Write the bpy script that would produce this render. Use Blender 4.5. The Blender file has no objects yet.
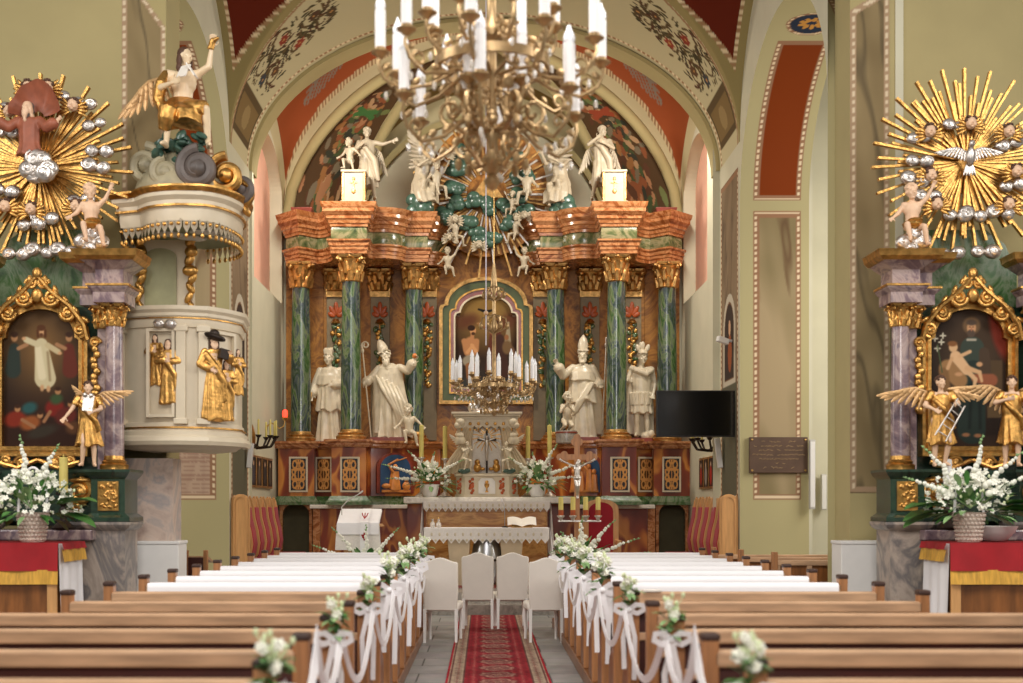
import bpy, math, random
import numpy as np
from mathutils import Vector, Matrix, Euler
R = random.Random(7)
PI = math.pi
COL = bpy.context.scene.collection
F, VX, VY, CH = 1300.0, 484.0, 506.0, 1.6
def at(px, py, Y): return Vector(((px-VX)*Y/F, Y, CH-(py-VY)*Y/F))
def wx(px, Y): return (px-VX)*Y/F
def wz(py, Y): return CH-(py-VY)*Y/F
def lin(c):
    return tuple(((v/255)/12.92 if v/255 <= .04045 else ((v/255+.055)/1.055)**2.4) for v in c)
# ---------------------------------------------------------------- materials
def _new(name, rough, metal):
    m = bpy.data.materials.new(name); m.use_nodes = True
    b = m.node_tree.nodes['Principled BSDF']
    b.inputs['Roughness'].default_value = rough; b.inputs['Metallic'].default_value = metal
    return m, m.node_tree, b
def mat(name, c, rough=.5, metal=0, var=.12, scale=6, stretch=(1,1,1), bump=0, bscale=None, sheen=0, coat=0, trans=0):
    m, nt, b = _new(name, rough, metal)
    tc = nt.nodes.new('ShaderNodeTexCoord'); mp = nt.nodes.new('ShaderNodeMapping'); mp.inputs['Scale'].default_value = stretch
    nt.links.new(tc.outputs['Object'], mp.inputs['Vector'])
    n = nt.nodes.new('ShaderNodeTexNoise'); n.inputs['Scale'].default_value = scale; n.inputs['Detail'].default_value = 4
    nt.links.new(mp.outputs['Vector'], n.inputs['Vector'])
    r = nt.nodes.new('ShaderNodeValToRGB'); l = lin(c)
    r.color_ramp.elements[0].position = .3; r.color_ramp.elements[1].position = .7
    r.color_ramp.elements[0].color = (*[v*(1-var) for v in l], 1); r.color_ramp.elements[1].color = (*[min(1, v*(1+var)) for v in l], 1)
    nt.links.new(n.outputs['Fac'], r.inputs['Fac']); nt.links.new(r.outputs['Color'], b.inputs['Base Color'])
    if bump:
        n2 = n
        if bscale:
            n2 = nt.nodes.new('ShaderNodeTexNoise'); n2.inputs['Scale'].default_value = bscale; n2.inputs['Detail'].default_value = 3
            nt.links.new(mp.outputs['Vector'], n2.inputs['Vector'])
        bp = nt.nodes.new('ShaderNodeBump'); bp.inputs['Strength'].default_value = bump; bp.inputs['Distance'].default_value = .02
        nt.links.new(n2.outputs['Fac'], bp.inputs['Height']); nt.links.new(bp.outputs['Normal'], b.inputs['Normal'])
    if sheen: b.inputs['Sheen Weight'].default_value = sheen
    if coat: b.inputs['Coat Weight'].default_value = coat; b.inputs['Coat Roughness'].default_value = .15
    if trans: b.inputs['Transmission Weight'].default_value = trans
    return m
def marble(name, stops, scale=2, stretch=(1,1,1), rot=(0,0,0), rough=.25, dist=2.5, detail=5, coat=0, rnd=0):
    m, nt, b = _new(name, rough, 0)
    tc = nt.nodes.new('ShaderNodeTexCoord'); mp = nt.nodes.new('ShaderNodeMapping')
    mp.inputs['Scale'].default_value = stretch; mp.inputs['Rotation'].default_value = rot
    nt.links.new(tc.outputs['Object'], mp.inputs['Vector'])
    n = nt.nodes.new('ShaderNodeTexNoise'); n.inputs['Scale'].default_value = scale; n.inputs['Detail'].default_value = detail
    n.inputs['Distortion'].default_value = dist; n.inputs['Roughness'].default_value = .6
    nt.links.new(mp.outputs['Vector'], n.inputs['Vector'])
    r = nt.nodes.new('ShaderNodeValToRGB'); e = r.color_ramp.elements
    while len(e) < len(stops): e.new(.5)
    for k, (p, c) in enumerate(stops): e[k].position = p; e[k].color = (*lin(c), 1)
    nt.links.new(n.outputs['Fac'], r.inputs['Fac']); nt.links.new(r.outputs['Color'], b.inputs['Base Color'])
    if coat: b.inputs['Coat Weight'].default_value = coat; b.inputs['Coat Roughness'].default_value = .12
    return m
def vpaint(name, rough=.7, coat=0):
    m, nt, b = _new(name, rough, 0)
    b.inputs['Specular IOR Level'].default_value = .15
    a = nt.nodes.new('ShaderNodeAttribute'); a.attribute_name = 'paint'
    nt.links.new(a.outputs['Color'], b.inputs['Base Color'])
    if coat: b.inputs['Coat Weight'].default_value = coat; b.inputs['Coat Roughness'].default_value = .2
    return m
def emit(name, c, s):
    m, nt, b = _new(name, .4, 0); b.inputs['Base Color'].default_value = (*lin(c), 1)
    b.inputs['Emission Color'].default_value = (*lin(c), 1); b.inputs['Emission Strength'].default_value = s
    return m
# ---------------------------------------------------------------- meshes
WO = {}                                     # world position of things and parts (none is rotated while being built)
def wpos(o): return WO.get(o.name, Vector((0,0,0)))
class B:
    def __init__(s): s.V = []; s.F = []
    def add(s, vs, fs):
        k = len(s.V); s.V += [tuple(v) for v in vs]; s.F += [tuple(i+k for i in f) for f in fs]; return s
    def merge(s, o): return s.add(o.V, o.F)
    def xf(s, M):
        s.V = [tuple(M @ Vector(v)) for v in s.V]; return s
    def mv(s, d): return s.xf(Matrix.Translation(d))
    def box(s, c, d, rz=0, rx=0, ry=0, taper=1):
        x, y, z = d[0]/2, d[1]/2, d[2]/2; t = taper
        vs = [(-x,-y,-z),(x,-y,-z),(x,y,-z),(-x,y,-z),(-x*t,-y*t,z),(x*t,-y*t,z),(x*t,y*t,z),(-x*t,y*t,z)]
        M = Matrix.Translation(c) @ Euler((rx,ry,rz)).to_matrix().to_4x4()
        return s.add([M @ Vector(v) for v in vs], [(0,3,2,1),(4,5,6,7),(0,1,5,4),(1,2,6,5),(2,3,7,6),(3,0,4,7)])
    def bx(s, x0, x1, y0, y1, z0, z1): return s.box(((x0+x1)/2,(y0+y1)/2,(z0+z1)/2), (x1-x0,y1-y0,z1-z0))
    def lathe(s, prof, n=24, c=(0,0,0), M=None, sx=1, sy=1, a0=0):
        vs = []; fs = []
        for r, z in prof:
            for k in range(n):
                a = a0+2*PI*k/n; vs.append(Vector((r*math.cos(a)*sx, r*math.sin(a)*sy, z)))
        for i in range(len(prof)-1):
            for k in range(n):
                a, b = i*n+k, i*n+(k+1) % n; fs.append((a, b, b+n, a+n))
        fs.append(tuple(range(n))[::-1]); fs.append(tuple(range((len(prof)-1)*n, len(prof)*n)))
        T = Matrix.Translation(c)
        if M is not None: T = T @ M.to_4x4()
        return s.add([T @ v for v in vs], fs)
    def cap(s, p0, p1, r0, r1=None, n=10):
        r1 = r0 if r1 is None else r1
        p0, p1 = Vector(p0), Vector(p1); d = p1-p0; L = d.length
        if L < 1e-6: return s.ell(p0, (r0,r0,r0))
        q = Vector((0,0,1)).rotation_difference(d.normalized()).to_matrix()
        pr = [(r0*math.sin(a), -r0*math.cos(a)) for a in (.15,.6,1.1)]+[(r0,0),(r1,L)]+[(r1*math.cos(a), L+r1*math.sin(a)) for a in (.5,1,1.42)]
        return s.lathe(pr, n, p0, q)
    def ell(s, c, r, rot=(0,0,0), n=14, m=8):
        pr = [(math.sin(PI*k/m) if 0 < k < m else .02, -math.cos(PI*k/m)) for k in range(m+1)]
        t = B().lathe(pr, n); M = Matrix.Translation(c) @ Euler(rot).to_matrix().to_4x4() @ Matrix.Diagonal((*r, 1))
        return s.merge(t.xf(M))
    def tube(s, pts, r, n=8, flat=None):
        pts = [Vector(p) for p in pts]; m = len(pts); rr = r if isinstance(r, (list, tuple)) else [r]*m
        vs = []; fs = []; pn = None
        for i, p in enumerate(pts):
            d = (pts[min(i+1, m-1)]-pts[max(i-1, 0)]).normalized()
            if pn is None:
                pn = d.orthogonal().normalized()
                if flat: pn = (Vector(flat)-d*d.dot(Vector(flat))).normalized()
            pn = (pn-d*d.dot(pn)).normalized(); b = d.cross(pn)
            for k in range(n):
                a = 2*PI*k/n; vs.append(p+(pn*math.cos(a)*(rr[i] if not flat else rr[i]*.3)+b*math.sin(a)*rr[i]))
        for i in range(m-1):
            for k in range(n):
                a, b = i*n+k, i*n+(k+1) % n; fs.append((a, b, b+n, a+n))
        fs.append(tuple(range(n))[::-1]); fs.append(tuple(range((m-1)*n, m*n)))
        return s.add(vs, fs)
    def prism(s, poly, y0, y1):                      # polygon in XZ, extruded along Y
        n = len(poly); vs = [(x, y0, z) for x, z in poly]+[(x, y1, z) for x, z in poly]
        fs = [tuple(range(n)), tuple(range(n, 2*n))[::-1]]+[(k, k+n, (k+1) % n+n, (k+1) % n) for k in range(n)]
        return s.add(vs, fs)
    def slab(s, poly, z0, z1):                       # polygon in XY, extruded along Z
        n = len(poly); vs = [(x, y, z0) for x, y in poly]+[(x, y, z1) for x, y in poly]
        fs = [tuple(range(n))[::-1], tuple(range(n, 2*n))]+[(k, (k+1) % n, (k+1) % n+n, k+n) for k in range(n)]
        return s.add(vs, fs)
    def ring(s, outer, inner, y0, y1):               # frame between two XZ outlines with equal counts
        n = len(outer); vs = []
        for y in (y0, y1):
            vs += [(x, y, z) for x, z in outer]+[(x, y, z) for x, z in inner]
        fs = []
        for k in range(n):
            j = (k+1) % n
            fs += [(k, j, n+j, n+k), (2*n+k, 3*n+k, 3*n+j, 2*n+j), (k, 2*n+k, 2*n+j, j), (n+k, n+j, 3*n+j, 3*n+k)]
        return s.add(vs, fs)
    def sweep(s, path, prof, closed=False, cap=True):    # plan path (x,y), prof (outward offset, z); outward = right of travel
        n = len(path); m = len(prof); vs = []; fs = []
        P = [Vector(p) for p in path]
        def nrm(a, b):
            d = (b-a).normalized(); return Vector((d.y, -d.x))
        for i, p in enumerate(P):
            if closed: a = nrm(P[i-1], p); b = nrm(p, P[(i+1) % n])
            else:
                a = nrm(P[max(i-1,0)], P[max(i-1,0)+1]); b = nrm(P[min(i, n-2)], P[min(i, n-2)+1])
            h = (a+b); h = h.normalized() if h.length > .2 else a
            k = 1/max(.45, h.dot(a))
            for o, z in prof: q = p+h*(o*k); vs.append((q.x, q.y, z))
        for i in range(n if closed else n-1):
            j = (i+1) % n
            for k in range(m-1): fs.append((i*m+k, j*m+k, j*m+k+1, i*m+k+1))
        if cap:
            fs.append(tuple(i*m for i in range(n))[::-1]); fs.append(tuple(i*m+m-1 for i in range(n)))
        if cap and not closed:
            fs.append(tuple(range(m))[::-1]); fs.append(tuple((n-1)*m+k for k in range(m)))
        return s.add(vs, fs)
    def surf(s, fn, nu, nv):
        vs = [fn(i/nu, j/nv) for j in range(nv+1) for i in range(nu+1)]; w = nu+1
        return s.add(vs, [(j*w+i, j*w+i+1, (j+1)*w+i+1, (j+1)*w+i) for j in range(nv) for i in range(nu)])
    def robe(s, levels, n=56, k=9, seed=0, twist=.8):   # levels: (z, cx, cy, rx, ry, fold)
        rn = random.Random(seed); ph = [rn.uniform(0, 6.28) for _ in range(4)]; vs = []; fs = []; m = len(levels)
        for i, (z, cx, cy, rx, ry, f) in enumerate(levels):
            for q in range(n):
                a = 2*PI*q/n
                w = 1+f*(.6*math.sin(k*a+ph[0]+twist*z*2)+.5*math.sin((k*1.0//2)*a+ph[1]-twist*z)+.35*math.sin((k+4)*a+ph[2]+twist*z*3))
                vs.append((cx+rx*w*math.cos(a), cy+ry*w*math.sin(a), z+f*.25*math.sin((k//2)*a+ph[3])*(1 if i == 0 else 0)))
        for i in range(m-1):
            for q in range(n):
                a, b = i*n+q, i*n+(q+1) % n; fs.append((a, b, b+n, a+n))
        fs.append(tuple(range(n))[::-1]); fs.append(tuple(range((m-1)*n, m*n)))
        return s.add(vs, fs)
    def build(s, name, m, parent=None, smooth=38, bevel=0, world=False, label=None, kind=None, voxel=0, sm=4, sub=0):
        if world and parent is not None: s.mv(-wpos(parent))
        me = bpy.data.meshes.new(name); me.from_pydata(s.V, [], s.F); me.update()
        o = bpy.data.objects.new(name, me); COL.objects.link(o)
        if voxel:
            r = o.modifiers.new('r', 'REMESH'); r.mode = 'VOXEL'; r.voxel_size = voxel
            if sm: q = o.modifiers.new('s', 'SMOOTH'); q.iterations = sm; q.factor = .5
            dg = bpy.context.evaluated_depsgraph_get()
            nm = bpy.data.meshes.new_from_object(o.evaluated_get(dg)); o.modifiers.clear(); o.data = nm
            bpy.data.meshes.remove(me); me = nm; me.name = name
        if bevel:
            q = o.modifiers.new('b', 'BEVEL'); q.width = bevel; q.segments = 2; q.limit_method = 'ANGLE'; q.angle_limit = .6
        if sub: q = o.modifiers.new('d', 'SUBSURF'); q.levels = sub; q.render_levels = sub
        me.materials.clear(); me.materials.append(m)
        if smooth:
            me.shade_smooth()
            if smooth < 180: me.set_sharp_from_angle(angle=math.radians(smooth))
        if parent is not None:
            o.parent = parent; WO[o.name] = wpos(parent)
        if label: o['label'] = label
        if kind: o['kind'] = kind
        return o
def tag(o, label, cat, group=None, kind=None):
    o['label'] = label; o['category'] = cat
    if group: o['group'] = group
    if kind: o['kind'] = kind
    return o
def thing(name, label, cat, loc, group=None, rz=0):
    o = bpy.data.objects.new(name, None); COL.objects.link(o); o.empty_display_size = .1
    o.location = loc; o.rotation_euler = (0,0,rz); WO[o.name] = Vector(loc)
    return tag(o, label, cat, group)
def solo(name, b, m, label, cat, loc=None, group=None, world=True, **kw):    # a thing that is one mesh, origin at its base
    if world:
        if loc is None:
            A = np.array(b.V); loc = ((A[:,0].min()+A[:,0].max())/2, (A[:,1].min()+A[:,1].max())/2, A[:,2].min())
        b.mv(-Vector(loc))
    o = b.build(name, m, **kw); o.location = loc or (0,0,0); WO[o.name] = Vector(o.location)
    return tag(o, label, cat, group)
def struct(name, b, m, parent=None, **kw):
    o = b.build(name, m, parent, **kw)
    if parent is None: o['kind'] = 'structure'
    return o
def dup(root, loc, label=None, rz=None, scale=None, group=None):
    def cp(o, par):
        c = o.copy(); COL.objects.link(c); c.parent = par
        for ch in kids.get(o, []): cp(ch, c)
        return c
    kids = {}
    st = [root]
    while st:
        o = st.pop(); kids[o] = list(o.children); st += kids[o]
    r = cp(root, None); r.location = loc
    if rz is not None: r.rotation_euler = (0,0,rz)
    if scale is not None: r.scale = scale if isinstance(scale, (tuple, list)) else (scale,)*3
    if label: r['label'] = label
    if group: r['group'] = group
    WO[r.name] = Vector(loc)
    return r
# ---------------------------------------------------------------- painted surfaces (colour by position on the thing itself)
def fbm(x, y, seed=0, oct=4, f=1.0):
    rs = np.random.RandomState(seed); r = np.zeros_like(x, dtype=float); a = 1.0; tot = 0
    for o in range(oct):
        v = np.zeros_like(r)
        for k in range(5):
            th = rs.rand()*6.28; fr = f*(.7+.6*rs.rand()); v += np.sin((x*math.cos(th)+y*math.sin(th))*fr+rs.rand()*6.28+1.3*r)
        r = r+a*v/3; tot += a; a *= .55; f *= 2.05
    return r/tot
def col(*c): return np.array(c, float)/255
def mix(C, c, m):
    return C*(1-m[..., None])+(np.asarray(c) if np.ndim(c) > 1 else np.asarray(c, float))*m[..., None]
def sstep(d, e): return np.clip(.5-d/e, 0, 1)         # 1 inside where d<0
def d_cap(x, y, a, b, r0, r1=None):
    r1 = r0 if r1 is None else r1
    dx, dy = b[0]-a[0], b[1]-a[1]; t = np.clip(((x-a[0])*dx+(y-a[1])*dy)/(dx*dx+dy*dy+1e-9), 0, 1)
    return np.hypot(x-a[0]-t*dx, y-a[1]-t*dy)-(r0+(r1-r0)*t)
def d_ell(x, y, c, rx, ry, rot=0):
    u = (x-c[0])*math.cos(rot)+(y-c[1])*math.sin(rot); v = -(x-c[0])*math.sin(rot)+(y-c[1])*math.cos(rot)
    return (np.hypot(u/rx, v/ry)-1)*min(rx, ry)
def d_box(x, y, x0, x1, y0, y1): return np.maximum(np.abs(x-(x0+x1)/2)-(x1-x0)/2, np.abs(y-(y0+y1)/2)-(y1-y0)/2)
def set_paint(me, C):
    a = me.color_attributes.new('paint', 'FLOAT_COLOR', 'POINT')
    C = np.clip(C.reshape(-1, 3), 0, 1); L = np.where(C <= .04045, C/12.92, ((C+.055)/1.055)**2.4)
    a.data.foreach_set('color', np.concatenate([L, np.ones((len(L), 1))], 1).astype(np.float32).ravel())
def painted(name, U, V, XYZ, C, m, parent=None, mask=None, world=False, smooth=180):
    nv, nu = U.shape; P = np.stack(XYZ, -1).reshape(-1, 3).astype(float)
    if world and parent is not None: P = P-np.array(wpos(parent))
    i = np.arange(nv*nu).reshape(nv, nu)
    f = np.stack([i[:-1,:-1], i[:-1,1:], i[1:,1:], i[1:,:-1]], -1).reshape(-1, 4)
    if mask is not None:
        k = (mask[:-1,:-1] | mask[:-1,1:] | mask[1:,1:] | mask[1:,:-1]).ravel(); f = f[k]
    me = bpy.data.meshes.new(name); me.from_pydata(P.tolist(), [], f.tolist()); me.update()
    set_paint(me, C); me.materials.append(m); me.shade_smooth()
    o = bpy.data.objects.new(name, me); COL.objects.link(o)
    if parent is not None: o.parent = parent; WO[o.name] = wpos(parent)
    return o
def grid2(u0, u1, nu, v0, v1, nv): return np.meshgrid(np.linspace(u0, u1, nu), np.linspace(v0, v1, nv))
M = {}
M['plaster'] = mat('cream_plaster', (172,157,110), .85, var=.05, scale=1.5)
M['plaster_pale'] = mat('pale_plaster', (204,198,172), .85, var=.05, scale=1.5)
M['plaster_vault'] = mat('vault_plaster', (196,182,134), .85, var=.05, scale=1.5)
M['pink'] = mat('pink_plaster', (242,188,162), .8, var=.04)
M['paint'] = vpaint('painted_plaster', .75)
M['picture'] = vpaint('oil_paint', .6)
M['carpetp'] = vpaint('woven_wool', .95)
M['polychrome'] = vpaint('polychrome', .4)
def slabs():
    m, nt, b = _new('stone_slabs', .5, 0)
    tc = nt.nodes.new('ShaderNodeTexCoord'); br = nt.nodes.new('ShaderNodeTexBrick')
    br.inputs['Scale'].default_value = 1; br.inputs['Brick Width'].default_value = .62; br.inputs['Row Height'].default_value = .62
    br.inputs['Mortar Size'].default_value = .008; br.inputs['Color1'].default_value = (*lin((138,126,114)),1)
    br.inputs['Color2'].default_value = (*lin((160,148,134)),1); br.inputs['Mortar'].default_value = (*lin((70,62,55)),1)
    n = nt.nodes.new('ShaderNodeTexNoise'); n.inputs['Scale'].default_value = 3.5; n.inputs['Detail'].default_value = 5
    mx = nt.nodes.new('ShaderNodeMix'); mx.data_type = 'RGBA'; mx.blend_type = 'MULTIPLY'; mx.inputs['Factor'].default_value = .6
    nt.links.new(tc.outputs['Object'], br.inputs['Vector']); nt.links.new(tc.outputs['Object'], n.inputs['Vector'])
    nt.links.new(br.outputs['Color'], mx.inputs['A']); nt.links.new(n.outputs['Color'], mx.inputs['B'])
    h = nt.nodes.new('ShaderNodeHueSaturation'); h.inputs['Saturation'].default_value = .35; h.inputs['Value'].default_value = 1.35
    nt.links.new(mx.outputs['Result'], h.inputs['Color']); nt.links.new(h.outputs['Color'], b.inputs['Base Color'])
    return m
M['slabs'] = slabs()
M['stone'] = marble('grey_stone', [(.3,(120,112,104)),(.6,(165,157,146))], 4)
M['gold'] = mat('gold_leaf', (202,154,86), .36, 1, var=.35, scale=14, bump=.25, bscale=40)
M['oldgold'] = mat('old_gold', (196,154,96), .42, 1, var=.35, scale=14, bump=.25, bscale=40)
M['silver'] = mat('silver_leaf', (214,206,198), .36, 1, var=.15, scale=9, bump=.15, bscale=30)
M['brass'] = mat('brass', (206,168,104), .3, 1, var=.25, scale=12)
M['bronze'] = mat('pale_bronze', (178,148,106), .34, .75, var=.25, scale=18)
M['white'] = mat('white_statue', (216,202,176), .36, var=.1, scale=7, coat=.15)
M['greywhite'] = mat('greyer_white', (172,158,134), .45, var=.1, scale=7)  # greyer and darker than white_statue, for the cornice and glory figures
M['ivory'] = mat('ivory_paint', (212,197,170), .45, var=.05)
M['stonewhite'] = marble('white_marble', [(.3,(214,204,190)),(.55,(232,224,212)),(.7,(190,178,165))], 3)
M['flesh'] = mat('painted_flesh', (224,186,152), .5, var=.06)
M['hairbrown'] = mat('painted_hair', (84,54,36), .6, var=.2)
M['omarble'] = marble('orange_marble', [(.25,(92,48,24)),(.4,(148,84,42)),(.52,(196,138,92)),(.6,(156,94,50)),(.68,(176,114,68)),(.82,(106,58,28))], 1.7, (1,1,1.4), rough=.22, dist=3.2, coat=.4)
M['honey'] = marble('honey_marble', [(.3,(138,78,24)),(.45,(182,120,52)),(.56,(212,158,86)),(.7,(160,98,36))], 1.6, (.7,1,1.5), (0,.5,0), rough=.3, dist=3, coat=.3)
M['bmarble'] = marble('brown_marble', [(.25,(88,50,12)),(.42,(142,90,28)),(.52,(176,118,44)),(.6,(136,84,26)),(.78,(100,58,16))], 1.3, rough=.5, dist=4, coat=.05)
M['rmarble'] = marble('striped_red_marble', [(.34,(104,36,18)),(.44,(140,58,26)),(.48,(206,134,58)),(.54,(190,112,46)),(.58,(134,54,24)),(.7,(104,36,18))], 1.0, (1.5,.8,.7), (0,.8,0), rough=.3, dist=.9, detail=1.5, coat=.3)
M['redbase'] = mat('red_marble', (134,54,38), .35, var=.25, coat=.3)
M['gmarble'] = marble('green_marble', [(.25,(30,44,26)),(.42,(64,92,48)),(.52,(112,124,96)),(.6,(66,98,54)),(.75,(44,56,40))], 2.4, (1,1,.5), (0,.5,0), rough=.2, dist=3, coat=.5)
M['gcol'] = marble('green_column_marble', [(.26,(20,26,18)),(.38,(52,88,40)),(.46,(112,126,92)),(.52,(64,76,84)),(.6,(30,58,30)),(.68,(84,96,84)),(.78,(34,42,34))], 3.4, (1.3,1.3,.32), (0,.22,0), rough=.2, dist=2.2, coat=.45)
M['gfrieze'] = marble('frieze_marble', [(.25,(40,56,30)),(.45,(96,104,64)),(.58,(150,140,104)),(.75,(72,84,50))], 2.2, rough=.22, dist=3, coat=.4)
M['dkgreen'] = marble('dark_green_marble', [(.3,(22,36,28)),(.5,(44,66,50)),(.7,(30,44,38))], 3, rough=.25, coat=.3)
M['pmarble'] = marble('purple_marble', [(.28,(84,68,78)),(.45,(128,106,110)),(.55,(178,156,148)),(.66,(112,98,108)),(.8,(92,70,74))], 2.4, (1,1,.7), (0,.6,0), rough=.25, dist=2.5, coat=.3)
M['ggmarble'] = marble('grey_marble', [(.3,(126,112,102)),(.46,(176,160,146)),(.56,(112,106,104)),(.7,(184,168,150))], 1.6, (1,1,.6), (0,.7,0), rough=.35, dist=2)
M['pkmarble'] = marble('pink_marble', [(.28,(166,140,128)),(.48,(206,184,168)),(.58,(168,158,154)),(.74,(212,180,160))], 1.6, (1,1,.7), (0,.6,0), rough=.4, dist=3)
M['olivegreen'] = mat('olive_green_paint', (74,84,42), .4, var=.2)
M['cloud'] = mat('green_cloud', (58,86,72), .35, var=.3, scale=5, coat=.3)
M['wood'] = mat('pew_oak', (200,160,124), .4, var=.25, scale=3, stretch=(1,9,9), coat=.2)
M['woodv'] = mat('oak_post', (172,118,74), .42, var=.28, scale=3, stretch=(9,9,1), coat=.2)
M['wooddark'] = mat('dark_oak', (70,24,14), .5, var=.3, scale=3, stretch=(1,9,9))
M['woodcap'] = mat('worn_dark_cap', (62,38,28), .5, var=.25)
M['woodlight'] = mat('light_oak', (204,152,96), .4, var=.15, scale=3, stretch=(8,8,1), coat=.2)
M['woodpanel'] = mat('panel_oak', (128,78,36), .4, var=.35, scale=2.5, stretch=(6,6,1), coat=.2)
M['cloth'] = mat('white_linen', (238,234,234), .8, var=.02, scale=8, bump=.1)
M['lace'] = mat('lace_linen', (230,222,214), .85, var=.06, scale=40)
M['satin'] = mat('white_satin', (240,236,236), .38, var=.03, sheen=.3)
M['chairwhite'] = mat('cream_upholstery', (226,218,206), .75, var=.03, bump=.08, bscale=90)
M['whitepaint'] = mat('white_paint', (232,228,222), .5, var=.03)
M['velvet'] = mat('crimson_velvet', (156,20,38), .8, var=.12, sheen=.1)
M['redcloth'] = mat('red_cloth', (158,14,24), .7, var=.12)
M['fringe'] = mat('gold_fringe', (206,156,60), .7, var=.25, scale=50, stretch=(1,1,.1))
M['leaf'] = mat('leaf', (66,116,50), .5, var=.35, scale=12)
M['leafpale'] = mat('pale_leaf', (128,160,104), .5, var=.25, scale=12)
M['petal'] = mat('white_petal', (240,238,222), .6, var=.05)
M['bud'] = mat('green_white_bud', (214,222,176), .6, var=.12)
M['basket'] = mat('wicker', (214,196,180), .7, var=.2, scale=30, bump=.5)
M['candle'] = mat('white_candle', (246,243,240), .35, var=.02)
M['wax'] = mat('yellow_wax', (214,196,110), .5, var=.08)
M['bulb'] = mat('frosted_bulb', (250,250,252), .15, var=.01, coat=.5)
M['crystal'] = mat('crystal', (240,232,220), .08, var=.02, coat=.6, trans=.5)
M['black'] = mat('black_plastic', (22,20,20), .35, var=.1)
M['screen'] = mat('screen_glass', (14,12,11), .12, var=.1, coat=.6)
M['iron'] = mat('dark_iron', (52,42,36), .45, .6, var=.2)
M['steel'] = mat('steel', (190,190,192), .3, 1, var=.05)
M['greyplastic'] = mat('grey_plastic', (196,192,184), .5, var=.03)
M['palm'] = mat('orange_palmette', (168,74,24), .4, var=.2)
M['pilaster'] = mat('pilaster_grey', (132,116,88), .5, var=.12)
M['blue'] = mat('blue_enamel', (40,74,110), .4, var=.15)
M['navy'] = mat('navy_ground', (36,44,58), .4, var=.2)
M['terra'] = mat('orange_relief', (206,132,64), .4, var=.25)
M['redglass'] = emit('red_lamp', (255,60,40), 2.5)
M['cordw'] = mat('pale_cord', (214,206,214), .5, var=.02)
M['olive'] = mat('olive_recess', (92,84,58), .8, var=.1)
M['bronzeplate'] = mat('bronze_plate', (92,70,56), .5, .3, var=.2, scale=5)
M['lettering'] = mat('faded_gilt', (176,146,100), .5, var=.1)
M['robered'] = mat('faded_red_robe', (150,84,58), .5, var=.2)
M['orange'] = mat('orange_ball', (222,134,66), .4, var=.05)
M['paper'] = mat('paper', (236,228,216), .8, var=.02)
XL, XR = -3.84, 3.86                      # choir side walls
SL, SR = -4.0, 3.95                       # sanctuary side walls
YN, YP, YQ = 14.0, 19.6, 21.3             # nave east wall, far jamb of the side arches, sanctuary arch
def marble_paint(x, y, seed, c0, c1, c2):
    n = fbm(x*1.2+.5*y, y*.8, seed, 4, 2.2); v = np.abs(fbm(x*2+.9*y, y*.7, seed+3, 4, 1.8))
    C = mix(np.ones((*x.shape, 3))*col(*c0), col(*c1), np.clip(.5+n, 0, 1))
    return mix(C, col(*c2), np.clip(1-v/.1, 0, 1)*.7)
def border(C, d, s, w=.085, line=(150,112,84), dot=(226,204,170)):
    C = mix(C, col(*line), ((d < 0) & (d > -w)).astype(float))
    dd = ((np.sin(s*70) > -.2) & (d < -w*.25) & (d > -w*.75)).astype(float)
    return mix(C, col(*dot), dd)
def cream(x, y, seed=1): 
    n = fbm(x, y, seed, 3, 1.5)[..., None]
    return np.clip(np.ones((*x.shape, 3))*col(178,167,124)*(1+.03*n), 0, 1)
# floors
struct('floor', B().bx(-9, 9, -2, 19, -.2, 0).bx(-9, -3.9, 19, 21, -.2, 0).bx(3.92, 9, 19, 21, -.2, 0), M['slabs'], smooth=0)
o = struct('trim_1', B().bx(-3.84, 3.86, 19, 19.6, .001, .15), M['stone'], smooth=0)
struct('trim_2', B().bx(-4.3, 4.3, 19.6, 28, .001, .30), M['stone'], smooth=0)
# east walls of the nave with the two piers
bL = B().bx(-9, -3.42, YN, 14.6, 0, 10.6); bR = B().bx(3.94, 9, YN, 14.6, 0, 10.6)
struct('wall_left_nave', bL, M['plaster'], smooth=0); struct('wall_right_nave', bR, M['plaster'], smooth=0)
struct('wall_above_arch', B().bx(-3.42, 3.94, YN, 14.6, 9.6, 10.6), M['plaster'], smooth=0)
struct('ceiling_outer', B().bx(-9, 9, 13.9, 28, 10.9, 11.1), M['plaster'], smooth=0)
def pier_panel(name, x0, x1, z0, z1, cutleft, seed):
    U, V = grid2(x0, x1, 30, z0, z1, 320)
    C = marble_paint(U*1.6, V*.8, seed, (122,104,72), (158,138,100), (86,74,54))
    d = d_box(U, V, x0, x1, z0, z1)
    cut = V-(6.75+1.4*(x1-U) if cutleft else 6.94+.6*(U-x0))
    d = np.maximum(d, cut*.7)
    C = border(C, d, V, .06, (168,140,110), (216,196,164)); C = mix(C, col(172,157,110), (d > 0).astype(float))
    o = painted(name, U, V, (U, U*0+YN-.004, V), C, M['paint']); o['kind'] = 'structure'
pier_panel('trim_3', wx(850,14), wx(890,14), 1.74, 8, False, 3)
pier_panel('trim_4', wx(122,14), wx(166,14), 2.6, 8, True, 5)
struct('trim_5', B().bx(-3.9, -3.26, 13.62, 13.998, 0, 2.1), M['pkmarble'], smooth=0)
struct('trim_6', B().bx(wx(895,14), wx(903,14), 13.985, 13.999, 1.2, 10), M['plaster_pale'], smooth=0)
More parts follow.
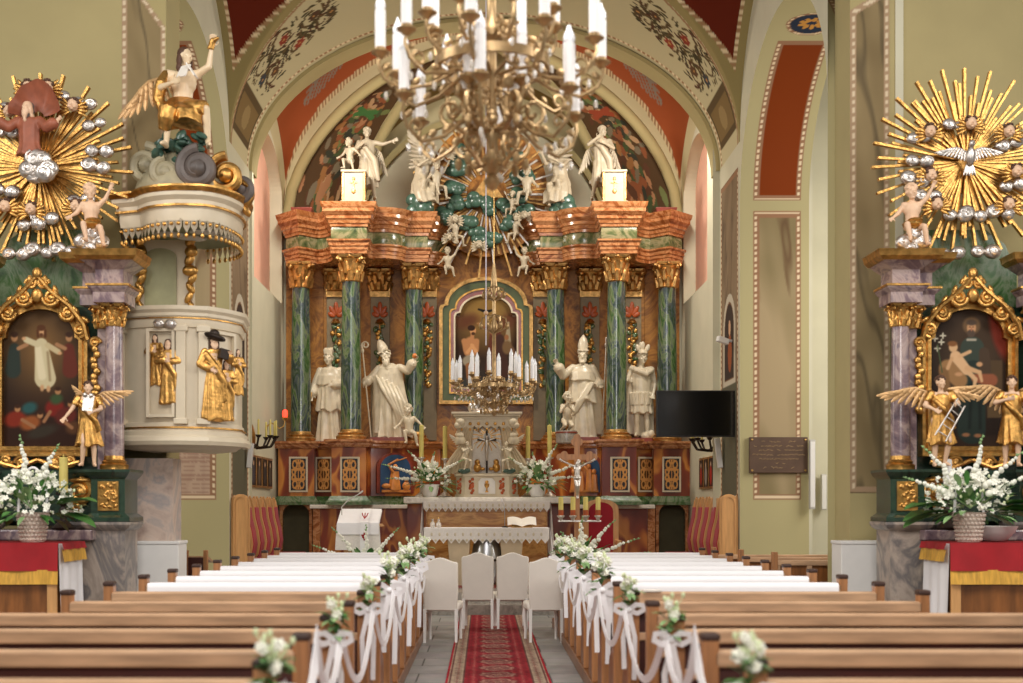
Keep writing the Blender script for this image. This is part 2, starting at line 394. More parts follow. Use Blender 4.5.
# choir side walls with the large arched openings
def wall_arch(P, a0, a1, z0, z1, h0, h1, sill, spring, rise, n=40):
    b = B(); c = (h0+h1)/2; r = (h1-h0)/2
    def q(aa, ab, za, zb, zc=None, zd=None):
        zc = zb if zc is None else zc; zd = za if zd is None else zd
        b.add([P(aa,za), P(ab,zd), P(ab,zc), P(aa,zb)], [(0,1,2,3)])
    if h0 > a0: q(a0, h0, z0, z1)
    if h1 < a1: q(h1, a1, z0, z1)
    top = lambda a: spring+rise*math.sqrt(max(0, 1-((a-c)/r)**2))
    for k in range(n):
        s, e = c-r*math.cos(PI*k/n), c-r*math.cos(PI*(k+1)/n)
        b.add([P(s,top(s)), P(e,top(e)), P(e,z1), P(s,z1)], [(0,1,2,3)])
        if sill > z0: q(s, e, z0, sill)
    return b
for side, X0, sg, nm in (('left', XL, -1, 'wall_left'), ('right', XR, 1, 'wall_right')):
    struct(nm, wall_arch(lambda a, z: (X0, a, z), 14.6, YQ, 0, 10.6, 14.6, YP, 0, 6.14, 2.0), M['plaster_pale'], smooth=0)
    # painted reveal of the opening: far jamb, soffit and near jamb
    ph = np.linspace(0, PI, 420); ay = 17.1+2.5*np.cos(ph); az = 6.14+2*np.sin(ph)
    jz = np.linspace(0, 6.14, 300)[:-1]
    py = np.concatenate([jz*0+YP, ay, jz*0+14.6]); pz = np.concatenate([jz, az, jz[::-1]])
    s = np.concatenate([[0], np.cumsum(np.hypot(np.diff(py), np.diff(pz)))])
    dd = np.linspace(0, 1.04, 56); U, S = np.meshgrid(dd, s); Yg = np.repeat(py[:,None], 56, 1); Zg = np.repeat(pz[:,None], 56, 1)
    C = cream(U, S, 4)
    d = d_box(U, S, .2, .92, 1.69, 6.04); m = marble_paint(U*1.4, S*.55, 11+sg, (126,112,78), (168,148,114), (92,66,46))
    if sg < 0:
        lines = ((np.sin(S*95) > .1) & (fbm(U*14, np.floor(S*15)*3, 9, 2, 3) > -.35) & (S < 2.45) & (S > 1.78)).astype(float)
        m = mix(m, col(196,166,146), ((S < 2.5)).astype(float)*.8); m = mix(m, col(140,104,88), lines*.5)
    C = mix(C, m, (d < 0).astype(float)); C = border(C, d, S)
    L = s[-1]; s1 = 6.2
    for a, e in ((s1, 8.82), (L-8.82, L-s1)):
        d = d_box(U, S, .2, .92, a, e); C = mix(C, col(124,52,8), (d < 0).astype(float)); C = border(C, d, S)
    d = d_ell(U, S, (.56, 9.25), .34, .3); C = mix(C, col(38,48,66), (d < 0).astype(float)); C = border(C, d, S, .05)
    for k in range(9):
        a = k*.7; C = mix(C, col(196,140,66), (d_ell(U, S, (.56+.13*math.cos(a), 9.25+.1*math.sin(a)), .06, .035, a) < 0).astype(float))
    o = painted('trim_arch_'+side, U, S, (X0+sg*U, Yg, Zg), C, M['paint']); o['kind'] = 'structure'
    # chapel behind the opening
    xo = X0+sg*1.04; xe = sg*8.4
    struct('wall_%s_chapel' % side, B().bx(min(xo, xe), max(xo, xe), 20.5, 20.7, 0, 10.6).bx(min(xe, xe+sg*.2), max(xe, xe+sg*.2), 14.6, 20.7, 0, 10.6)
        .bx(min(xo, xo+sg*.05), max(xo, xo+sg*.05), YP, 20.6, 0, 10.6), M['plaster_pale'], smooth=0)
    # pier between opening and sanctuary with its painted panel and impost
    U, V = grid2(YP+.14, YQ-.14, 60, 1.6, 6.75, 260)
    C = marble_paint(U*1.3, V*.7, 21+sg, (124,104,80), (152,130,104), (88,72,58)); d = d_box(U, V, YP+.14, YQ-.14, 1.6, 6.75); C = border(C, d, V)
    d = np.minimum(d_ell(U, V, (20.45, 4.35), .36, .42), d_box(U, V, 20.09, 20.81, 3.6, 4.35)); C = mix(C, col(196,186,166), (d < .14).astype(float))
    C = mix(C, col(120,86,60), (d < .03).astype(float)); C = mix(C, col(66,54,48), (d < 0).astype(float))
    C = mix(C, col(150,84,52), (d_ell(U, V, (20.4, 4.0), .16, .3) < 0).astype(float)); C = mix(C, col(206,164,128), (d_ell(U, V, (20.42, 4.4), .09, .12) < 0).astype(float))
    C = mix(C, col(96,92,74), (d_box(U, V, YP+.24, YQ-.24, 1.7, 3.5) < 0).astype(float))
    o = painted('trim_panel_'+side, U, V, (U*0+X0-sg*.004, U, V), C, M['paint']); o['kind'] = 'structure'
    pth = [(X0, YQ), (X0, YP)] if sg > 0 else [(X0, YP), (X0, YQ)]
    pth = pth[::-1] if sg < 0 else pth[::-1]
    pr = [(0,6.8),(.05,6.82),(.07,6.9),(.05,6.93),(.12,7.0),(.16,7.06),(.16,7.12),(.2,7.16),(.2,7.24),(0,7.24)]
    b = B().sweep(pth, pr, cap=False)
    struct('trim_impost_'+side, b, M['plaster'], smooth=0)
# groin vault of the choir, painted
th = np.linspace(-PI/2, PI/2, 360); xs = 3.85*np.sin(th)+.01
ys = np.concatenate([16.8-2.8*np.cos(np.linspace(0, PI, 230)), np.linspace(YP, YQ, 70)[1:]])
Xg, Yg = np.meshgrid(xs, ys); zx = 7.1+2.5*np.sqrt(np.clip(1-((Xg-.01)/3.85)**2, 0, 1))
zy = np.where(Yg <= YP, 7.1+2.3*np.sqrt(np.clip(1-((Yg-16.8)/2.8)**2, 0, 1)), 0); Zg = np.maximum(zx, zy)
es = np.concatenate([[0], np.cumsum(np.hypot(np.diff(xs), np.diff(7.1+2.5*np.cos(th))))]); E = np.meshgrid(es, ys)[0]; E = np.minimum(E, es[-1]-E)
C = np.ones((*Xg.shape, 3))*col(150,134,88); C = np.clip(C*(1+.03*fbm(Xg, Yg, 2, 3, 1.5)[..., None]), 0, 1)
ecell = zx >= zy; ax = np.abs(Xg)/3.85; ayy = np.abs(Yg-16.8)/2.8
dl = (ax-ayy)
red = (~ecell) & (dl > .085) & (np.abs(Xg) < 3.69); C = mix(C, col(104,36,18), red.astype(float))
bd = (~ecell) & (dl > .062) & (np.abs(Xg) < 3.74) & ~red; C = mix(C, col(164,128,92), bd.astype(float))
C = mix(C, col(226,204,166), (bd & (np.sin(np.where(np.abs(Xg) > 3.66, Zg, Yg)*80) > 0)).astype(float))
yg0 = 16.8+2.8*ax                        # groin line in the east cell
fl = ecell & (Yg > 17); w0 = YQ-.1
C = mix(C, col(196,184,146), (fl & (ayy > ax+.04)).astype(float))
line = fl & (np.abs(Yg-np.minimum(yg0+.16, 21)) < .035); C = mix(C, col(160,124,92), line.astype(float))
line = fl & (np.abs(Yg-21.1) < .04); C = mix(C, np.where((np.sin(E*70) > 0)[..., None], col(160,118,84), col(228,208,172)), line.astype(float))
V = np.clip((Yg-yg0-.16)/(21.06-yg0-.16), 0, 1); Wd = 21.06-yg0-.16    # 0..1 across the painted field
inside = (fl & (V > .02) & (V < .99)).astype(float)
lat = Yg-yg0-.16-.68-.12*(E-1.2); E0 = E; E = np.where(E > .98, (E-.98)*1.18+.98, E)
C = mix(C, col(92,74,48), inside*((E > .25) & (E < .95))); dd = d_box(lat, E, -.62, .62, .34, .86); C = mix(C, col(126,102,64), inside*(np.abs(E-.6) < .23)*(V > .08)*(V < .93)); C = mix(C, col(150,126,84), inside*(d_ell((V-.5)*Wd, E, (0,.6), .22, .18) < 0))
rn = random.Random(4)
for (cx, cy, r, a0) in ((-.3,1.35,.3,0),(.34,1.5,.28,2),(-.32,1.95,.3,3.2),(.32,2.15,.26,1),(-.1,2.6,.26,4),(.25,2.75,.2,2)):
    rr = np.hypot(lat-cx, E-cy); an = (np.arctan2(E-cy, lat-cx)-a0) % (2*PI)
    C = mix(C, col(92,72,46), inside*(np.abs(rr-(r-.03*an)) < .026))
    for k in range(26):
        a = rn.uniform(0, 6.28); q = r*rn.uniform(.75, 1.45); p = (cx+q*math.cos(a), cy+q*math.sin(a))
        C = mix(C, col(*rn.choice([(72,64,38),(60,48,34),(100,80,48),(84,50,34)])), inside*(d_ell(lat, E, p, rn.uniform(.05,.1), .03, a+1) < 0))
for (cx, cy, c) in ((.04,1.25,(58,62,70)),(-.28,1.95,(140,52,38)),(.3,1.55,(96,66,44)),(.32,2.2,(146,56,40)),(-.1,2.62,(84,58,42)),(.2,2.95,(80,64,44))):
    for k in range(6):
        a = k*PI/3; C = mix(C, col(*c), inside*(d_ell(lat, E, (cx+.07*math.cos(a), cy+.07*math.sin(a)), .065, .045, a) < 0))
    C = mix(C, col(190,140,80), inside*(d_ell(lat, E, (cx, cy), .03, .03) < 0))
for k in range(26):
    e = rn.uniform(1.0, 3.1); x = rn.uniform(-.6, .6)*(1-(e-1)/2.8); C = mix(C, col(96,84,58), inside*(d_ell(lat, E, (x, e), .06, .02, rn.uniform(0,3)) < 0))
o = painted('ceiling_choir', Xg, Yg, (Xg, Yg, Zg), C, M['paint']); o['kind'] = 'structure'
# face ring of the sanctuary arch and wall above it
def ell_arc(a, b, zc, y, n=48, xc=0): return [(xc+a*math.cos(PI*k/n), zc+b*math.sin(PI*k/n)) for k in range(n+1)]
o1 = ell_arc(3.86, 2.51, 7.08, 0); o2 = ell_arc(3.8, 2.45, 7.08, 0); b = B()
vs = []; n = len(o1)
for k in range(n):
    (x, z), (u, w) = o1[k], o2[k]; vs += [(x,21.25,z), (u,21.25,w), (u,21.75,w), (x,21.75,z)]
b.add(vs, [(4*k+i, 4*k+i+1, 4*k+5+i, 4*k+4+i) for k in range(n-1) for i in range(3)])
struct('trim_sanctuary_arch', b, M['plaster'], smooth=30)
# sanctuary: walls with blind windows
for side, X0, sg, h0, h1 in (('left', SL, -1, 22.62, 25.72), ('right', SR, 1, 23.0, 25.74)):
    P = lambda a, z: (X0, a, z)
    struct('wall_%s_sanctuary' % side, wall_arch(P, YQ, 26.0, 0, 10.7, h0, h1, 5.6, 7.75, .75).add([(X0,YQ,0),(X0-sg*.2,YQ,0),(X0-sg*.2,YQ,10.7),(X0,YQ,10.7)], [(0,1,2,3)]), M['plaster_pale'], smooth=0)
    c, r = (h0+h1)/2, (h1-h0)/2; out = [(h0,5.6)]+[(c-r*math.cos(PI*k/30), 7.75+.75*math.sin(PI*k/30)) for k in range(31)]+[(h1,5.6)]
    b = B(); n = len(out); D = sg*.24
    b.add([(X0, a, z) for a, z in out]+[(X0+D, a, z) for a, z in out], [(k, (k+1) % n, (k+1) % n+n, k+n) for k in range(n)])
    f = struct('window_1' if sg < 0 else 'window_2', b, M['plaster_pale'], smooth=0)
    struct('niche_back', B().add([(X0+D, a, z) for a, z in out], [tuple(range(n))]), M['pink'], f, smooth=0)
# apse: side, garland and back cells between ribs
A0, P1, P2, Q2, Q1, A1 = [(SL,YQ),(SL,26.0),(-2.7,27.0),(2.66,27.0),(SR,26.0),(SR,YQ)]
Cr = Vector((0,24.2)); ZB, HB = 7.0, 3.3
def rib(Bp, t): 
    p = Vector(Bp)*(1-t)+Cr*t; return Vector((p.x, p.y, ZB+HB*math.sqrt(max(0, 1-(1-t)**2))))
def cell(name, Ba, Bb, h, kind, flip):
    nu, nt = 120, 260; u = .5-.5*np.cos(np.linspace(0, PI, nu)); t = np.linspace(0, 1, nt)**1.6
    U, T = np.meshgrid(u, t)
    hx = lambda i: (np.array(Ba)[i]*(1-U)+np.array(Bb)[i]*U)*(1-T)+Cr[i]*T
    Z = ZB+HB*np.sqrt(np.clip(1-(1-T)**2, 0, 1))+h*(1-T)*np.sqrt(np.clip(1-(2*U-1)**2, 0, 1))
    q = 1-U if flip else U                # 1 at the back rib
    C = np.ones((*U.shape, 3))*col(192,180,142)
    wdt = math.dist(Ba, Bb); de = np.minimum(U, 1-U)*wdt*(1-T)     # metres from the ribs
    if kind == 'orange':
        inn = (de > .13) & (T > .012); C = mix(C, col(146,74,40), inn.astype(float)); C = np.clip(C*(1+.06*fbm(U*3, T*3, 5, 3, 2))[..., None], 0, 1)
        bd = (de > .08) & (de <= .13); C = mix(C, np.where((np.sin(T*4.2*95) > 0)[..., None], col(150,118,84), col(206,184,144)), bd.astype(float))
        x = (1-q)*wdt*(1-T); y = T*4.2                       # metres beside / along the back rib
        ln = ((1.35-.1*(y-1)) if False else x)-(.42+.22*(y-.6)); up = (y-.5)/1.5
        leafm = (up > 0) & (up < 1) & (np.abs(ln) < .26*np.sin(np.clip(up, 0, 1)*PI)**.6)
        st = (np.sin((y*1.0+np.abs(ln)*1.6)*46) > -.35) | (np.abs(ln) < .02)
        C = mix(C, col(132,118,104), (leafm & st & inn).astype(float))
        for cx, cy, r in ((.85,2.05,.16),(.72,2.3,.12),(1.05,2.3,.1)):
            rr = np.hypot(x-cx, y-cy); C = mix(C, col(120,106,98), ((np.abs(rr-r) < .04) & inn).astype(float))
    elif kind == 'garland':
        inn = (de > .1); C = mix(C, col(84,62,40), inn.astype(float)); rn = random.Random(8 if flip else 5)
        x = (q-.5)*wdt*(1-T); y = T*4.2
        for k in range(150):
            yy = rn.uniform(.02, 2.0)**1.15*.8; xx = rn.gauss(0, .26*max(.2, 1-yy/3.2)); 
            c = rn.choice([(150,104,62),(168,120,84),(110,116,70),(74,84,52),(60,60,48),(138,82,52),(178,142,104),(92,60,42),(120,108,86)])
            C = mix(C, col(*c), ((d_ell(x, y, (xx, yy), rn.uniform(.05,.12), rn.uniform(.035,.06), rn.uniform(0,3)) < 0) & inn).astype(float))
        for a in (-.6,.6):
            C = mix(C, col(150,70,46) if flip else col(70,110,60), ((d_cap(x, y, (-.18,1.25+a*.1), (.2,1.25-a*.1), .05) < 0) & inn).astype(float))
    else:
        e = (T < .035) & (T > .012); C = mix(C, col(120,96,52), e.astype(float))
    o = painted(name, U, T, (hx(0), hx(1), Z), C, M['paint']); o['kind'] = 'structure'
cell('ceiling_apse_left', A0, P1, 1.7, 'orange', False); cell('ceiling_apse_right', A1, Q1, 1.7, 'orange', False)
cell('ceiling_apse_garland_left', P1, P2, .08, 'garland', False); cell('ceiling_apse_garland_right', Q1, Q2, .08, 'garland', True)
cell('ceiling_apse_back', P2, Q2, 2.7, 'plain', False); cell('ceiling_apse_front', A0, A1, 2.9, 'plain', False)
b = B()
for p in (P1, P2, Q2, Q1): b.tube([rib(p, t/24)-Vector((0,0,.03)) for t in range(25)], .11, 8)
struct('trim_ribs', b, M['plaster'], smooth=60)
w = B()
for a, c in ((P1, P2), (P2, Q2), (Q2, Q1)): w.add([(*a,0), (*c,0), (*c,10.7), (*a,10.7)], [(0,1,2,3)])
struct('wall_back', w, M['plaster_pale'], smooth=0)
b = B(); a = [(-.02+2.68*math.cos(PI*k/40), 7+2.7*math.sin(PI*k/40)) for k in range(41)]; a2 = [(-.02+2.55*math.cos(PI*k/40), 7+2.58*math.sin(PI*k/40)) for k in range(41)]
vs = []
for (x, z), (u, v) in zip(a, a2): vs += [(x,26.85,z), (u,26.85,v), (u,26.99,v)]
struct('trim_back_arch', b.add(vs, [(3*k+i, 3*k+i+1, 3*k+4+i, 3*k+3+i) for k in range(40) for i in range(2)]), M['plaster'], smooth=30)
def capital(b, c, r, h, n=8):
    x, y, z = c
    b.lathe([(r*1.02,0),(r*1.12,.02),(r*1.0,.05),(r*1.05,h*.4),(r*1.3,h*.8),(r*1.42,h*.86)], 20, c)
    for tier, (z0, z1, k0) in enumerate(((.04,.42,0),(.3,.72,.5))):
        for k in range(n):
            a = 2*PI*(k+k0)/n; d = Vector((math.cos(a), math.sin(a), 0)); q = Vector(c)
            b.tube([q+d*r*1.02+Vector((0,0,z0*h)), q+d*r*1.12+Vector((0,0,(z0+z1)*.5*h)), q+d*r*1.38+Vector((0,0,z1*h)), q+d*r*1.55+Vector((0,0,z1*h-.03))], [r*.34, r*.36, r*.26, r*.1], 6)
    for k in range(4):
        a = PI/4+k*PI/2; d = Vector((math.cos(a), math.sin(a), 0)); p = Vector(c)+d*r*1.55+Vector((0,0,h*.8))
        b.tube([p+d*.5*r*math.cos(t*.7)*(1-t*.1)+Vector((0,0,.5*r*math.sin(t*.7)*(1-t*.1))) for t in range(9)], [r*.16]*9, 6)
        b.ell(p, (r*.3,r*.3,r*.3))
    b.lathe([(r*1.75,h*.88),(r*1.85,h*.92),(r*1.9,h)], 4, c, a0=PI/4)
    for k in range(4):
        a = k*PI/2; b.ell(Vector(c)+Vector((math.cos(a)*r*1.4, math.sin(a)*r*1.4, h*.92)), (r*.28,r*.28,r*.24))
    return b
def column(par, x, y, z0, z1, r, hc, shaft, gold, hb=.16):
    c = B().lathe([(r,0),(r*1.0,.3),(r*.98,(z1-z0)*.35),(r*.86,z1-z0-hb-hc)], 28).build('column', shaft, par, world=False)
    c.location = Vector((x,y,z0+hb))-wpos(par); WO[c.name] = Vector((x,y,z0+hb))
    b = B().lathe([(r*1.45,-hb),(r*1.45,-hb*.7),(r*1.5,-hb*.55),(r*1.38,-hb*.4),(r*1.2,-hb*.3),(r*1.28,-hb*.12),(r*1.05,.01),(r,.05)], 24).build('base', gold, c)
    k = capital(B(), (0,0,z1-z0-hb-hc), r*.84, hc).build('capital', gold, c, smooth=50)
    return c
RY = 25.0
ret = thing('altar_retable', 'towering orange marbled high altar with six green columns', 'altar', (0,25,.3))
P_ = dict(parent=ret, world=True)
def curve(p0, p1, p2, n=8): return [tuple(np.array(p0)*(1-t)**2+2*np.array(p1)*t*(1-t)+np.array(p2)*t*t) for t in np.linspace(0, 1, n)]
entL = [(-3.84,25.94),(-3.84,25.3),(-3.55,24.98),(-3.26,25.26)]+curve((-3.24,25.3),(-2.95,25.22),(-2.86,24.8),7)+[(-2.84,24.25),(-2.2,24.25),(-2.2,24.72)]+curve((-2.12,24.75),(-1.66,24.62),(-1.5,25.12),8)+[(-1.5,25.08),(-1.1,25.08),(-1.1,25.4)]+curve((-1.06,25.42),(-.85,25.45),(-.72,25.94),6)
entR = [(-x, y) for x, y in entL][::-1]
for path in (entL, entR):
    B().sweep(path, [(-.05,6.31),(.02,6.31),(.02,6.37),(.035,6.38),(.035,6.44),(.055,6.45),(.055,6.51),(.09,6.54),(.09,6.57),(-.02,6.575)]).build('architrave', M['omarble'], smooth=30, **P_)
    B().sweep(path, [(-.02,6.565),(0,6.57),(.015,6.64),(.015,6.74),(0,6.81)]).build('frieze', M['gfrieze'], smooth=30, **P_)
    B().sweep(path, [(-.02,6.805),(.03,6.81),(.035,6.86),(.055,6.87),(.07,6.93),(.1,6.95),(.1,7.0),(.13,7.03),(.165,7.07),(.165,7.13),(.19,7.16),(.21,7.24),(-.02,7.26)]).build('cornice', M['omarble'], smooth=30, **P_)
B().bx(-3.95,3.9,25.94,26.0,.3,7.2).build('back_panel', M['bmarble'], smooth=0, **P_)
for x in (-3.5,-2.5,-1.62,1.62,2.5,3.5): B().bx(x-.3,x+.3,25.92,25.945,2.95,6.3).build('panel', M['bmarble'], smooth=0, bevel=.01, **P_)
for x0, x1 in ((-3.95,-.72),(.72,3.95)):
    for x in (wx(301,25.2), wx(351,24.5), wx(414,25.4)) if x0 < 0 else (wx(555.5,25.4), wx(616.5,24.5), wx(667,25.2)):
        y = {0:25.2, 1:24.5, 2:25.4}[min(range(3), key=lambda k: abs(abs(x)-(3.55,2.5,1.38)[k]))]
        column(ret, x, y, 2.83, 6.31, .195, .5, M['gcol'], M['oldgold'])
for x in (-3.55,3.55): B().box((x,25.45,7.33), (.34,.3,.16), taper=1.25).build('pier_cap', M['redbase'], smooth=0, bevel=.01, **P_)
# pilasters with palmettes and garlands
def palmette(c, s):
    b = B(); x, y, z = c
    for a, l in ((-1.15,.16),(-.55,.22),(0,.27),(.55,.22),(1.15,.16)):
        p = Vector((x+math.sin(a)*l*.6*s, y, z+math.cos(a)*l*.6*s)); b.ell(p, (.05*s,.02,l*.5*s), (0,a,0))
    return b
for i, px in enumerate((336,380,427,543,590,632)):
    x = wx(px, 25.8); g = M['green' if False else 'leafpale']
    p = B().bx(x-.19,x+.19,25.83,25.93,2.9,5.95).build('pilaster', M['pilaster'], smooth=0, bevel=.008, **P_)
    b = capital(B(), (x,25.84,5.86), .17, .42); b.bx(x-.2,x+.2,25.78,25.9,5.75,5.92); b.build('capital', M['oldgold'], p, world=True, smooth=50)
    palmette((x,25.8,5.36), 1.0).build('palmette', M['palm'], p, world=True)
    b = B(); d = B(); rn = random.Random(i); zz = 5.25; tot = 1.45 if i in (0,5) else 1.25
    b.lathe([(.02,0),(.1,.03),(.06,.1),(.02,.12)], 10, (x,25.8,5.2))
    for k in range(34):
        t = k/34; w = .09*(1-.5*t)
        tgt = b if rn.random() < .55 else d
        tgt.ell((x+rn.uniform(-w,w), 25.79+rn.uniform(-.02,.02), 5.2-t*tot), (rn.uniform(.035,.06), .03, rn.uniform(.035,.06)), (0,rn.uniform(0,3),0), 8, 6)
    b.tube([(x,25.81,5.2),(x,25.81,5.2-tot)], [.02,.015], 6); d.tube([(x+.01,25.815,5.2),(x+.01,25.815,5.2-tot)], [.02,.015], 6)
    b.build('gilt_garland', M['gold'], p, world=True); d.build('green_garland', M['gmarble'], p, world=True)
# pedestal storey
pedL = [(-3.95,25.94),(-3.95,24.95),(-3.26,24.95),(-3.26,25.22),(-2.84,25.15),(-2.84,24.2),(-2.2,24.2),(-2.2,24.68)]+curve((-2.15,24.72),(-1.7,24.72),(-1.15,25.12),6)+[(-.85,25.15),(-.85,25.94)]
pedR = [(-x, y) for x, y in pedL][::-1]
for path, sg in ((pedL,-1),(pedR,1)):
    B().sweep(path, [(-.03,1.78),(0,1.78),(0,2.7),(-.03,2.7)]).build('pedestal', M['rmarble'], smooth=30, **P_)
    B().sweep(path, [(-.02,2.7),(.06,2.7),(.09,2.74),(.09,2.77),(.13,2.8),(.13,2.84),(-.02,2.84)]).build('pedestal_cornice', M['omarble'], smooth=30, **P_)
    B().sweep(path, [(-.02,1.62),(.1,1.62),(.1,1.68),(.06,1.72),(.02,1.78),(-.02,1.8)]).build('green_moulding', M['gmarble'], smooth=30, **P_)
    x0, x1 = (-3.24,-1.0) if sg < 0 else (1.0,3.24)
    B().bx(x0,x1,24.75,25.9,.3,1.55).build('predella', M['rmarble'], smooth=0, **P_)
    for x in (x0+.06, x0+1.15, x1-.06): B().bx(x-.07,x+.07,24.68,24.76,.3,1.55).build('pier_strip', M['omarble'], smooth=0, bevel=.01, **P_)
    B().bx(x0-.06,x1,24.6,25.0,1.55,1.625).build('ledge', M['stonewhite'], smooth=0, bevel=.015, **P_)
    xa, xb = (-3.93,-3.3) if sg < 0 else (3.3,3.93)
    arc = [(xb,.3),(xb,1.8),(xa,1.8),(xa,.3),(xa+.06,.3),(xa+.06,1.45)]+[((xa+xb)/2-.255*math.cos(PI*k/10),1.45+.2*math.sin(PI*k/10)) for k in range(11)]+[(xb-.06,.3)]
    B().prism(arc, 24.98, 25.1).build('doorway_surround', M['omarble'], smooth=0, **P_)
    B().bx(xa,xb,25.5,25.52,.3,1.8).build('doorway_recess', M['olive'], smooth=0, **P_)
# inlaid panels and painted reliefs
def inlay(x, y, z, w, h, seed, rz=0):
    f = B().box((x,y-.012,z), (w,.03,h), rz=rz).build('inlay_frame', M['ivory'], smooth=0, bevel=.006, **P_)
    U, V = grid2(-1, 1, 40, -1, 1, 60); u = np.abs(U)
    C = np.ones((*U.shape,3))*(col(52,52,56) if seed % 2 else col(92,58,30))
    m = np.zeros_like(U)
    for cx, cy, r in ((.45,.62,.28),(.45,-.62,.28),(.0,0,.42),(.62,.15,.2),(.62,-.2,.2),(.15,.85,.16),(.15,-.85,.16)):
        m = np.maximum(m, (np.abs(np.hypot(u-cx,(V-cy)*1.2)-r) < .085))
    m = np.maximum(m, u < .07); m = np.maximum(m, np.abs(np.abs(V)-.3) < .05)
    C = mix(C, col(206,146,82), m*(u < .92)*(np.abs(V) < .95))
    c, s = math.cos(rz), math.sin(rz)
    painted('inlay', U, V, (x+U*(w/2-.035)*c+.03*s, y-.03+U*(w/2-.035)*s, z+V*(h/2-.035)), C, M['polychrome'], f, world=True)
for px, y, sd in ((298.5,24.95,1),(324,25.17,2),(350,24.2,1),(620,24.2,1),(646,25.17,2),(671.5,24.95,1)):
    inlay(wx(px,y), y, wz(474.5,y), .36 if sd == 1 else .33, .68 if y > 24.5 else .66, sd, 0 if y != 25.17 else (-.17 if px < 480 else .17)*-1*-1)
for px, sg in ((395,-1),(585,1)):
    y = 24.83; x = wx(px,y); rz = .3 if sg < 0 else -.3; rz = -sg*.36
    z0 = 1.86; arch = [(-.3,z0),(.3,z0),(.3,z0+.45)]+[(.3*math.cos(PI*k/12), z0+.45+.27*math.sin(PI*k/12)) for k in range(1,12)]+[(-.3,z0+.45)]
    T = Matrix.Translation((x,y-.03,0)) @ Matrix.Rotation(rz, 4, 'Z')
    out = [(u*1.22, z0+(w-z0)*1.08-.02) for u, w in arch]
    p = B().prism(out, -.03, .05).xf(T).build('relief_frame', M['redbase'], smooth=0, **P_)
    B().prism(arch, -.045, .0).xf(T).build('relief_ground', M['blue'], p, world=True, smooth=0)
    b = B()
    if sg < 0:
        b.robe([(0,0,0,.13,.07,.1),(.2,0,0,.1,.06,.1),(.34,0,0,.08,.05,0)], n=20, k=5).mv((-.02,0,z0+.06)); b.ell((-.02,-.02,z0+.48),(.05,.05,.06)); b.cap((-.06,-.02,z0+.38),(-.16,-.03,z0+.52),.03,.02); b.cap((-.16,-.03,z0+.52),(.02,-.03,z0+.62),.02); b.cap((.02,-.03,z0+.6),(.2,-.03,z0+.66),.012)
        b.ell((.2,-.02,z0+.12),(.08,.05,.09)); b.ell((.2,-.03,z0+.24),(.045,.04,.05)); b.ell((-.2,-.02,z0+.12),(.09,.05,.05))
    else:
        for dx, hh in ((-.2,.3),(-.06,.36),(.1,.4),(.2,.3)):
            b.robe([(0,dx,0,.08,.05,.1),(hh*.6,dx,0,.06,.045,.1),(hh,dx,0,.05,.04,0)], n=16, k=5); b.ell((dx,-.02,hh+.05),(.045,.045,.055))
        b.mv((0,0,z0+.04)); b.cap((.1,-.03,z0+.4),(.0,-.04,z0+.5),.02)
    b.mv((0,-.07,0)).xf(T).build('relief_figures', M['terra'], p, world=True)
    B().bx(-.28,.28,-.1,-.04,z0,z0+.05).xf(T).build('relief_ground_strip', M['terra'], p, world=True)
# ---- altarpiece painting in its stepped frame
def outline(cx, w, z0, z1, z2, sh=.11):
    a = w-sh; pts = [(cx-w,z0),(cx+w,z0),(cx+w,z1),(cx+w-.03,z1+.06),(cx+a,z1+.08)]
    pts += [(cx+a*math.cos(PI*k/24), z1+.08+(z2-z1-.08)*math.sin(PI*k/24)) for k in range(1,24)]
    return pts+[(cx-a,z1+.08),(cx-w+.03,z1+.06),(cx-w,z1)]
pic = thing('altarpiece_painting', 'arched dark oil painting of a bathing man in a green and gold frame', 'painting', (.04,25.85,3.6))
Q_ = dict(parent=pic, world=True)
steps = [(.93,3.62,5.52,6.14),(.86,3.69,5.5,6.07),(.73,3.83,5.44,5.92),(.7,3.86,5.42,5.89),(.64,3.93,5.38,5.8),(.61,3.96,5.36,5.77)]
ys = [(25.74,'frame','bronze'),(25.79,'green_band','olivegreen'),(25.76,'gilt_fillet','gold'),(25.8,'red_band','redbase'),(25.78,'ivory_slip','ivory')]
for k, (y, n, m) in enumerate(ys): B().ring(outline(.04,*steps[k]), outline(.04,*steps[k+1]), y, 25.92).build(n, M[m if m != 'bronze' else 'oldgold'], smooth=0, **Q_)
U, V = grid2(-.62, .62, 130, 0, 1.84, 200); X_, Y_ = U/.62, V/.62
def pt_(c, d, e=.04, k=1): global C; C = mix(C, col(*c), sstep(d, e)*k)
E_ = lambda x, y, rx, ry, rot=0: d_ell(X_, Y_, (x, y), rx, ry, rot)
K_ = lambda x0, y0, x1, y1, r0, r1=None: d_cap(X_, Y_, (x0, y0), (x1, y1), r0, r1)
C = np.ones((*U.shape,3))*col(50,32,22); C = mix(C, col(140,108,56), np.clip(1.25-np.hypot(X_*.9,(Y_-2.5)*.8), 0, 1)**.8); C = mix(C, col(52,50,48), np.clip(1.2-Y_, 0, .8)*.8)
for x, y, r in ((-.75,2.1,.3),(-.45,2.2,.25),(.6,2.05,.3),(.85,2.25,.25)): pt_((86,46,30), E_(x,y,r,r*.7), .2, .7)
sk = (176,122,80); dk = (140,92,58)
pt_((92,48,34), K_(.3,1.75,.32,.6,.18,.34), .06); pt_((64,40,34), K_(.45,1.6,.55,.5,.12,.2), .06); pt_(dk, E_(.26,2.02,.1,.12), .03); pt_((58,36,24), E_(.28,2.1,.11,.08), .03)
pt_(dk, K_(.2,1.75,-.22,2.04,.05,.035), .03); pt_((150,110,70), E_(-.24,2.07,.06,.03), .02)
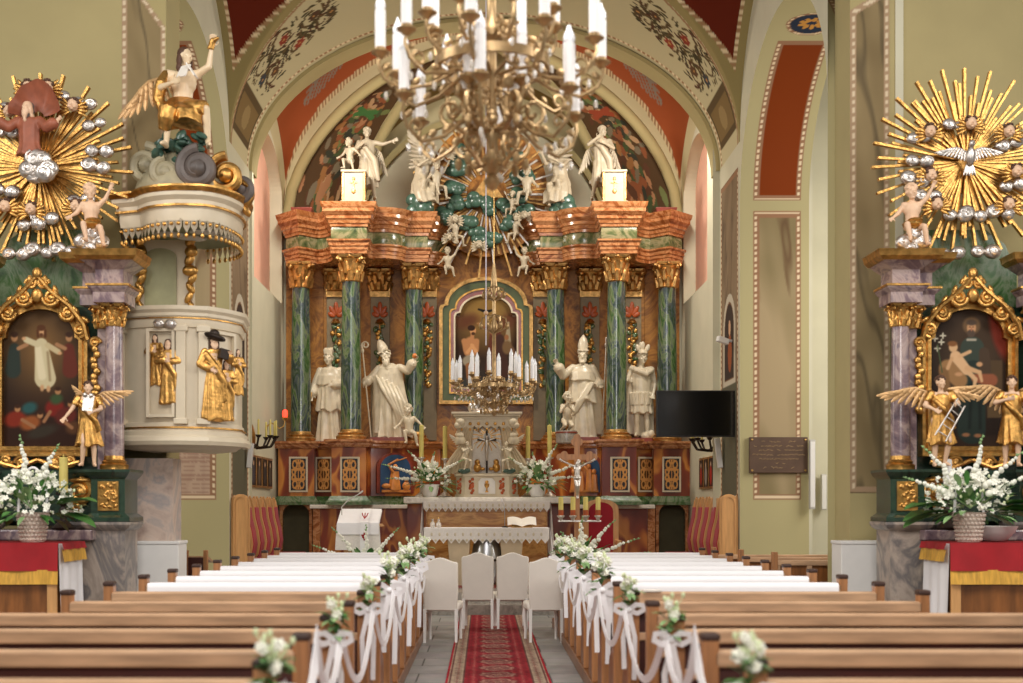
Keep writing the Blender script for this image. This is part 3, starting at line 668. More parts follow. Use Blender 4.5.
pt_(sk, E_(-.5,1.3,.24,.34), .05); pt_(sk, K_(-.7,1.5,-.62,1.12,.09,.07), .04); pt_(sk, K_(-.3,1.5,-.3,1.2,.085,.065), .04); pt_((200,146,98), K_(-.6,1.14,-.42,1.36,.055,.045), .03); pt_((200,146,98), K_(-.32,1.18,-.46,1.38,.055,.045), .03)
pt_(sk, K_(-.45,1.6,-.43,1.74,.06), .03); pt_((190,136,90), E_(-.42,1.84,.1,.13), .02); pt_((48,28,18), E_(-.47,1.92,.12,.09), .02); pt_((70,44,26), E_(-.41,1.74,.06,.05), .02)
pt_((146,134,114), E_(-.48,.86,.28,.2), .05); pt_(dk, K_(-.56,.7,-.56,.2,.1,.06), .04); pt_(dk, K_(-.4,.7,-.36,.2,.1,.06), .04)
pt_((150,136,110), K_(.7,1.5,.72,2.1,.1,.03), .04); pt_(dk, E_(.66,1.62,.07,.09), .03); pt_((110,84,56), E_(.68,1.3,.16,.22), .06); pt_((120,90,70), E_(.85,1.1,.1,.2), .06)
pt_((28,24,22), K_(-.24,2.52,0,2.44,.03,.05), .015); pt_((28,24,22), K_(.24,2.5,0,2.44,.03,.05), .015); pt_((28,24,22), K_(0,2.46,.05,2.36,.04,.03), .015); pt_((58,62,62), d_box(X_,Y_,-1,1,0,.3), .1, .6)
o_ = outline(0,.62,0,1.41,1.82)
painted('canvas', U, V, (U+.04, U*0+25.86, V+3.95), C, M['picture'], pic, world=True, mask=(V < 1.41) | (V < 1.49+.33*np.sqrt(np.clip(1-(U/.52)**2, 0, 1))) & (np.abs(U) < .52))
# ---- glory above the painting
GC = Vector((.06,25.5,7.72))
glory = thing('glory', 'gilt glory of rays green clouds and cherubs above the high altar painting', 'sculpture', GC)
G_ = dict(parent=glory)
B().lathe([(1.18,0),(1.18,.05)], 48, (0,.1,.1), Matrix.Rotation(PI/2, 3, 'X'), sy=1.12).build('backing', M['bmarble'], smooth=30, **G_)
rn = random.Random(3)
for k in range(64):
    a = 2*PI*k/64; L = rn.uniform(1.25,1.72) if k % 2 else rn.uniform(.95,1.3); r0 = .4
    b = B().box((0,0,(r0+L)/2), (.026,.03,L-r0), taper=1.5).xf(Matrix.Translation((0,rn.uniform(-.02,.06),0)) @ Matrix.Rotation(a, 4, 'Y') )
    b.build('ray', M['silver'] if k % 3 == 1 else M['oldgold'], smooth=0, **G_)
t = [(-.32,-.1),(.32,-.1),(0,.34)]; b = B(); b.prism([(x, z+.0) for x, z in t], -.14, -.06).build('triangle', M['oldgold'], smooth=0, **G_)
def cloud(c, r, seed=0, n=7, flat=.6):
    rn = random.Random(seed); b = B()
    for k in range(n):
        a = rn.uniform(0, 6.28); q = r*rn.uniform(0,.7); s = r*rn.uniform(.38,.62)
        b.ell(Vector(c)+Vector((q*math.cos(a), rn.uniform(-.25,.1)*r, q*math.sin(a)*.8)), (s, s*flat, s*.85), n=12)
    return b
def cloud_curl(c, r, seed=0, n=3):                 # spiral puffs carved in relief
    rn = random.Random(seed); b = B(); c = Vector(c)
    for k in range(n):
        a = 2*PI*k/n+rn.uniform(-.4,.4); p = c+Vector((r*.5*math.cos(a), rn.uniform(-.1,.05)*r, r*.42*math.sin(a))); q = r*rn.uniform(.48,.6)
        b.ell(p, (q,q*.55,q*.85), (0,rn.uniform(-.4,.4),0), 16, 10)
        b.tube([p+Vector((q*.75*(1-t/12)*math.cos(t*.75+a), -q*.48, q*.62*(1-t/12)*math.sin(t*.75+a))) for t in range(11)], [q*.13]*11, 6)
    return b
pts = [(-.5,.75),(-.62,.42),(-.66,.12),(-.6,-.2),(-.85,-.45),(-.4,-.55),(-.18,-.85),(.15,-.9),(.4,-.62),(.72,-.35),(.62,-.02),(.66,.3),(.5,.7),(0,-.25),(-.25,-.2),(.3,-.22),(-1.15,-.6),(1.2,-.6)]
for k, (x, z) in enumerate(pts): cloud((x,-.12,z), .24, k, 6).build('green_cloud', M['cloud'], **G_)
def cherub_parts(par, c, s, white, wing, hair=None, loc=True):    # winged child head
    c = Vector(c); h = B().ell(c, (.5*s,.48*s,.56*s)).ell(c+Vector((-.22*s,-.32*s,-.2*s)), (.2*s,.18*s,.18*s)).ell(c+Vector((.22*s,-.32*s,-.2*s)), (.2*s,.18*s,.18*s)).ell(c+Vector((0,-.48*s,-.06*s)), (.08*s,.1*s,.1*s)).ell(c+Vector((0,-.36*s,-.38*s)), (.16*s,.14*s,.12*s)).ell(c+Vector((0,-.44*s,-.25*s)), (.13*s,.06*s,.04*s))
    f = h.build('cherub', white, par)
    b = B(); rn = random.Random(int(abs(c.x*100)+abs(c.z*57)))
    for k in range(26):
        a = rn.uniform(.15,2.99); e = rn.uniform(-.65,1.2); b.ell(c+Vector((.52*s*math.cos(a)*math.cos(e), .5*s*math.sin(e)+.02*s, .54*s*math.sin(a)*(.75+.25*math.cos(e))+.04*s)), (.17*s,.17*s,.15*s), n=8, m=6)
    b.build('hair', hair or white, f)
    for sg in (-1, 1):
        b = B()
        for k in range(5):
            a = -.5+k*.33; d = Vector((sg*math.cos(a), 0, math.sin(a))); b.ell(c+d*(.85*s)+Vector((0,.05*s-.03*k*s,-.35*s)), (.5*s,.09*s,.16*s), (0,-a*sg if sg > 0 else a,0), 10, 6)
        b.build('wing', wing, f)
    return f
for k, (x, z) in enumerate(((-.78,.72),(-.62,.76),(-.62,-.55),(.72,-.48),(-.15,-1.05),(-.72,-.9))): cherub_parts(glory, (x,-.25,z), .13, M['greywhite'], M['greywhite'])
JD = dict(pelvis=(0,0,.95), chest=(0,.0,1.28), neck=(0,0,1.47), head=(0,-.03,1.63),
  sl=(-.19,0,1.41), el=(-.27,.02,1.13), wl=(-.25,-.1,.89), sr=(.19,0,1.41), er=(.27,.02,1.13), wr=(.25,-.1,.89),
  hl=(-.1,0,.92), kl=(-.11,-.03,.5), al=(-.11,.02,.09), hr=(.1,0,.92), kr=(.11,-.05,.5), ar=(.12,-.02,.09))
def head_b(b, c, look=(0,0,0), s=1.0, beard=0, hair='short'):
    h = B()
    h.ell((0,.012,.022), (.08,.098,.098)).ell((0,-.028,-.03), (.062,.068,.088)).ell((0,-.07,-.095), (.028,.026,.022))
    h.cap((0,-.092,.012), (0,-.118,-.03), .010, .016).ell((-.03,-.083,.028), (.026,.016,.01)).ell((.03,-.083,.028), (.026,.016,.01))
    h.ell((-.03,-.082,.004), (.015,.012,.009)).ell((.03,-.082,.004), (.015,.012,.009)).ell((0,-.092,-.058), (.024,.014,.010))
    h.ell((-.082,.0,-.008), (.012,.024,.03)).ell((.082,.0,-.008), (.012,.024,.03)).ell((-.042,-.06,-.028), (.026,.03,.03)).ell((.042,-.06,-.028), (.026,.03,.03))
    if beard: h.ell((0,-.08,-.12), (.06,.05,.07*beard)).ell((0,-.085,-.17*beard), (.035,.03,.05*beard)).ell((-.05,-.05,-.075), (.03,.04,.05)).ell((.05,-.05,-.075), (.03,.04,.05))
    if hair: hair_b(h, hair)
    return b.merge(h.xf(Matrix.Translation(c) @ Euler(look).to_matrix().to_4x4() @ Matrix.Scale(s, 4)))
def hair_b(h, kind):
    rn = random.Random(2)
    if kind == 'short' or kind == 'curly':
        for k in range(34):
            a = rn.uniform(0,6.28); e = rn.uniform(.05,1.5); y = math.sin(a)*math.cos(e)
            if y < -.55 and e < .75: continue
            h.ell((.083*math.cos(a)*math.cos(e), .012+.1*y, .03+.1*math.sin(e)), (.03,.03,.026), n=8, m=5)
    else:
        h.ell((0,.03,.045), (.092,.1,.09)).ell((0,.075,-.04), (.085,.06,.12)).ell((-.085,.02,-.06), (.025,.05,.1)).ell((.085,.02,-.06), (.025,.05,.1)).ell((-.08,.03,-.15), (.035,.05,.06)).ell((.08,.03,-.15), (.035,.05,.06))
def hand_b(b, w, d, side, s=1.0, curl=.5, palm=None):       # palm, four fingers and a thumb leaving its side
    w, d = Vector(w), Vector(d).normalized(); n = Vector(palm or (0,-1,0)); n = (n-d*n.dot(d)).normalized(); u = d.cross(n)*side
    R3 = Matrix((u, n, d)).transposed()
    b.merge(B().ell((0,0,0), (.042*s,.018*s,.052*s)).xf(Matrix.Translation(w+d*.05*s) @ R3.to_4x4()))
    for k, L in enumerate((.072,.082,.076,.06)):
        o = w+d*.09*s+u*(.032-.0215*k)*s; t1 = (d+u*(.16-.11*k)+n*curl*.45).normalized(); t2 = (t1+n*curl*.9).normalized()
        m = o+t1*L*.55*s; b.cap(o, m, .0105*s, .0098*s, 7).cap(m, m+t2*L*.5*s, .0098*s, .0085*s, 7)
    o = w+d*.03*s+u*.036*s; m = o+(u*.8+d*.5+n*.3).normalized()*.045*s; b.cap(o, m, .013*s, .011*s, 7).cap(m, m+(d*.9+u*.2+n*.5).normalized()*.035*s, .011*s, .009*s, 7)
def body_b(b, J=None, th=1.0, hs=1.0, legs=True, hands=True, curl=.5, look=(0,0,0), beard=0, hair='short', head=True, palml=None, palmr=None):
    j = {k: Vector(v) for k, v in {**JD, **(J or {})}.items()}
    up = (j['chest']-j['pelvis']).normalized()
    b.ell(j['pelvis'], (.155*th,.12*th,.13)).cap(j['pelvis'], j['chest'], .125*th, .135*th).ell(j['chest']+up*.02, (.175*th,.125*th,.17)).cap(j['chest']+up*.1, j['neck'], .09*th, .052*th).cap(j['neck'], j['head']-Vector((0,0,.02)), .05*th, .046*th)
    for s, n in ((-1,'l'),(1,'r')):
        S, E, W = j['s'+n], j['e'+n], j['w'+n]
        b.cap(j['chest']+up*.09, S, .075*th, .066*th).cap(S, E, .058*th, .045*th).cap(E, W, .045*th, .028*th)
        if hands: hand_b(b, W, W-E, s, 1.05*(1 if hs < 1.2 else .95), curl, palml if s < 0 else palmr)
        if legs:
            H, K, A = j['h'+n], j['k'+n], j['a'+n]
            b.cap(H, K, .085*th, .058*th).cap(K, K+(A-K)*.35, .056*th, .058*th).cap(K+(A-K)*.35, A, .056*th, .036*th)
            f = j.get('t'+n, A+Vector((s*.04,-.17,-.05))); b.cap(A+Vector((0,.02,-.035)), A+(f-A)*.6, .036, .034).cap(A+(f-A)*.5, f, .036, .024)
    if head: head_b(b, j['head'], look, hs, beard, hair)
    return b
def robe_long(b, hem=.02, r=1.0, fold=.12, k=9, seed=0, sx=0, top=True, belt=.95):
    return b.robe([(hem,sx,0,.27*r,.2*r,fold),(hem+.12,sx,0,.26*r,.19*r,fold),(.5,sx*.8,-.01,.225*r,.17*r,fold*.9),(.78,sx*.4,-.01,.2*r,.155*r,fold*.7),(belt,0,0,.172*r,.132*r,fold*.4),(1.1,0,0,.178*r,.135*r,fold*.35),(1.28,0,0,.195*r,.135*r,.03),(1.41,0,0,.2*r,.105*r,.02),(1.48,0,0,.1,.075,0)], seed=seed, k=k)
def sleeve(b, J, n, w=.09, fold=.1):
    j = {**JD, **J}; E, W, S = Vector(j['e'+n]), Vector(j['w'+n]), Vector(j['s'+n]); d = (W-E)
    b.cap(S, E, .07, .08).cap(E, E+d*.8, .075, w)
    return b
def wing(sg, L=.8, lift=.5, fold=0.0, n=10):
    b = B(); A = [Vector((0,0,0)), Vector((.22*L,.08*L,.2*L)), Vector((.5*L,.12*L,.3*L)), Vector((.8*L,.12*L,.26*L)), Vector((.95*L,.1*L,.18*L))]
    def arm(t):
        f = t*(len(A)-1); i = min(int(f), len(A)-2); return A[i].lerp(A[i+1], f-i)
    b.tube([arm(t/12) for t in range(13)], [.06*L*(1-.5*t/12) for t in range(13)], 8)
    for row, (ln, wd, y) in enumerate(((.62,.06,0),(.36,.058,-.025),(.2,.055,-.045))):
        for k in range(n):
            t = .06+.92*k/(n-1); p = arm(t); a = -1.45+1.25*t**1.3; d = Vector((math.cos(a), 0, math.sin(a))); l = ln*L*(.75+.35*t)
            b.ell(p+d*l*.48+Vector((0,y*L+.012*L*(k%2),0)), (wd*L,.016*L,l*.52), (0, PI/2-a, 0), 8, 7)
    M_ = Matrix.Rotation(-lift, 4, 'Y')
    b.xf(M_)
    if sg < 0: b.V = [(-x,y,z) for x,y,z in b.V]; b.F = [f[::-1] for f in b.F]
    return b
def crosier(b, p0, p1, r=.013, cr=.07, sg=1):
    p0, p1 = Vector(p0), Vector(p1); d = (p1-p0).normalized(); b.cap(p0, p1, r, r, 8); b.ell(p1, (.028,.028,.05))
    pts = []
    for t in range(22):
        a = PI-t*.36; q = cr*(1-t/34); pts.append(p1+d*(.04+cr)+Vector((sg*(cr+q*math.cos(a)) if False else sg*(q*math.cos(a)+cr*.9), 0, q*math.sin(a))))
    b.tube([p1+d*.03]+pts, [.016]*(len(pts)+1), 7)
    return b
def mitre(c, look=(0,0,0), h=.3):
    b = B(); vs = []; n = 20
    for z, w, y in ((0,.088,.1),(h*.35,.105,.1),(h*.7,.08,.062),(h*.9,.035,.035),(h,.006,.02)):
        vs += [(w*math.cos(2*PI*k/n), y*math.sin(2*PI*k/n)*1.0, z) for k in range(n)]
    b.add(vs, [(i*n+k, i*n+(k+1)%n, i*n+n+(k+1)%n, i*n+n+k) for i in range(4) for k in range(n)]+[tuple(range(n))[::-1], tuple(range(4*n,5*n))])
    b.box((0,-.1,h*.3), (.018,.012,h*.5)).box((0,0,.015), (.2,.22,.03))
    return b.xf(Matrix.Translation(c) @ Euler(look).to_matrix().to_4x4() @ Matrix.Translation((0,.01,.075)))
def statue(name, label, cat, loc, b, m, voxel=.011, scale=1, group=None, rz=0, sm=1, part='figure'):
    t = thing(name, label, cat, (0,0,0), group)
    b.build(part, m, t, voxel=voxel, sm=sm, smooth=180)
    t.location = loc; t.scale = scale if isinstance(scale, tuple) else (scale,)*3; t.rotation_euler = (0,0,rz); return t
W_ = M['white']
# priest with a biretta
J = dict(el=(-.29,.0,1.12), wl=(-.33,-.12,.93), er=(.25,-.02,1.14), wr=(.1,-.17,1.12), head=(-.02,-.04,1.63))
b = body_b(B(), J, look=(0,0,-.15)); robe_long(b, seed=1, fold=.15, r=.95)
b.robe([(.62,0,-.01,.27,.2,.15),(.85,0,0,.24,.18,.12),(1.1,0,0,.22,.16,.05),(1.3,0,0,.21,.15,.03),(1.44,0,0,.17,.12,.0)], seed=4, k=12)
b.robe([(1.12,0,0,.26,.19,.05),(1.3,0,0,.235,.16,.03),(1.47,0,0,.1,.09,0)], seed=7, k=8); sleeve(b, J, 'l', .1); sleeve(b, J, 'r', .1)
t = statue('saint_statue', 'white statue of a priest in a square cap holding a gilt book by his hip', 'statue', (-3.02,25.45,2.84), b, W_)
B().box((0,0,0), (.16,.16,.1), taper=1.15).box((0,0,.06), (.015,.17,.06)).box((0,0,.06), (.17,.015,.06)).mv((-.02,-.03,1.765)).build('biretta', W_, t, bevel=.01)
B().box((-.37,-.14,.86), (.05,.16,.22), rz=.2, ry=.15).build('book', M['oldgold'], t, bevel=.008)
B().bx(-.24,.24,-.2,.2,-.02,.02).mv((0,0,.0)).build('plinth', M['redbase'], t, smooth=0)
# bishop raising an orange fruit
J = dict(pelvis=(.03,0,.95), chest=(.0,0,1.27), neck=(-.03,0,1.46), head=(-.06,-.04,1.61), sr=(.2,-.02,1.42), er=(.36,-.1,1.34), wr=(.46,-.14,1.5), sl=(-.2,0,1.4), el=(-.36,.0,1.2), wl=(-.44,-.14,1.12))
b = body_b(B(), J, look=(.15,-.25,-.5), beard=1.2, palml=(1,0,0), curl=.9); robe_long(b, seed=11, fold=.22, r=1.08, sx=.02)
b.robe([(.1,.06,.05,.38,.2,.22),(.5,.04,.04,.35,.2,.2),(.9,.0,.03,.31,.18,.14),(1.2,-.03,.02,.3,.17,.06),(1.4,0,.02,.24,.14,.03),(1.5,-.02,.01,.1,.08,0)], seed=13, k=8, twist=1.6)
for k in range(5): b.tube([(-.25+.1*k,-.16,1.25-.05*k),(-.1+.1*k,-.22,.95-.06*k),(.12+.06*k,-.2,.6-.06*k),(.2+.05*k,-.16,.25)], [.03,.04,.04,.02], 7)
sleeve(b, J, 'r', .1); sleeve(b, J, 'l', .1)
t = statue('saint_statue', 'white statue of a bishop leaning back and raising an orange fruit', 'statue', (-1.83,25.12,2.86), b, W_)
mitre((-.07,-.03,1.63), (-.1,-.45,-.3)).build('mitre', W_, t, smooth=50)
crosier(B(), (-.33,-.2,.0), (-.5,-.16,1.72), sg=1).build('crosier', W_, t); B().ell((.5,-.17,1.62), (.05,.05,.05)).build('fruit', M['orange'], t)
B().bx(-.36,.36,-.22,.22,-.02,.06).build('plinth', M['redbase'], t, smooth=0)
# blessing bishop
J = dict(el=(-.38,-.08,1.24), wl=(-.48,-.16,1.42), er=(.3,0,1.15), wr=(.33,-.14,1.06), head=(.0,-.04,1.63))
b = body_b(B(), J, look=(.1,0,-.1), beard=.5, curl=.7); robe_long(b, seed=21, fold=.2, r=1.0)
b.robe([(.75,0,-.02,.28,.2,.2),(.95,0,0,.25,.18,.15),(1.2,0,0,.23,.16,.05),(1.42,0,0,.18,.12,0)], seed=24, k=7)
b.robe([(.1,.1,.09,.32,.14,.12),(.6,.08,.08,.33,.15,.1),(1.1,.04,.05,.3,.15,.05),(1.4,0,.03,.22,.12,0)], seed=26, k=7); b.robe([(1.15,0,-.01,.27,.19,.04),(1.32,0,0,.23,.16,.02),(1.48,0,0,.1,.09,0)], seed=27)
for k in range(4): b.tube([(.2-.02*k,-.17,1.1),(.05-.05*k,-.2,.85-.04*k),(-.12-.04*k,-.19,.55-.04*k)], [.03,.035,.02], 7)
sleeve(b, J, 'l', .11); sleeve(b, J, 'r', .11)
t = statue('saint_statue', 'white statue of a bishop in a tall mitre with one hand lifted in blessing', 'statue', (1.9,25.08,2.86), b, W_)
mitre((0,-.03,1.64), (-.05,.05,0), .33).build('mitre', W_, t, smooth=50)
crosier(B(), (.36,-.16,0), (.44,-.16,1.82), sg=1).build('crosier', M['silver'], t)
B().bx(-.26,.3,-.22,.22,-.02,.06).build('plinth', M['redbase'], t, smooth=0)
# Roman soldier
J = dict(el=(-.29,.0,1.14), wl=(-.27,-.17,1.16), er=(.27,.05,1.13), wr=(.22,-.08,.93), kl=(-.1,-.08,.52), al=(-.1,-.04,.16), kr=(.1,-.02,.5), head=(.02,-.04,1.63))
b = body_b(B(), J, look=(0,0,.2), curl=.9, palml=(1,0,0)); b.robe([(.55,0,0,.24,.18,.1),(.8,0,0,.2,.16,.07),(.98,0,0,.175,.135,.02),(1.2,0,0,.19,.14,0),(1.42,0,0,.17,.11,0)], k=16, seed=31)
for k in range(12):
    a = 2*PI*k/12; b.box((.2*math.cos(a),.16*math.sin(a),.83), (.07,.05,.24), rz=a+PI/2)
b.robe([(.12,-.05,.14,.3,.08,.12),(.7,-.04,.13,.29,.09,.1),(1.2,-.02,.09,.25,.1,.04),(1.43,0,.05,.2,.1,0)], seed=33, k=6)
b.tube([(-.2,.0,1.44),(-.1,-.14,1.38),(.08,-.15,1.3),(.2,-.06,1.4)], [.06,.06,.06,.06], 8); b.ell((.12,-.1,.1), (.15,.13,.1)).ell((.16,-.2,.14), (.07,.06,.08)); b.cap((-.1,-.04,.3), (-.1,-.03,.12), .06, .055)
t = statue('saint_statue', 'white statue of a soldier in a plumed helmet with a long spear', 'statue', (3.08,25.42,2.86), b, W_)
h = B().ell((0,.01,.05), (.095,.115,.1)).ell((0,-.03,.06), (.1,.1,.03)).box((0,-.09,.06), (.12,.03,.05))
for dx, zz in ((-.09,.16),(0,.21),(.09,.16),(-.03,.2)): h.ell((dx,.0,zz), (.045,.035,.085), (0,dx*4,0))
h.mv((.02,-.04,1.66)).build('plumed_helmet', W_, t); B().cap((-.3,-.2,.0), (-.36,-.2,2.2), .013).ell((-.362,-.2,2.26), (.025,.01,.09)).build('spear', W_, t)
B().bx(-.24,.24,-.22,.2,-.02,.06).build('plinth', M['redbase'], t, smooth=0)
# tub with kneeling child beside the blessing bishop
t = thing('tub', 'small stone tub with a red band at the blessing bishop\'s feet', 'tub', at(566.5,444,24.72)); x = WO[t.name]
B().lathe([(.17,0),(.2,.02),(.21,.22),(.2,.25)], 24).build('vessel', M['stone'], t); B().lathe([(.2,.19),(.214,.2),(.214,.225),(.2,.23)], 24).build('band', M['redbase'], t)
JC = dict(pelvis=(0,0,.3), chest=(.02,-.03,.58), neck=(.02,-.04,.74), head=(.03,-.08,.92), sl=(-.13,-.03,.69), el=(-.2,-.15,.52), wl=(-.1,-.25,.66), sr=(.16,-.03,.69), er=(.17,-.17,.52), wr=(.02,-.27,.64), hl=(-.08,0,.28), kl=(-.1,-.26,.14), al=(-.1,.12,.06), tl=(-.1,.24,.04), hr=(.09,0,.28), kr=(.1,-.26,.14), ar=(.1,.12,.06), tr=(.1,.24,.04))
t2 = statue('child_statue', 'white statue of a child praying in the stone tub', 'statue', (x.x,x.y,x.z+.25), body_b(B(), JC, hs=1.25, th=.95, hair='curly', look=(-.2,0,.9)), W_, .012, .68, rz=.2)
# putto sitting on the ledge
JS = dict(pelvis=(0,0,.42), chest=(0,-.02,.72), neck=(0,-.03,.88), head=(-.02,-.06,1.07), sl=(-.15,-.02,.83), el=(-.27,-.02,.66), wl=(-.36,-.1,.58), sr=(.15,-.02,.83), er=(.28,0,.72), wr=(.4,-.06,.6), hl=(-.09,0,.4), kl=(-.12,-.3,.4), al=(-.06,-.32,.1), hr=(.09,0,.4), kr=(.2,-.28,.34), ar=(.26,-.24,.02))
pb = body_b(B(), JS, hs=1.35, th=1.0, hair='curly', look=(0,.1,-.2))
statue('putto_statue', 'white putto perched on the ledge right of the leaning bishop', 'statue', at(409,444,24.8)-Vector((0,0,.02)), pb, W_, .013, .62)
# ---- standing angels with wings for the cornice and the glory
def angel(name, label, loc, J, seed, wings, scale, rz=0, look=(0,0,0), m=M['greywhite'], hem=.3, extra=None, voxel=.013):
    b = body_b(B(), J, look=look, hair='curly'); robe_long(b, hem=hem, seed=seed, fold=.16, r=.92)
    j = {**JD, **J}; b.tube([Vector(j['sl'])+Vector((0,-.05,0)), Vector(j['chest'])+Vector((.0,-.16,-.05)), Vector(j['hr'])+Vector((.08,-.12,.05)), Vector(j['kr'])+Vector((.14,-.02,-.05))], [.05,.06,.09,.05], 8)
    t = statue(name, label, 'statue', loc, b, m, voxel, scale, rz=rz)
    for sg, L, lift in wings:
        w = wing(sg, L, lift).mv(Vector(j['chest'])+Vector((sg*.05,.13,.08))); w.build('wing', m, t)
    return t
ped = thing('pedestal', 'white and gold pedestal beside the standing angel on the cornice\'s left half', 'pedestal', (wx(354.5,24.55),24.55,7.265))
def top_ped(t):
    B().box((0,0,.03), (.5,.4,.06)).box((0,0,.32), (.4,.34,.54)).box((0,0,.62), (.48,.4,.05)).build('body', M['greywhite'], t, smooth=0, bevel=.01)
    for s in (-1,1): B().box((s*.2,-.14,.32), (.05,.08,.56)).build('gilt_pilaster', M['oldgold'], t, smooth=0, bevel=.01)
    b = B(); b.box((0,-.175,.34), (.025,.02,.26)); b.box((0,-.175,.4), (.13,.02,.025)); b.ell((0,-.175,.24), (.04,.015,.05)).ell((0,-.175,.47), (.03,.015,.04)); b.build('gilt_ornament', M['oldgold'], t)
top_ped(ped)
p2 = dup(ped, (wx(613.5,24.55),24.55,7.265), 'white and gold pedestal beside the standing angel on the cornice\'s right half')
J = dict(er=(.38,-.05,1.36), wr=(.58,-.08,1.42), el=(-.27,-.1,1.2), wl=(-.15,-.22,1.28), kr=(.14,-.14,.52), ar=(.18,-.06,.12), kl=(-.1,.02,.5), al=(-.12,.08,.1), pelvis=(-.03,0,.95))
angel('angel_statue', 'white angel on the left half of the cornice with one arm held out', at(367,203,24.95), J, 41, ((1,.5,-1.05),), .82, look=(0,.15,.5), hem=.38)
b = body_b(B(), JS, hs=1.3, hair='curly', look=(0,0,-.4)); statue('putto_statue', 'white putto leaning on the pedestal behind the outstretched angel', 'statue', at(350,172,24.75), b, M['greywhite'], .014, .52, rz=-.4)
J = dict(el=(-.3,-.14,1.3), wl=(-.12,-.22,1.42), er=(.27,-.12,1.22), wr=(.08,-.22,1.3), kl=(-.13,-.14,.52), al=(-.2,-.02,.12), pelvis=(.04,0,.95), head=(.03,-.04,1.62))
angel('angel_statue', 'white angel on the right half of the cornice with crossed hands', at(601,203,24.95), J, 43, ((-1,.5,-1.0),(1,.5,-1.0)), .84, look=(0,-.15,.5), hem=.42)
JA = dict(pelvis=(0,0,.55), chest=(.08,-.02,.9), neck=(.12,-.03,1.08), head=(.15,-.06,1.25), sl=(-.1,-.02,1.03), el=(-.02,-.24,.9), wl=(.22,-.28,1.04), sr=(.28,-.02,1.02), er=(.4,-.18,.95), wr=(.5,-.3,1.16), hl=(-.08,0,.55), kl=(.12,-.35,.5), al=(.02,-.25,.06), hr=(.1,0,.52), kr=(.34,-.3,.42), ar=(.3,-.15,-.02))
def adoring(label, px, py, sg):
    J = {k: (v[0]*sg, v[1], v[2]) for k, v in JA.items()}
    if sg < 0:
        J2 = {}
        for k, v in J.items(): J2[{'l':'r','r':'l'}[k[1]].join([k[0], '']) if len(k) == 2 else k] = v
        J = J2
    b = body_b(B(), J, look=(-.1,.1*sg,.7*sg), hair='curly')
    b.robe([(.02,.16*sg,-.16,.28,.2,.16),(.25,.12*sg,-.12,.3,.24,.14),(.5,.06*sg,-.05,.25,.2,.1),(.7,.03*sg,0,.17,.14,.06),(.95,.08*sg,0,.18,.13,.02)], seed=50+sg, k=8, twist=2)
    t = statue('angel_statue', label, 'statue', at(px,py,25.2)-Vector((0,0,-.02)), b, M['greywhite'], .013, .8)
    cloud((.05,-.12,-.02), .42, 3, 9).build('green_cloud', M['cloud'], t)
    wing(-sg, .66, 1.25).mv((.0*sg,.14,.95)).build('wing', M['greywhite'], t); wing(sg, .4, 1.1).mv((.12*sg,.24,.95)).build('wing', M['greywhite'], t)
    return t
adoring('white kneeling angel praying at the left edge of the glory', 420, 206, 1)
adoring('white kneeling angel praying at the right edge of the glory', 562, 206, -1)
lp = body_b(B(), {**JS, 'er':(.3,0,.95), 'wr':(.38,-.05,1.15)}, hs=1.35, hair='curly'); tp = None
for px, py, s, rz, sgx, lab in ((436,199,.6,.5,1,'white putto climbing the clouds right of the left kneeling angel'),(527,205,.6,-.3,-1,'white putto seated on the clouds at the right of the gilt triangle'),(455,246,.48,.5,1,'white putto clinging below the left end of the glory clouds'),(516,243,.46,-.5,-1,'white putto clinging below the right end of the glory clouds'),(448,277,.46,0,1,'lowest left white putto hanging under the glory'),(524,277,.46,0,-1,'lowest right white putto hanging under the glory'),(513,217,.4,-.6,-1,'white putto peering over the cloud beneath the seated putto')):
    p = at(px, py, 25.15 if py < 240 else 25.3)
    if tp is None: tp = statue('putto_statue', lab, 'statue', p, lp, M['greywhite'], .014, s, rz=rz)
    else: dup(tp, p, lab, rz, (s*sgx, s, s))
def lace_cloth(name, label, x0, x1, y0, y1, z, front, side, m=None, n=18):
    t = thing(name, label, 'altar cloth', ((x0+x1)/2, (y0+y1)/2, z)); q = dict(parent=t, world=True)
    B().bx(x0,x1,y0-.012,y1,z,z+.012).build('top', M['cloth'], smooth=0, **q)
    pts = []; w = (x1-x0)/n
    for k in range(n):
        a = x0+k*w; pts += [(a, z-front), (a+w*.25, z-front-.035), (a+w*.5, z-front-.075), (a+w*.75, z-front-.035)]
    pts = [(x0, z+.01)]+pts+[(x1, z-front),(x1, z+.01)]
    B().prism(pts, y0-.022, y0-.012).build('lace_valance', M['lace'], smooth=0, **q)
    b = B()
    for k in range(n-1): b.ell((x0+(k+1)*w, y0-.024, z-front*.55), (.018,.004,.03), n=8, m=5); b.ell((x0+(k+.5)*w, y0-.024, z-front-.02), (.022,.004,.022), n=8, m=5)
    b.build('lace_embroidery', M['ivory'], kind='stuff', **q)
    for s, x in ((-1,x0),(1,x1)):
        b = B(); yy = [y0-.02+(y1-y0)*k/14 for k in range(15)]; vs = []
        for k, y in enumerate(yy): f = .018*math.sin(k*1.7); vs += [(x+s*.012,y,z+.012),(x+s*(.03+f),y,z-side*.5),(x+s*(.05+f*1.6),y,z-side-.03*(k%2))]
        b.add(vs, [(3*k+i,3*k+3+i,3*k+4+i,3*k+1+i) for k in range(14) for i in range(2)]).build('side_drop', M['cloth'], **q)
    return t
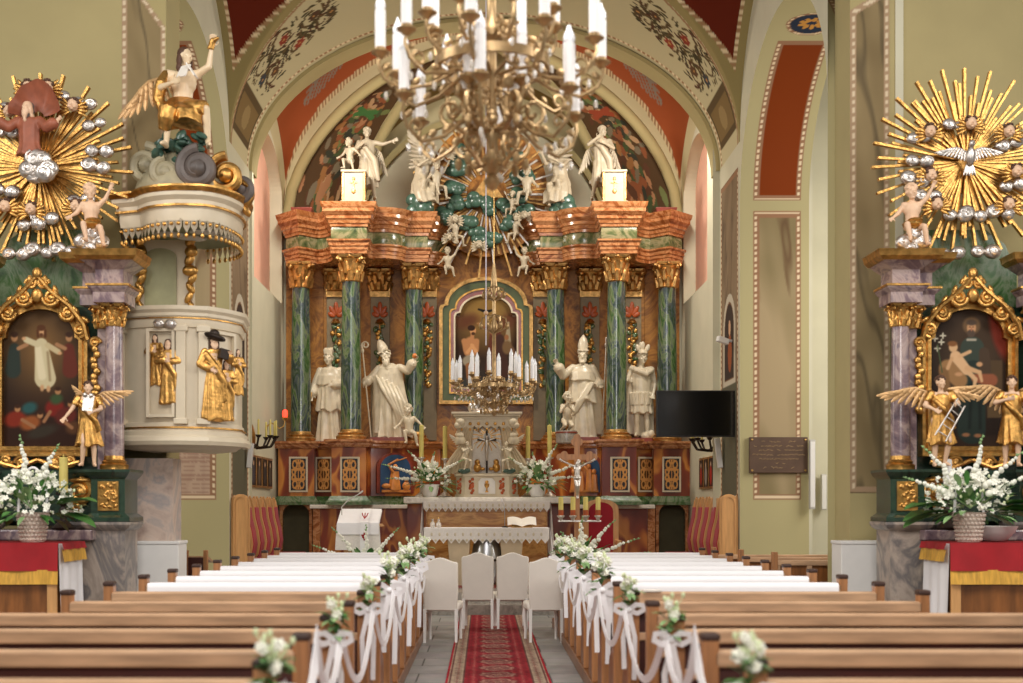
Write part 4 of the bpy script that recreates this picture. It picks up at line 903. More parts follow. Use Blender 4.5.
# high altar table and its shelf
hat = thing('high_altar_table', 'orange marbled altar block with a pale stone shelf against the tall altar', 'altar', (.05,23,.3)); q = dict(parent=hat, world=True)
B().bx(-1.0,1.1,22.55,23.6,.3,1.64).build('block', M['honey'], smooth=0, **q)
B().bx(-.98,1.08,22.52,22.56,.45,1.5).build('front_panel', M['honey'], smooth=0, bevel=.012, **q)
B().bx(wx(404,23.1),wx(574,23.1),22.95,24.3,1.645,1.76).build('shelf', M['stonewhite'], smooth=0, bevel=.02, **q)
B().bx(wx(406,23.1),wx(572,23.1),23.5,24.6,.3,1.64).build('core', M['rmarble'], smooth=0, **q)
lace_cloth('altar_cloth', 'white lace cloth with deep side drops on the rear altar block', -1.05, 1.14, 22.48, 22.94, 1.67, .1, .78, n=20)
# front altar table
tab = thing('altar_table', 'pale stone altar table on two broad tapering legs nearest the chairs', 'altar table', (.04,20.95,.3)); q = dict(parent=tab, world=True)
B().bx(-.9,.98,20.6,21.3,1.14,1.235).build('tabletop', M['stonewhite'], smooth=0, bevel=.01, **q)
for x in (wx(459,20.7), wx(511.5,20.7)): B().box((x,20.95,.72), (.24,.5,.84), taper=1.55).build('leg', mat('beige_stone', (206,184,152), .5, var=.08) if x < 0 else bpy.data.materials['beige_stone'], smooth=0, bevel=.01, **q)
B().bx(-.85,.93,20.6,21.3,.3,.34).build('foot_slab', M['redbase'], smooth=0, **q)
lace_cloth('altar_cloth', 'white lace cloth laid over the front altar table', -.95, 1.03, 20.56, 21.34, 1.24, .16, .4, n=16)
t = thing('cauldron', 'round dark silver vessel standing between the front altar legs', 'vessel', (wx(486.5,20.75),20.85,.34))
B().lathe([(.1,0),(.2,.03),(.24,.2),(.25,.4),(.22,.6),(.2,.7),(.23,.74)], 28).build('body', M['steel'], t); B().lathe([(.255,.38),(.262,.4),(.255,.42)], 28).build('band', M['iron'], t)
t = thing('missal', 'open white mass book tilted on a low stand on the front altar', 'book', (wx(522,20.8),20.85,1.255))
B().box((0,.06,.06), (.34,.26,.02), rx=.45).build('stand', M['brass'], t, smooth=0, bevel=.004)
for s in (-1,1): B().surf(lambda u, v: (s*u*.23, -.08+v*.26, .015+v*.125+.035*math.sin(u*PI*.8)), 8, 3).build('page', M['paper'], t)
for px, lab in ((432.5,'glass cruet at the far left of the front altar'),(438.5,'glass cruet beside the leftmost cruet on the front altar')):
    t = thing('cruet', lab, 'cruet', (wx(px,20.8),20.85,1.252)); B().lathe([(.03,0),(.045,.03),(.04,.07),(.015,.1),(.02,.14)], 16).build('body', M['crystal'], t); B().ell((0,0,.15), (.014,.014,.018)).build('stopper', M['brass'], t)
t = thing('microphone', 'thin gooseneck microphone standing on the front altar', 'microphone', (wx(505,20.8),21.0,1.252))
B().lathe([(.05,0),(.05,.015),(.02,.025)], 16).build('foot', M['iron'], t); B().tube([(0,0,.02),(0,0,.2),(-.01,-.02,.34),(-.04,-.08,.42)], .006).build('gooseneck', M['steel'], t); B().cap((-.04,-.08,.42),(-.055,-.11,.45),.014).build('head', M['cloth'], t)
# tabernacle
tb = thing('tabernacle', 'ornate white and gold tabernacle with draped canopy on the high altar shelf', 'tabernacle', (.05,23.35,1.765)); q = dict(parent=tb)
def oct_(w, d, c): return [(-w,d),(-w,-d+c),(-w+c,-d),(w-c,-d),(w,-d+c),(w,d)]
B().slab(oct_(.55,.26,.16), 0, .36).build('base', M['ivory'], smooth=0, bevel=.008, **q)
B().slab(oct_(.58,.29,.16), .36, .41).build('base_cornice', M['ivory'], smooth=0, bevel=.01, **q); B().slab(oct_(.57,.28,.16), -.003, .04).build('base_plinth', M['ivory'], smooth=0, **q)
B().prism([(-.15,.05),(.15,.05),(.15,.27),(.1,.33),(-.1,.33),(-.15,.27)], -.275, -.25).build('door', M['whitepaint'], smooth=0, bevel=.005, **q)
B().lathe([(.035,0),(.015,.03),(.012,.07),(.04,.1),(.045,.15)], 12, (0,-.28,.08)).ell((0,-.285,.26), (.03,.008,.03)).build('gilt_chalice', M['gold'], **q)
for x in (-.27,.27,-.48,.48):
    b = B(); y = -.27 if abs(x) < .4 else -.19
    for k in range(7): b.ell((x+.03*math.sin(k*2.2), y, .07+k*.04), (.028,.012,.028), n=8, m=5)
    b.ell((x,y,.19), (.045,.015,.05)); b.build('red_ornament', M['palm'], **q)
B().bx(-.46,.46,.0,.1,.4,1.45).build('back_panel', M['ivory'], smooth=0, **q)
B().prism([(-.26,.42),(.26,.42),(.26,1.12)]+[(.26*math.cos(PI*k/14), 1.12+.2*math.sin(PI*k/14)) for k in range(1,14)]+[(-.26,1.12)], -.03, .0).build('niche', M['stonewhite'], smooth=0, bevel=.01, **q)
B().bx(-.6,.6,-.22,.14,1.43,1.47).bx(-.56,.56,-.18,.12,1.38,1.43).bx(-.63,.63,-.26,.14,1.47,1.51).build('canopy_cornice', M['ivory'], smooth=0, bevel=.008, **q)
pts = [(-.52,1.38)]
for k in range(7): a = -.52+k*.1486; pts += [(a,1.26),(a+.0743,1.2)]
B().prism(pts+[(.52,1.26),(.52,1.38)], -.2, -.185).build('lambrequin', M['ivory'], smooth=0, **q)
b = B()
for k in range(7): b.ell((-.4457+k*.1486,-.205,1.2), (.018,.018,.03)); b.ell((-.4457+k*.1486,-.205,1.3), (.03,.01,.03))
b.build('gilt_tassels', M['gold'], kind='stuff', **q)
for s in (-1,1):
    b = B()
    for k in range(6):
        x = s*(.27+.05*k); b.tube([(s*(.24+.035*k),-.14,1.36),(s*(.3+.045*k),-.18,1.1),(s*(.31+.03*k),-.16,.92),(s*(.36+.055*k),-.15,.65),(s*(.4+.075*k),-.12,.42)], [.035,.045,.025,.045,.05], 7)
    b.build('drapery', mat('grey_gilt_drapery', (196,176,146), .45, var=.2) if s < 0 else bpy.data.materials['grey_gilt_drapery'], **q)
    B().lathe([(.09,-.06),(.11,0),(.09,.06)], 12, (s*.47,-.16,1.0)).ell((s*.47,-.2,1.09), (.07,.06,.06)).build('drapery_knot', M['ivory'], **q)
    B().ell((s*.47,-.2,1.33), (.09,.08,.08)).ell((s*.52,-.22,1.27), (.06,.06,.06)).build('drapery_swag', M['ivory'], **q)
    B().ell((s*.17,-.08,.52), (.07,.05,.08)).ell((s*.17,-.08,.62), (.05,.05,.055)).ell((s*.08,-.08,.5), (.05,.04,.03)).build('gilt_cherub', M['gold'], **q)
b = B()
for k in range(18):
    a = 2*PI*k/18; b.merge(B().box((.0,0,.17), (.016,.012,.2)).xf(Matrix.Translation((0,-.045,1.08)) @ Matrix.Rotation(a,4,'Y')))
b.build('gilt_rays', M['gold'], **q)
B().box((0,-.08,.8), (.035,.03,.75)).box((0,-.08,1.02), (.34,.03,.035)).build('crucifix', M['iron'], **q)
B().cap((0,-.11,.86),(0,-.11,1.0),.03,.04).cap((0,-.11,.86),(0,-.1,.66),.03,.02).cap((0,-.1,1.0),(-.14,-.1,1.05),.018).cap((0,-.1,1.0),(.14,-.1,1.05),.018).ell((.0,-.12,1.07), (.03,.03,.035)).build('corpus', M['silver'], **q)
b = B(); b.lathe([(.3,1.5),(.26,1.56),(.16,1.6),(.2,1.68),(.24,1.76),(.16,1.84),(.1,1.88),(.14,1.95),(.05,2.02)], 20)
for k in range(8):
    a = k*PI/4; b.ell((.27*math.cos(a),.2*math.sin(a)*.6,1.6), (.07,.06,.09)); b.ell((.2*math.cos(a),.12*math.sin(a),1.82), (.06,.05,.07))
b.build('crown', M['silver'], **q)
for s, lab in ((-1,'small white angel kneeling at the left of the tabernacle'),(1,'small white angel kneeling at the right of the tabernacle')):
    J = {k: (v[0]*-s, v[1], v[2]) for k, v in JA.items()}
    if s > 0: J = {(k[0]+{'l':'r','r':'l'}[k[1]] if len(k) == 2 else k): v for k, v in J.items()}
    t = statue('angel_statue', lab, 'statue', (.05+s*.4,23.12,2.245), body_b(B(), J, look=(0,0,-.6*s), hair='curly'), W_, .014, .36)
    wing(s, .7, .8).mv((0,.12,.95)).build('wing', W_, t); B().ell((-.0,-.12,-.08), (.28,.2,.13)).ell((.15,-.2,-.05), (.16,.14,.12)).ell((-.18,-.18,-.07), (.14,.14,.1)).build('cloud', M['cloud'], t)
# candlesticks on the altar shelf
def candlestick(label, loc, wax, hs, hc, r=.04, m='silver'):
    t = thing('candlestick', label, 'candlestick', loc)
    B().lathe([(.11,0),(.12,.02),(.08,.05),(.035,.09),(.03,.14),(.05,.18),(.025,.22),(.02,hs*.6),(.045,hs*.7),(.022,hs*.78),(.03,hs-.04),(.075,hs-.02),(.075,hs)], 18).build('stick', M[m], t)
    B().lathe([(r,hs),(r,hs+hc-.01),(r*.7,hs+hc)], 16).cap((0,0,hs+hc),(0,0,hs+hc+.02),.004).build('candle', wax, t)
    return t
for px, lab in ((421.5,'leftmost tall yellow candle on the altar shelf'),(445,'tall yellow candle just left of the tabernacle'),(528,'tall yellow candle just right of the tabernacle'),(549.5,'rightmost tall yellow candle on the altar shelf')):
    candlestick(lab, (wx(px,23.5),23.5,1.762), M['wax'], .72 if px in (421.5,549.5) else .70, .58)
# ---------------------------------------------------------------- flowers
def leaf_b(b, p, d, L, w, droop=.3):
    p, d = Vector(p), Vector(d).normalized(); s = d.cross(Vector((0,0,1))); s = s.normalized() if s.length > .05 else Vector((1,0,0)); up = s.cross(d)
    vs = []
    for t, k in ((0,.15),(.3,.9),(.6,.95),(.85,.5),(1,.03)):
        c = p+d*L*t-Vector((0,0,droop*L*t*t)); vs += [c+s*w*k*.5+up*w*.12*k, c-up*0, c-s*w*k*.5+up*w*.12*k]
    b.add(vs, [(3*i+j,3*i+3+j,3*i+4+j,3*i+1+j) for i in range(4) for j in range(2)])
def blossom_b(b, p, r, rn, petals=5):
    n = Vector((rn.gauss(0,.5), -1+rn.gauss(0,.4), .3+rn.gauss(0,.5))).normalized(); q = Vector((0,0,1)).rotation_difference(n).to_matrix()
    for k in range(petals):
        a = 2*PI*k/petals; b.merge(B().ell((r*.5*math.cos(a), r*.5*math.sin(a), r*.12), (r*.5,r*.34,r*.16), (0,-.35,a), 8, 5).xf(Matrix.Translation(p) @ q.to_4x4()))
def spike_b(st, bl, p, d, L, rn, r=.03):
    p, d = Vector(p), Vector(d).normalized(); g = Vector((d.x, d.y, 0)); pts = [p+d*L*t+g*L*.35*t*t-Vector((0,0,.1*L*t*t)) for t in np.linspace(0,1,9)]
    st.tube(pts, [.008-.0005*k for k in range(9)], 6)
    for k in range(14):
        t = .35+.62*k/13; i = min(int(t*8), 7); c = pts[i].lerp(pts[i+1], t*8-i); s = r*(1.25-.9*(t-.35)/.65)
        (bl if t < .85 else st).ell(c+Vector((rn.uniform(-1,1)*s*.7, -s*.5, rn.uniform(-.3,.3)*s)), (s,s*.8,s), n=8, m=6)
def bouquet(label, loc, w, h, seed, vase='pot', nb=80, nl=90, spikes=(), br=.035, leafL=.2, name='flower_arrangement', dome=True, tropical=0):
    t = thing(name, label, 'flowers', loc); rn = random.Random(seed); vh = .22
    if vase == 'basket':
        b = B(); vh = .26; b.lathe([(.1,0),(.105,.02),(.115,.12),(.14,.26),(.15,.27),(.13,.26),(.09,.04)], 30); b.build('basket', M['basket'], t)
        b = B(); rows = 7
        for r_ in range(rows):
            for k in range(22): a = 2*PI*(k+.5*(r_%2))/22; rr = .104+.036*r_/rows+.006; b.ell((rr*math.cos(a), rr*math.sin(a), .025+r_*.036), (.016,.01,.015), (0,0,a+PI/2), 6, 5)
        b.build('weave', M['basket'], t, kind='stuff'); B().tube([(.14*math.cos(a)*.95+.0, .0, .26+.42*math.sin(a)) for a in np.linspace(0, PI, 20)], .012).build('handle', M['cloth'], t)
    elif vase == 'pot': B().lathe([(.1,0),(.13,.04),(.15,.14),(.17,.22),(.15,.22),(.1,.05)], 24).build('pot', M['whitepaint'], t)
    elif vase == 'stand': vh = loc[2]*0+.7; B().lathe([(.16,0),(.16,.02),(.03,.05),(.025,.5),(.12,.6),(.15,.7)], 20).build('stand', M['iron'], t)
    c = Vector((0,0,vh)); f = B(); l2 = B()
    for k in range(nl):
        a = rn.uniform(0,2*PI); e = rn.uniform(-.25,1.3); d = Vector((math.cos(a)*math.cos(e), math.sin(a)*math.cos(e)*.75, math.sin(e))); p = c+Vector((d.x*w*.35, d.y*w*.35, d.z*h*.35))*rn.uniform(.4,1.3)
        leaf_b(f if rn.random() < .65 else l2, p, d, leafL*rn.uniform(.7,1.3), leafL*rn.uniform(.28,.45))
    for k in range(tropical):
        a = rn.choice([rn.uniform(2.7,3.6), rn.uniform(-.5,.4)]); d = Vector((math.cos(a), -.25, rn.uniform(-.05,.35))); leaf_b(f, c+d*w*.25, d, w*.42, w*.3, .25)
    f.build('foliage', M['leaf'], t, kind='stuff'); l2.build('pale_foliage', M['leafpale'], t, kind='stuff')
    b = B(); bd = B()
    for k in range(nb):
        a = rn.uniform(0,2*PI); e = rn.uniform(-.05,1.4); d = Vector((math.cos(a)*math.cos(e), math.sin(a)*math.cos(e)*.75, math.sin(e))); p = c+Vector((d.x*w*.42, d.y*w*.42, d.z*h*.6+.02))*rn.uniform(.75,1.08)
        if rn.random() < .8: blossom_b(b, p, br*rn.uniform(.8,1.25), rn)
        else: bd.ell(p, (br*.4,br*.4,br*.55), n=8, m=5)
    st = B()
    for a, e, L in spikes: spike_b(st, b, c+Vector((0,-.03,.05)), (math.cos(a)*math.cos(e), -.15, math.sin(e)), L, rn, br*.95)
    b.build('blossoms', M['petal'], t, kind='stuff'); bd.build('buds', M['bud'], t, kind='stuff')
    if spikes: st.build('stems', M['leafpale'], t)
    return t
bouquet('white flower arrangement with arching stems left of the tabernacle', (wx(430,23.05),23.1,1.762), .9, .62, 1, nb=110, spikes=((2.7,.5,.75),(2.2,.9,.7),(.6,.7,.65),(3.0,.2,.6),(1.3,1.2,.6)), leafL=.2)
bouquet('white flower arrangement with arching stems right of the tabernacle', (wx(537.5,23.05),23.1,1.762), .9, .66, 2, nb=110, spikes=((.4,.55,.75),(1.0,1.0,.8),(2.5,.8,.65),(.15,.25,.6),(1.9,1.2,.6)), leafL=.2)
bouquet('low white lilies and ferns at the foot of the lectern', (wx(366,19.9),19.9,.305), 1.0, .62, 3, vase='pot', nb=60, spikes=((2.9,.7,.8),(2.2,.9,.9),(.3,.6,.8),(.9,.9,.9),(1.5,1.3,.85)), leafL=.3)
bouquet('large white floor bouquet with leaning spikes by the front right pew', (wx(580,18.5),18.6,0), .95, .75, 4, vase='stand', nb=130, spikes=((.25,.35,.8),(.9,.9,.85),(.45,.6,.8),(1.5,1.3,.8),(2.2,1.0,.6)), leafL=.22)
# lectern
lec = thing('lectern', 'wooden lectern covered with a white cloth left of the front altar', 'lectern', (wx(360,20.4),20.4,.3)); q = dict(parent=lec)
B().box((0,.05,.5), (.42,.34,1.0), taper=1.25).build('body', M['woodlight'], smooth=0, bevel=.01, **q)
B().prism([(-.36,.98),(.36,.98),(.33,1.02),(-.33,1.02)], -.3, .3).build('desk', M['woodlight'], smooth=0, **q)
b = B(); f = lambda u, v: ((u-.5)*(.66+.1*max(0,.5-v)), -.32+.62*max(0,v-.5)*2*.9, .62+v*.8 if v < .5 else 1.02+(v-.5)*.42)
b.surf(f, 12, 12).build('cloth', M['lace'], **q)
B().surf(lambda u, v: ((u-.5)*.64, -.345+.0*v if v < .35 else -.345+(v-.35)*.95, .86+v*.5 if v < .35 else 1.035+(v-.35)*.34), 8, 14).build('top_cloth', M['cloth'], **q)
B().surf(lambda u, v: (.1+(u-.5)*.13, -.36 if v < .5 else -.36+(v-.5)*1.1, .56+v*.96 if v < .5 else 1.05+(v-.5)*.42), 3, 14).build('stole', M['cloth'], **q)
b = B(); b.box((.1,-.372,.83), (.02,.012,.12)).box((.1,-.372,.85), (.09,.012,.02)).ell((.1,-.372,.83), (.035,.006,.035))
for k in (-1,0,1): b.tube([(.1,-.3,1.11),(.1+.03*k,-.25,1.15),(.1+.045*k,-.2,1.19)], .008)
b.build('red_emblem', M['redcloth'], **q)
B().tube([(-.28,.0,1.06),(-.29,-.0,1.28),(-.2,.0,1.38),(0,-.02,1.5)], .008).cap((0,-.02,1.5),(.04,-.03,1.53),.014).build('microphone', M['greyplastic'], **q)
# altar cross
cx = wx(577,20.2); t = thing('altar_cross', 'tall brown wooden cross with a pale corpus right of the front altar', 'cross', (cx,20.2,.3)); q = dict(parent=t)
b = B().box((0,0,1.15), (.085,.05,2.3)).box((0,0,2.06), (.42,.046,.085))
for p in ((-.22,2.06),(.22,2.06),(0,2.32)):
    for k in range(3): a = k*2.09+PI/2 if p[0] == 0 else k*2.09+(PI if p[0] < 0 else 0); b.lathe([(.055,-.018-.0015*k),(.055,.018+.0015*k)], 14, (p[0]+.045*math.cos(a),0,p[1]+.045*math.sin(a)), Matrix.Rotation(PI/2,3,'X'))
b.build('cross', M['woodv'] , smooth=30, **q); B().lathe([(.26,0),(.26,.04),(.1,.08),(.06,.14)], 20).build('foot', M['wooddark'], **q)
J = dict(pelvis=(0,0,.95), sl=(-.18,0,1.43), el=(-.42,.02,1.55), wl=(-.64,.05,1.66), sr=(.18,0,1.43), er=(.42,.02,1.55), wr=(.64,.05,1.66), kl=(-.04,-.12,.55), al=(-.02,.0,.16), tl=(-.02,-.06,.0), kr=(.06,-.12,.55), ar=(.03,-.02,.16), tr=(.03,-.08,.0), head=(.05,-.08,1.58))
b = body_b(B(), J, look=(.3,.25,.2), beard=.5, hair='long'); b.ell((0,-.01,.9), (.19,.14,.14)); c = b.build('corpus', M['silver'], t, voxel=.014, sm=2, smooth=180); c.location = (0,-.06,1.42); c.scale = (.35,)*3
# four-branch candle holder
t = thing('candelabrum', 'low silver stand with a row of four yellow candles beside the altar cross', 'candelabrum', (wx(579.5,19.95),19.95,.3)); q = dict(parent=t); hz = wz(521,19.95)-.3
B().box((0,0,hz), (.66,.03,.03)).build('bar', M['silver'], smooth=0, bevel=.006, **q); B().cap((0,0,.02),(0,0,hz),.014).lathe([(.16,0),(.16,.02),(.03,.05)], 16).build('post', M['brass'], **q)
for x in (-.285,-.1,.095,.285):
    c = B().lathe([(.02,.0),(.03,.04),(.06,.07),(.06,.085)], 14, (x,0,hz)).build('cup', M['silver'], **q); B().lathe([(.038,.085),(.038,.36),(.02,.37)], 14, (x,0,hz)).build('candle', M['wax'], c); B().lathe([(.0395,.087),(.0395,.17)], 14, (x,0,hz)).build('painted_band', M['palm'], c)
# priest's chair
t = thing('presider_chair', 'light oak chair with arched red back behind the altar cross', 'chair', (wx(602,22.0),22.0,.3)); q = dict(parent=t)
arc = [(-.27,.5),(.27,.5),(.27,1.25)]+[(.27*math.cos(PI*k/10), 1.25+.17*math.sin(PI*k/10)) for k in range(1,10)]+[(-.27,1.25)]; arci = [(x*.78, .5+(z-.5)*.92+.02) for x, z in arc]
B().ring([(x*1.12, z) for x, z in arc], arci, .2, .26).build('back_frame', M['woodlight'], smooth=0, **q); B().prism(arci, .21, .25).build('back_panel', M['velvet'], smooth=0, **q)
B().box((0,0,.46), (.56,.5,.1)).build('seat', M['velvet'], smooth=0, bevel=.03, **q)
for x in (-.27,.27):
    B().box((x,-.22,.34), (.06,.06,.68)).build('leg', M['woodlight'], smooth=0, **q); B().box((x,.22,.3), (.06,.06,.6)).build('leg', M['woodlight'], smooth=0, **q); B().box((x,0,.7), (.07,.5,.05)).build('armrest', M['woodlight'], smooth=0, bevel=.01, **q)
# choir seats along both side walls
def choir_chair(label, loc, rz, group):
    t = thing('choir_chair', label, 'chair', (0,0,0), group); q = dict(parent=t)
    prof = [(.30,.44),(.25,.52),(.22,.7),(.25,.9),(.30,1.1),(.32,1.28)]
    for s in (-1,1):
        pts = [(y-.02, z) for y, z in prof]+[(.33,1.4),(.37,1.47),(.42,1.4),(.40,1.2),(.36,.9),(.34,.6),(.36,0),(.28,0),(.28,.44)]
        b = B().prism(pts, s*.2-.03, s*.2+.03); b.V = [(y, x, z) for x, y, z in b.V]; b.F = [f[::-1] for f in b.F]; b.build('stile', M['woodlight'], smooth=0, bevel=.005, **q)
        B().box((s*.2,-.17,.2), (.05,.05,.4)).build('leg', M['woodlight'], smooth=0, **q)
    B().box((0,.36,1.35), (.36,.05,.16)).build('crest_rail', M['woodlight'], smooth=0, bevel=.01, **q)
    b = B(); vs = []
    for y, z in prof: vs += [(-.17,y-.03,z),(.17,y-.03,z),(.17,y+.03,z),(-.17,y+.03,z)]
    n = len(prof); b.add(vs, [(4*i+k,4*i+(k+1)%4,4*i+4+(k+1)%4,4*i+4+k) for i in range(n-1) for k in range(4)]+[(3,2,1,0),(4*n-4,4*n-3,4*n-2,4*n-1)]); b.build('back_cushion', M['velvet'], smooth=50, bevel=.01, **q)
    B().box((0,.03,.38), (.44,.48,.06)).build('seat_frame', M['woodlight'], smooth=0, **q); B().box((0,.02,.44), (.42,.48,.07)).build('seat_cushion', M['velvet'], smooth=60, bevel=.025, **q)
    t.location = loc; t.rotation_euler = (0,0,rz); return t
ords = ('first','second','third','fourth','fifth','sixth')
base = None
for side, x, rz in (('left',-3.43,PI/2),('right',3.47,-PI/2)):
    for k in range(6):
        lab = 'red-backed oak choir chair, %s from the end panel in the %s row' % (ords[k], side); loc = (x, 19.98+.66*k, .3)
        if base is None: base = choir_chair(lab, loc, rz, 'choir chairs along the chancel walls')
        else: dup(base, loc, lab, rz)
    s = -1 if x < 0 else 1; xc = s*3.68 if s < 0 else 3.7
    t = thing('stall_end_panel', 'light oak arched end panel closing the %s row of choir chairs' % side, 'panel', (xc,19.66,.3)); arc = [(-.14,0),(.14,0),(.14,1.36)]+[(.14*math.cos(PI*k/10),1.36+.12*math.sin(PI*k/10)) for k in range(1,10)]+[(-.14,1.36)]
    B().prism(arc, -.02, .03).build('board', M['woodlight'], t, smooth=0, bevel=.006); B().ring([(x_*.78,.08+z*.93) for x_, z in arc], [(x_*.62,.1+z*.9) for x_, z in arc], -.032, -.018).build('moulding', M['woodlight'], t, smooth=0)
# television on its wall arm
t = thing('television', 'black flat television mounted at the right chancel pier', 'television', (wx(697,20.0),20.0,wz(437,20.0))); q = dict(parent=t)
B().bx(-.63,.63,-.03,.03,0,.715).build('casing', M['black'], smooth=0, bevel=.008, **q); B().bx(-.612,.612,-.034,-.029,.018,.7).build('screen', M['screen'], smooth=0, **q)
B().bx(-.1,.2,.03,.07,.2,.5).build('bracket_plate', M['iron'], smooth=0, **q); B().tube([(.1,.06,.36),(.3,.18,.36),(.585,.16,.36)], .025).build('bracket_arm', M['iron'], **q)
# panel pictures, sconces, lamp, speakers, camera
def wall_pictures(label, x, y0, y1, z0, z1, s, cols):
    t = thing('panel_picture', label, 'picture', (x,(y0+y1)/2,z0)); h = z1-z0; n = 4; w = (y1-y0)/n
    for k in range(n):
        ya = (k-n/2)*w; f = B().bx(min(0,-s*.05),max(0,-s*.05),ya,ya+w*.96,0,h).build('frame', M['brass'] if True else 0, t, smooth=0, bevel=.008)
        U, V = grid2(0,1,16,0,1,24); C = np.ones((*U.shape,3))*col(58,44,36); C = mix(C, col(*cols[k]), sstep(d_ell(U,V,(.5,.4),.3,.36),.1)); C = mix(C, col(206,170,140), sstep(d_ell(U,V,(.5,.8),.12,.09),.05))
        painted('picture', U, V, (U*0-s*.053, ya+.1*w+U*w*.76, h*.07+V*h*.86), C, M['picture'], f)
    return t
wall_pictures('four narrow gilt framed pictures on the left chancel wall', SL+.001, 22.0, 24.3, 1.92, 2.48, -1, ((70,66,74),(96,84,70),(66,60,58),(88,76,66)))
wall_pictures('four narrow gilt framed red pictures on the right chancel wall', SR-.001, 21.6, 23.6, 1.9, 2.46, 1, ((120,110,100),(170,50,40),(150,140,130),(160,56,44)))
def sconce(label, loc, s):
    t = thing('wall_sconce', label, 'candle sconce', loc); q = dict(parent=t)
    B().lathe([(.13,0),(.12,.02),(.05,.05)], 20, (0,0,.1), Matrix.Rotation(-s*PI/2,3,'Y'), sx=1.5).build('back_plate', M['gold'], **q)
    for k in range(5):
        a = (k-2)*.55; dx, dy = -s*math.cos(a), math.sin(a); b = B().tube([(0,0,.06),(dx*.12,dy*.12,-.02),(dx*.26,dy*.26,-.0),(dx*.32,dy*.32,.1)], .014); b.lathe([(.02,0),(.04,.03),(.045,.035)], 12, (dx*.32,dy*.32,.1))
        arm = b.build('arm', M['iron'], **q); B().cap((dx*.32,dy*.32,.14),(dx*.32,dy*.32,.32),.014,.012).build('candle', M['wax'], arm)
    t.scale = (1.35,)*3; return t
sconce('five-armed candle sconce above the framed pictures on the left wall', (SL+.002,22.3,2.62), -1); sconce('five-armed candle sconce above the framed pictures on the right wall', (SR-.002,22.0,2.56), 1)
t = thing('sanctuary_lamp', 'glowing red lamp on a curled bracket left of the tall altar', 'lamp', (SL+.002,23.9,3.05)); q = dict(parent=t)
B().tube([(0,0,0),(.08,0,.08),(.18,0,.03),(.24,0,-.03),(.32,0,.02),(.34,0,.12)], .013).lathe([(.05,0),(.05,.015)], 14, (0,0,0), Matrix.Rotation(PI/2,3,'Y')).build('bracket', M['brass'], **q); B().lathe([(.03,.12),(.06,.16),(.065,.18)], 14, (.34,0,0)).build('cup', M['brass'], **q); B().lathe([(.04,.17),(.05,.24),(.045,.3),(.02,.32)], 14, (.34,0,0)).build('red_glass', M['redglass'], **q)
def speaker(label, loc, h, rz=0, ry=0):
    t = thing('column_speaker', label, 'loudspeaker', loc, rz=rz); B().box((0,0,h/2), (.085,.08,h)).build('case', M['greyplastic'], t, smooth=0, bevel=.01); B().box((0,-.042,h/2), (.065,.01,h*.94)).build('grille', M['whitepaint'], t, smooth=0); B().box((0,.05,h/2), (.04,.04,.08)).build('bracket', M['iron'], t, smooth=0); t.rotation_euler = (0,ry,rz); return t
speaker('tall slim grey column speaker on the right pier edge beside the plaque', (wx(812,19.5),19.5,wz(509,19.5)), 1.04)
speaker('short slim speaker with a dark edge inside the right side arch', (wx(832,19.9),20.4,wz(510,19.9)), .56)
speaker('white tilted column speaker under the television', (XR-.06,20.9,wz(468,20.9)), .48, ry=-.12)
speaker('white column speaker at the far left pier beneath the pulpit', (XL+.06,20.9,wz(468,20.9)), .4, ry=.1)
t = thing('security_camera', 'small white security camera on the right pier', 'camera', (XR-.003,20.2,wz(341,20.2))); B().cap((0,0,0),(-.1,-.03,.0),.02).build('bracket', M['whitepaint'], t); B().box((-.16,-.08,.0), (.2,.09,.09), rz=.4, ry=.25).build('housing', M['whitepaint'], t, bevel=.015)
# inscribed plaque on the right jamb
t = thing('memorial_plaque', 'dark bronze memorial plaque with faded lettering on the right jamb', 'plaque', (wx(778.5,19.55),19.56,wz(473,19.55))); q = dict(parent=t)
B().bx(-.44,.44,-.025,.035,0,.54).build('plate', M['bronzeplate'], smooth=0, bevel=.01, **q); b = B(); rn = random.Random(5)
for r_, (w, n) in enumerate(((.26,9),(.38,14),(.36,13),(.4,15),(.3,11),(.1,4),(.24,8))):
    for k in range(n):
        x = -w+2*w*(k+.5)/n; 
        if rn.random() < .15: continue
        zz = .47-r_*.065; l = w/n*.8; b.tube([(x-l+l*.5*i, -.028, zz+rn.uniform(-.012,.014)) for i in range(5)], .0035, 5)
b.build('faded_lettering', M['lettering'], **q)
for x in (-.4,.4):
    for z in (.04,.5): B().ell((x,-.03,z), (.018,.012,.018), n=10, m=6).build('screw', M['brass'], **q)
def scroll(b, c, r, turns=1.6, rad=.02, a0=0, sg=1, y=0, taper=.55):
    n = int(turns*26); b.tube([Vector(c)+Vector((sg*r*(1-.75*t/n)*math.cos(a0+turns*2*PI*t/n), y, r*(1-.75*t/n)*math.sin(a0+turns*2*PI*t/n))) for t in range(n+1)], [rad*(1-taper*(1-t/n)*0-.0) for t in range(n+1)], 9); b.ell(Vector(c)+Vector((0,y,0)), (rad*1.7,rad*1.5,rad*1.7), n=8, m=6)
